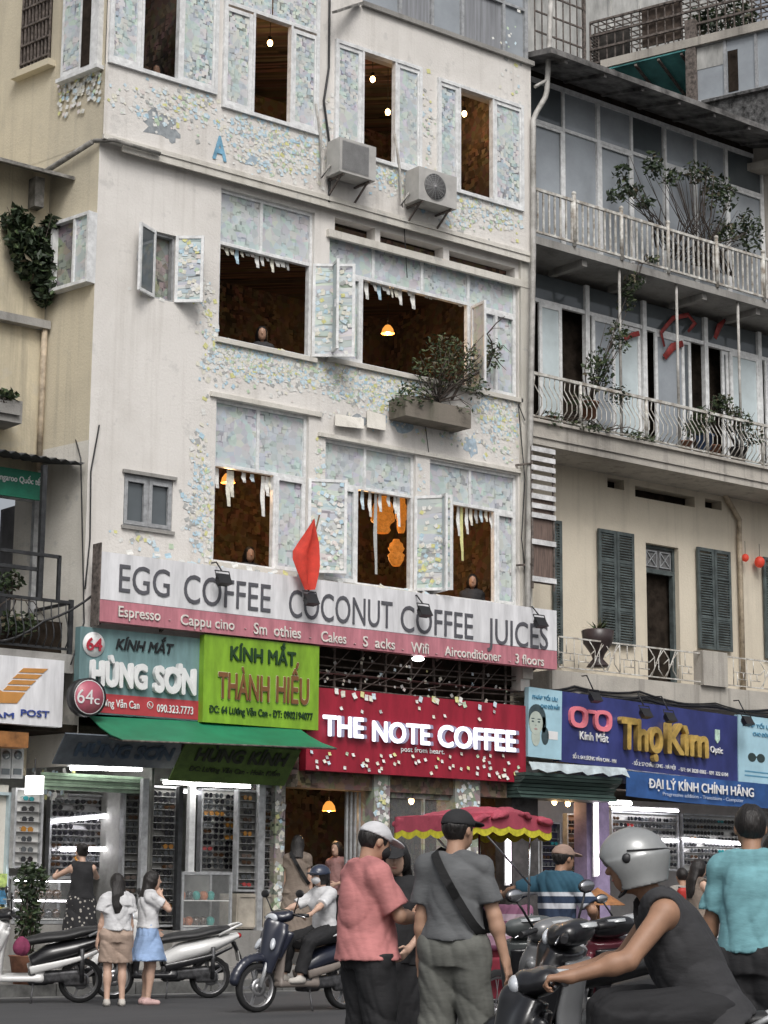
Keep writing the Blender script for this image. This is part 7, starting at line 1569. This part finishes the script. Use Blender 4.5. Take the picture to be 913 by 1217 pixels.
# ================================================================== PAPER NOTES
random.seed(21)
NOTE_W = [.36,.15,.08,.13,.06,.07,.11,.04]
PINS = MB(); NN = [0]
def note_quad(mb, c, u, v, n, w, h, mi):
    c = Vector(c); lift = random.uniform(.0005, .006); a = random.uniform(-.7, .7); uu = (u*math.cos(a)+v*math.sin(a)); vv = (v*math.cos(a)-u*math.sin(a)); t0 = n*.004; t1 = n*(.004+lift)
    mb.add([c-uu*w/2+vv*h/2+t0, c+uu*w/2+vv*h/2+t0, c+uu*w/2-vv*h/2+t1, c-uu*w/2-vv*h/2+t1], [(0,1,2,3)], mi)
UX, UZ, NY = Vector((1,0,0)), Vector((0,0,1)), Vector((0,-1,0))
def single_note(c, label, group, w=.07, h=.075, u=UX, v=UZ, n=NY, cols=NOTE_W, name='paper_note'):
    mb = MB(); k = random.choices(range(8), cols)[0]; lift = random.uniform(.004, .03); a = random.uniform(-.45, .45); uu = u*math.cos(a)+v*math.sin(a); vv = v*math.cos(a)-u*math.sin(a)
    q = [-uu*w/2+vv*h/2, uu*w/2+vv*h/2, uu*w/2-vv*h/2+n*lift, -uu*w/2-vv*h/2+n*lift]; mid = [(q[0]+q[3])/2-n*.006, (q[1]+q[2])/2-n*.006]
    vs = [q[0], q[1], mid[1], q[2], q[3], mid[0]]; mb.add([p+n*.002 for p in vs]+[p for p in vs], [(0,1,2,5),(5,2,3,4),(6,11,8,7),(11,10,9,8),(0,6,7,1),(3,9,10,4)])
    o = mb.build(name, M_notes[k]); o.location = Vector(c)+n*.008; NN[0] += 1; return tag(o, label, 'paper note', group)
def cloud(cx, cy, rx, ry, n, Y, cols=NOTE_W, holes=(), sz=(.028,.075), pw=.75):
    for _ in range(int(n*1.25)):
        r = random.random()**pw*(1.55 if random.random() < .25 else 1); a = random.uniform(0, 2*math.pi); px, py = cx+rx*r*math.cos(a), cy+ry*r*math.sin(a)+(rx*r*math.cos(a))*.2
        x, z = fac(px, py, Y)
        if any(h[0]-.02 < x < h[1]+.02 and h[2]-.0 < z < h[3]+.0 for h in holes) or x > XR-.22 or x < XL+.05: continue
        s_ = random.uniform(*sz); note_quad(PINS, (x, Y, z), UX, UZ, NY, s_*random.uniform(.7,1.3), s_*random.uniform(.7,1.3), random.choices(range(8), cols)[0])
H4 = [f4b, f4c, f4d, f4e]; H3 = [f3a, f3b, st3]; H2 = [f2a, f2b, f2c, st2]
BLU = [.25,.28,.2,.06,.03,.04,.12,.02]

for a in ((190,128,62,22,120),(225,125,40,26,90),(318,172,58,34,330),(345,190,40,20,120),(245,90,16,40,60),(385,160,14,50,70),(442,200,40,16,160),(470,215,30,18,90),(510,175,12,60,60),(560,240,55,30,320),(598,252,26,22,120),(540,255,30,20,90),(605,60,20,80,30)): cloud(*a, Y4, holes=H4)
for a in ((300,424,48,30,520),(345,440,44,24,260),(275,418,20,30,130),(365,432,22,16,60),(440,462,52,26,480),(400,452,24,24,120),(470,468,40,22,190),(250,410,10,70,70),(385,420,8,40,30),(590,492,28,26,200),(600,520,22,30,90),(540,520,50,14,60),(240,360,12,40,25),(190,352,30,6,25),(600,480,24,10,60),(420,500,50,10,40)): cloud(*a, 0, holes=H3+H2)
for a in ((242,600,13,60,120),(236,560,12,60,60),(250,640,8,30,40),(380,560,6,50,26),(500,580,6,40,22),(300,668,44,5,110),(440,692,50,6,130),(560,708,50,7,150),(610,690,14,30,60),(345,655,24,10,60),(500,690,14,12,40),(620,600,5,60,25),(170,640,40,10,20)): cloud(*a, 0, holes=H2)
cloud(232, 600, 14, 60, 60, 0, BLU, H2); cloud(320, 160, 50, 30, 120, Y4, BLU, H4)
# papers on the side wall window edge and pillars
for _ in range(120):
    t_ = random.uniform(0, 1.0); z = random.choice([random.uniform(z_b-.6, z_b-.1), random.uniform(z_b-.35, z_b)]); note_quad(PINS, SW(t_, z, .024), Vector((SDX,SDY,0)), UZ, Vector((-SDY,SDX,0)), .06, .06, random.choices(range(8), NOTE_W)[0])
for _ in range(50):
    t_ = random.uniform(.05, 1.0); z = random.uniform(bz0-.4, bz0); note_quad(PINS, SW(t_, z, .004), Vector((SDX,SDY,0)), UZ, Vector((-SDY,SDX,0)), .06, .06, random.choices(range(8), NOTE_W)[0])
def rect_notes(x0, x1, z0, z1, Y, n, cols=NOTE_W, sz=(.04,.08)):
    for _ in range(n): s_ = random.uniform(*sz); note_quad(PINS, (random.uniform(x0,x1), Y, random.uniform(z0,z1)), UX, UZ, NY, s_, s_, random.choices(range(8), cols)[0])
DK = [.2,.1,.05,.25,.08,.08,.2,.04]
for l, r, Y in ((326,338,-.2),(444,463,-.05),(541,571,-.05)): rect_notes(fx(l,1030,Y)+.03, fx(r,1030,Y)-.03, .6, 3.2, Y-.001, int((r-l)*5), DK)
# leaves of the opened casements, dressed thickly with notes
for cs in [o for o in house.children if o.name.startswith('casement')]:
    pn = [c for c in cs.children if c.name.startswith('pane')][0]
    if pn.data.materials[0] is not M_npane2: continue
    P_ = [wm(pn) @ v.co for v in pn.data.vertices]; zz = [p.z for p in P_]; lo = [p for p in P_ if p.z < min(zz)+.01]
    a_, b_ = max(((p, q) for p in lo for q in lo), key=lambda t: (t[0]-t[1]).length); d_ = (b_-a_); n_ = d_.cross(UZ).normalized()
    for s_ in (1, -1):
        for _ in range(int(150*d_.length)): note_quad(PINS, a_.lerp(b_, random.uniform(.06,.94))+Vector((0,0,random.uniform(.03, max(zz)-min(zz)-.03)))+n_*.008*s_, d_.normalized(), UZ, n_*s_, .06, .06, random.choices(range(8), NOTE_W)[0])
# papers over the red board edges' lattice gap and inside papered room sills
rect_notes(XC+.6, XD-.3, 4.36, 4.9, .05, 55, [.06,.05,.03,.15,.05,.08,.5,.03], (.03,.06))
o = PINS.build('paper_notes', M_notes); tag(o, 'thick drifts of small paper notes stuck around the windows of the white house', 'paper notes', kind='stuff')
r = random.Random(31)
for i, (px, py, rx, ry, c, Y) in enumerate(((192,150,24,17,0,Y4),(182,140,10,12,0,Y4),(205,160,9,10,0,Y4),(478,505,14,9,1,0),(560,528,10,14,1,0),(452,498,9,7,1,0),(576,478,7,12,1,0),(300,190,12,7,1,Y4),(424,500,12,9,0,0))):
    b = MB(); n = 16; P_ = []
    for k in range(n): a = 2*math.pi*k/n; q = r.uniform(.55,1.15); x, z = fac(px+rx*q*math.cos(a), py+ry*q*math.sin(a), Y); P_.append((x, z))
    b.prism(P_, Y-.0025-.0004*i, Y+.001); b.build('paint_patch', (mat('grey_paint_patch', (.33,.36,.38), .85, var=.2, scale=9), mat('blue_paint_patch', (.42,.52,.60), .85, var=.2, scale=9))[c], house)
# --- notes one can tell apart
def fac_note(px, py, Y, label, group, **k): x, z = fac(px, py, Y); return single_note((x, Y, z), label, group, **k)
RC = [.25,.04,.0,.35,.05,.06,.15,.10]
for _ in range(24): fac_note(random.uniform(372,618), random.gauss(0, 4)+random.choice([912,908,903])+12*random.random()*0+(random.random()*0), YC, 'pale paper note stuck along the lower part of the red coffee board', 'notes low on the red board', w=.05, h=.05, cols=RC)
for _ in range(17): px = random.uniform(366,480); fac_note(px, random.uniform(893,914)+(px-366)*.05, YC, 'pale paper note in the cluster at the low corner of the red coffee board', 'notes at the corner of the red board', w=.05, h=.05, cols=RC)
for _ in range(14): px = random.uniform(545,618); fac_note(px, random.uniform(914,925)+(px-600)*.06, YC, 'small paper note in the dense row under the last letters of the red board', 'notes under the last letters', w=.055, h=.055, cols=RC)
for px, py in ((405,842),(430,846),(452,846),(495,834),(498,842),(515,852),(528,851),(569,855),(587,846),(468,897),(490,899),(497,905),(505,903),(520,902),(525,905),(548,896),(575,911),(583,913)): fac_note(px, py, YC, 'lone paper note in the middle of the red coffee board', 'scattered notes on the red board', w=.05, h=.05, cols=RC)
for _ in range(18): px = random.choice([random.uniform(395,450), random.uniform(480,520), random.uniform(540,590)]); fac_note(px, 822+(px-390)*.075+random.uniform(-2,6), YC, 'paper note hanging over the top edge of the red coffee board', 'notes on the top edge of the red board', w=.07, h=.09, cols=[.3,.15,.05,.3,.05,.05,.05,.05])
for _ in range(40): px = random.uniform(150,655); fac_note(px, 655+(px-120)*.148-random.uniform(-1,7), YE+.05, 'paper scrap lying along the top edge of the long white board', 'scraps along the long board', w=.10, h=.07, cols=[.3,.2,.08,.2,.04,.04,.1,.04])
def streamer(px, py, ln, Y, label, group, w=.045):
    x, z = fac(px, py, Y); mb = MB(); n = 6; k = random.choices(range(8), [.4,.08,.05,.3,.04,.0,.05,.03])[0]; vs = []
    for i in range(n+1): vs += [(-w/2+.012*math.sin(i*1.3), .02*math.sin(i*.9), -ln*i/n), (w/2+.012*math.sin(i*1.1), .02*math.sin(i*.9+.4), -ln*i/n)]
    m = len(vs); fs = [(2*i, 2*i+1, 2*i+3, 2*i+2) for i in range(n)]; mb.add(vs, fs); mb.add([(v[0], v[1]+.004, v[2]) for v in vs], fs); o = mb.build('paper_streamer', M_notes[k]); o.location = (x, Y, z); NN[0] += 1; tag(o, label, 'paper streamer', group)
for i in range(14): px = 264+i*6; streamer(px, 291+(px-264)*.2, random.uniform(.06,.28), .14, 'pale paper strip hanging in the top of the first opening of the third storey', 'strips in the first opening of the third storey', random.uniform(.05,.09))
for i in range(24): px = 436+i*5; streamer(px, 330+(px-436)*.235, random.uniform(.08,.36) if i < 12 else random.uniform(.04,.15), .14, 'pale paper strip hanging in the top of the wide opening of the third storey', 'strips in the wide opening of the third storey', random.uniform(.04,.09))
for px, ln in ((258,.3),(272,.55),(276,.4),(290,.15),(300,.12),(313,.62),(318,.3),(322,.2)): streamer(px, 556+(px-256)*.17, ln, .14, 'pale paper strip hanging in the first opening above the long board', 'strips in the first opening above the board', .07)
for px, ln in ((431,.3),(440,.4),(447,1.3),(452,.3),(462,.2),(470,.3),(474,.5)): streamer(px, 583+(px-430)*.14, ln, .14, 'pale paper strip hanging in the middle opening above the long board', 'strips in the middle opening above the board', .06)
for px, ln in ((545,.5),(549,.9),(555,.45),(560,.3),(566,.25),(572,.22),(578,.2),(584,.3),(588,.4)): streamer(px, 601+(px-545)*.15, ln, .14, 'white paper streamer hanging in the last opening above the long board', 'ribbons in the last opening above the board', .06)
# marks painted on the wall of the uppermost storey
x, z = fac(252, 187, Y4); text('A', 'painted_letter', mat('blue_wall_paint', (.20,.42,.58), .8, var=.2), house, x, z, fz(252,160,Y4)-z, Y4-.006, width=.26, bold=.03, depth=.002)

# ================================================================== THINGS ON THE WALLS
def condenser(l, r, t, bt, Y, label, fan):
    q = rect(l, r, t, bt, Y-.42); c = thing('air_conditioner', label, 'air conditioner', ((q[0]+q[1])/2, Y-.2, q[2])); x0, x1, z0, z1 = q; y = Y-.42
    body = mat('ivory_casing', (.46,.45,.43), .5, var=.12, scale=4); MB().box(x0, x1, y, Y-.08, z0, z1).build('casing', body, c); g = MB()
    if fan:
        cx, cz, R = x0+(x1-x0)*.42, (z0+z1)/2, (z1-z0)*.40
        MB().lathe([(0,-.004),(R,-.004),(R,-.001)], (cx,y,cz), 'Y', 26).build('fan_opening', mat('dark_fan', (.05,.05,.05), .6), c)
        for k in range(7): g.lathe([(R*(k+1)/7-.008,-.022),(R*(k+1)/7,-.022),(R*(k+1)/7,-.016),(R*(k+1)/7-.008,-.016)], (cx,y,cz), 'Y', 26)
        for k in range(8): a = k*math.pi/8; g.bar((cx-R*math.cos(a),y-.014,cz-R*math.sin(a)), (cx+R*math.cos(a),y-.014,cz+R*math.sin(a)), .008)
        g.lathe([(0,-.03),(.03,-.028),(.03,-.02)], (cx,y,cz), 'Y', 12)
    else:
        x2 = x0+(x1-x0)*.80
        for k in range(26): z = z0+.05+(z1-z0-.1)*k/26; g.box(x0+.05, x2, y-.008, y-.001, z, z+.008)
        for k in range(22): x = x0+.05+(x2-x0-.05)*k/22; g.box(x, x+.008, y-.014, y-.009, z0+.04, z1-.04)
        MB().box(x0+.05, x2, y-.0008, y-.0002, z0+.05, z1-.05).build('coil', mat('grey_coil', (.16,.16,.16), .6), c)
    g.build('grille', mat('grey_grille', (.30,.30,.30), .5, var=.1), c)
    b = MB()
    for x in (x0+.1, x1-.1): b.bar((x,y+.02,z0-.02),(x,Y,z0-.02), .03); b.bar((x,y+.1,z0-.03),(x,Y,z0-.28), .025)
    b.build('bracket', M_rust, c)
    MB().tube([(x0-.02,Y-.2,z0+.15),(x0-.12,Y-.12,z0-.05),(x0-.1,Y-.06,z1),(x0-.2,Y-.05,z1+.6)], .022, 6).build('hose', M_pipe, c)
condenser(404, 447, 162, 203, Y4, 'ivory air conditioner box with a flat ribbed grille below the third window', False); condenser(498, 543, 197, 236, Y4, 'ivory air conditioner box with a round fan grille below the last window', True)
LEAFM = [mat('leaf_dark', (.022,.040,.016), .6, var=.3, scale=20), mat('leaf_mid', (.045,.075,.025), .6, var=.3, scale=20), mat('leaf_pale', (.10,.13,.055), .6, var=.3, scale=20), mat('leaf_dry', (.12,.10,.06), .7, var=.3, scale=20)]
M_twig = mat('twig', (.07,.055,.045), .9, var=.3, scale=10)
def foliage(par, blobs, n, size, seed, w=(3,4,2,.6), long_=1.5, droop=.2):
    r = random.Random(seed); b = MB()
    for _ in range(n):
        c, rr = r.choices(blobs, [q[1][0]*q[1][2] for q in blobs])[0]
        d = Vector((r.gauss(0,1), r.gauss(0,1), r.gauss(0,1))).normalized()*(r.random()**.45); p = Vector(c)+Vector((d.x*rr[0], d.y*rr[1], d.z*rr[2]))
        t = Vector((r.gauss(0,1), r.gauss(0,1), r.gauss(0,.7)-droop)).normalized(); s_ = t.cross(Vector((r.gauss(0,1), r.gauss(0,1), r.gauss(0,1)))).normalized(); L = size*r.uniform(.6,1.3)
        nn = t.cross(s_)*L*.12; b.add([p-t*L*.5*long_, p+s_*L*.38+nn, p+t*L*.5*long_, p-s_*L*.38+nn], [(0,1,2),(0,2,3)], r.choices(range(4), w)[0])
    return b.build('foliage', LEAFM, par)
def twigs(par, base, blobs, n, seed, r0=.012, name='stem', spread=.06):
    r = random.Random(seed); b = MB(); base = Vector(base)
    for _ in range(n):
        c, rr = r.choice(blobs); e = Vector(c)+Vector((r.uniform(-1,1)*rr[0], r.uniform(-1,1)*rr[1], r.uniform(-.5,1)*rr[2])); m = base.lerp(e, .5)+Vector((r.uniform(-.1,.1), r.uniform(-.05,.05), r.uniform(.0,.15)))
        b.tube([base+Vector((r.uniform(-1,1)*spread, 0, 0)), m, e], [r0, r0*.7, r0*.3], 5)
    return b.build(name, M_twig, par)
def P3(px, py, Y): x, z = fac(px, py, Y); return (x, Y, z)
def bl(px, py, Y, rx, ry, dep=.25): s_ = .0125; return (P3(px, py, Y), (rx*s_, dep, ry*s_))
def plant(label, base, blobs, n, size, seed, cat='plant', stems=10, spread=.06, **k):
    t = thing('plant', label, cat, base); foliage(t, blobs, n, size, seed, **k); twigs(t, base, blobs, stems, seed+1, spread=spread); return t
# trough below the wide opening
tq = rect(482, 560, 470, 489, -.42); b = MB(); x0, x1, z0, z1 = tq; b.box(x0, x1, -.42, -.37, z0, z1); b.box(x0, x1, -.05, -.0, z0, z1); b.box(x0, x0+.05, -.37, -.05, z0, z1); b.box(x1-.05, x1, -.37, -.05, z0, z1); b.box(x0, x1, -.419, -.001, z0-.06, z0)
tr = thing('planter_trough', 'weathered concrete planter trough fixed under the wide opening', 'planter', ((x0+x1)/2, -.2, z0)); b.build('trough', plaster('mossy_concrete', (.22,.195,.165), (.07,.08,.05), (.12,.11,.09), .85, .45, .8), tr); MB().box(x0+.05, x1-.05, -.37, -.05, z1-.09, z1-.05).build('soil', M_soil, tr)
bs = P3(520, 478, -.2)
pl = plant('bushy grey green shrub growing out of the weathered planter trough', bs, [bl(520,440,-.22,42,30), bl(555,435,-.2,36,32), bl(490,465,-.3,26,16), bl(565,462,-.25,22,16), bl(530,412,-.15,34,18), bl(580,420,-.15,26,26), bl(500,476,-.44,24,8), bl(548,488,-.44,16,6), bl(474,478,-.3,14,12)], 1450, .046, 5, 'shrub', 46, w=(2,3,3,2), long_=1.9)
b = MB(); b.tube([P3(537,475,-.2),P3(548,455,-.2),P3(570,442,-.22),P3(580,436,-.2),P3(586,420,-.2),P3(584,405,-.22),P3(579,397,-.2),P3(590,384,-.2),P3(600,376,-.2)], [.024,.022,.02,.018,.016,.014,.012,.010,.006], 6); b.tube([P3(586,420,-.2),P3(594,432,-.2),P3(602,440,-.2)], [.01,.008,.004], 5); b.tube([P3(579,397,-.2),P3(586,390,-.24),P3(598,390,-.26)], [.008,.006,.004], 5); b.tube([P3(586,415,-.2),P3(598,410,-.2),P3(606,418,-.2)], [.008,.006,.003], 5); b.build('bare_branch', M_twig, pl)
# shrub on the old yellow wall
plant('dark green shrub rooted high on the old yellow wall', P3(48,360,1.0), [bl(40,305,.85,26,34), bl(20,262,.85,18,16), bl(52,340,.9,13,26), bl(60,270,.9,10,14), bl(28,285,.8,22,18)], 1500, .10, 11, 'shrub', 14, w=(6,2,.3,.2))
plant('small weeds on the stained concrete planter ledge', P3(4,478,.5), [bl(4,470,.6,16,7)], 120, .08, 12, 'plant', 6)
plant('low green weeds in the black iron balcony railing', P3(15,712,.2), [bl(10,690,.25,22,14), bl(20,740,.2,30,16)], 260, .07, 13, 'plant', 8, w=(5,3,1,1))
# upper balcony climbers
def pot(px, py, Y, r, h, m, label, rim=True):
    x, z = fac(px, py, Y); b = MB(); b.lathe([(0,0),(r*.7,0),(r,h),(r*1.1,h),(r*1.1,h*1.08),(r*.92,h*1.08),(r*.88,h*.9),(0,h*.9)], (x,Y,z), n=16); return single('flower_pot', b, m, label, 'flower pot')
plant('sprawling climber with round leaves arching over the uppermost balcony rail', P3(835,318,.3), [bl(855,230,.15,38,32), bl(830,205,.1,28,18), bl(890,275,.2,30,36), bl(795,210,.0,30,14), bl(860,275,.2,26,24)], 900, .072, 15, 'climber', 52, .9, w=(5,3,1,1))
plant('thin climber with dark round leaves along the upper balcony windows', P3(800,300,.3), [bl(775,195,.1,10,22), bl(735,232,.1,22,9), bl(740,210,.1,8,26), bl(765,240,.1,14,12), bl(752,225,.1,14,9)], 300, .085, 16, 'climber', 16, .5, w=(6,2,.4,.4))
plant('trailing pink flowered plant hanging over the upper balcony edge', P3(765,312,.0), [bl(753,335,-.06,12,16), bl(775,308,-.05,14,6)], 150, .06, 17, 'plant', 6, w=(3,4,1,2))
# middle balcony plants
for i, (px, py, lab, m, blobs, nlv) in enumerate(((700,497,'leafy shrub with pale reaching branches on the middle balcony near the pipe', M_terra, [((712,440),(26,34)), ((735,400),(20,26)), ((745,355),(12,22)), ((690,478),(18,14)), ((735,470),(20,18))], 800),
      (838,535,'dense dark bush in a blue tub on the middle balcony', mat('blue_tub', (.05,.10,.22), .5), [((835,500),(22,22)), ((858,478),(14,14)), ((822,510),(14,12))], 600), (878,550,'spiky shrub in a black bowl at the end of the middle balcony', M_black, [((880,505),(20,20)), ((868,490),(14,12)), ((895,520),(14,16))], 420))):
    p_ = pot(px, py, .22, .17, .26, m, ('terracotta pot holding the pale branched shrub', 'blue tub holding the dense dark bush', 'black bowl holding the spiky shrub')[i]); x, z = fac(px, py, .22)
    plant(lab, (x, .22, z+.24), [bl(c[0], c[1], .12, r_[0], r_[1]) for c, r_ in blobs], nlv, .06, 20+i, 'shrub', 16, w=(3,4,1.5,1))
for px, py, lab in ((655,512,'small terracotta pot at the start of the middle balcony'), (815,540,'small terracotta pot beside the blue tub'), (850,545,'wide terracotta pot between the tub and the bowl')): pot(px, py, .15, .12, .22, M_terra, lab)
plant('low trailing green along the foot of the middle balcony rail', P3(720,512,.0), [bl(700,508,-.02,40,7), bl(760,520,-.02,40,6), bl(655,500,.05,16,14)], 420, .05, 31, 'plant', 10)
# low balcony urn with spiky plant
x, z = fac(711, 793, .2); b = MB(); b.lathe([(0,0),(.2,0),(.17,.05),(.09,.14),(.12,.22),(.25,.40),(.28,.62),(.24,.64),(0,.6)], (x,.2,z), n=18); single('urn', b, mat('dark_glazed_urn', (.05,.035,.035), .35, var=.2), 'dark glazed urn behind the thin white railing', 'urn')
t = thing('plant', 'spiky pale agave plant in the dark glazed urn', 'plant', (x,.2,z+.6)); r = random.Random(4); b = MB()
for i in range(46):
    a = r.uniform(0,6.28); e = r.uniform(.15,1.2); L = r.uniform(.22,.36); d = Vector((math.cos(a)*math.cos(e), math.sin(a)*math.cos(e), math.sin(e))); s_ = d.cross(Vector((0,0,1))).normalized()*.018; p = Vector((x,.2,z+.6)); m_ = p+d*L*.55; e_ = p+d*L-Vector((0,0,.05*(1-e/1.2))); b.add([p-s_*.6, p+s_*.6, m_+s_, e_, m_-s_], [(0,1,2,4),(4,2,3)], r.choice((1,1,2,3)))
b.build('leaf', LEAFM, t)
# shop plant by the lit case
gp_ = gnd(50, 26.2, .15); b = MB(); b.lathe([(0,0),(.16,0),(.22,.34),(.24,.36),(.2,.36),(0,.32)], tuple(gp_), n=16); single('flower_pot', b, M_terra, 'brown pot on the pavement before the lit display case', 'flower pot')
pg = tuple(gp_+Vector((0,0,.33))); plant('tall dark slender plant standing before the lit display case', pg, [((pg[0],pg[1],pg[2]+.45),(.17,.17,.42)), ((pg[0]+.02,pg[1],pg[2]+.95),(.24,.2,.25))], 900, .06, 33, 'plant', 12, w=(6,3,.3,.2))
# terrace foliage
uv = PB.uv(858, 12); c_ = PB.pt(uv[0], uv[1], -.6); plant('dark creeper growing through the rusty rooftop cage', PB.pt(uv[0]+.3, uv[1]-1.0, -.6), [(c_, (.7,.5,.45)), (PB.pt(uv[0]-.6, uv[1]+.1, -.5), (.4,.3,.3))], 500, .10, 40, 'climber', 10, w=(6,2,.3,.5))
# red lanterns by the far shutter
for px, py, lab in ((886,663,'small red paper lantern hanging nearer to the rain pipe'), (903,668,'larger red paper lantern hanging beside the far shutter')):
    x, z = fac(px, py, .8); r_ = .07 if px < 890 else .10; t = thing('lantern', lab, 'lantern', (x,.8,z)); MB().ell((x,.8,z), (r_,r_,r_*1.1)).build('shade', mat('red_paper', (.55,.05,.03), .6, var=.1, emit=(1,.08,.03), estr=.15), t); MB().tube([(x,.8,z+r_),(x,.8,z+r_+.25)], .006, 4).build('cord', M_black, t)
# red reflection in the balcony glass, put in as flat coloured strokes
t = thing('swirl', 'curling dull red strokes of a painted reflection on the middle balcony glass', 'swirl', P3(800,400,.84)); M_refl = mat('red_reflection_paint', (.34,.045,.04), .5, var=.25)
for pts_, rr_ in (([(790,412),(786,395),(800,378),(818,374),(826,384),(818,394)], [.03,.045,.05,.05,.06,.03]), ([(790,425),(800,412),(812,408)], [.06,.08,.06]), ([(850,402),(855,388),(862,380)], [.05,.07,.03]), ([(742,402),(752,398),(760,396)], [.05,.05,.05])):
    b = MB(); b.tube([P3(*q, .84) for q in pts_], rr_, 7); b.v = [(p[0], .84+(p[1]-.84)*.15, p[2]) for p in b.v]; b.build('reflection_stroke', M_refl, t)
# ================================================================== CABLES
def cable(pts, r, label, group=None, sag=.0):
    P_ = [Vector(P3(*p)) for p in pts]; out = []
    for a, c in zip(P_[:-1], P_[1:]):
        for i in range(6): f = i/6; q = a.lerp(c, f); q.z -= sag*4*f*(1-f); out.append(q)
    out.append(P_[-1]); b = MB(); b.tube(out, r, 5); return single('cable', b, M_black, label, 'cable', group)
r = random.Random(9)
for i in range(7):
    cable([(628+r.uniform(-4,8), 818+i*3+r.uniform(-4,4), -.02), (690+r.uniform(-10,10), 812+i*5+r.uniform(-5,5), -.03), (770+r.uniform(-10,10), 822+i*3+r.uniform(-6,6), -.04), (850, 836+i*3+r.uniform(-5,5), -.03), (925, 846+i*4+r.uniform(-5,5), -.02)], r.uniform(.012,.028), 'sagging black cable strung along the low balcony edge above the navy board', 'cables over the navy board', .06)
cable([(0,762,-.05),(52,738,-.1),(112,706,-.15)], .018, 'black cable slanting from the iron balcony up to the long white board', sag=.05)
cable([(70,440,.9),(84,500,.6),(96,545,.0),(98,640,-.04),(100,740,-.05),(84,790,-.1)], .011, 'thin cable running down the corner of the white house', sag=.0); cable([(118,505,-.02),(108,560,-.03),(107,640,-.03),(101,700,-.05)], .012, 'thin grey wire looping from a hook on the white wall')
cable([(392,-10,Y4-.05),(391,80,Y4-.04),(385,120,Y4-.05),(393,180,Y4-.05),(391,240,Y4-.03)], .02, 'loose pale hose hanging between the second and third upper windows'); cable([(478,240,Y4-.03),(480,262,-.03),(484,330,-.02)], .008, 'short wire under the round fanned air conditioner')
cable([(624,500,-.1),(616,480,-.1),(624,570,-.12),(620,640,-.1),(627,700,-.1)], .010, 'thin wire looping beside the tall grey drain pipe'); cable([(505,500,-.02),(510,540,-.02)], .006, 'short wire below the planter trough')
b = MB(); p0 = Vector(P3(396,12,-.3)); b.bar(P3(398,14,-.45), P3(428,4,-.15), .10, .04); single('bracket_arm', b, M_conduit, 'dark bracket arm sticking out under the roof room', 'bracket')
# peeling board scraps between the storeys
for l, r_, t_, bt, lab in ((398,432,492,506,'peeling pale board scrap above the middle windows'), (436,458,488,508,'second peeling scrap above the middle windows')):
    a_ = Vector(P3(l,t_,-.01)); c_ = Vector(P3(r_,t_+6,-.01)); d_ = Vector(P3(r_,bt+4,-.14)); e_ = Vector(P3(l,bt,-.10)); b = MB(); b.hexa([a_,c_,d_,e_], [q+Vector((0,-.012,.004)) for q in (a_,c_,d_,e_)]); single('board_scrap', b, M_wnote, lab, 'board')
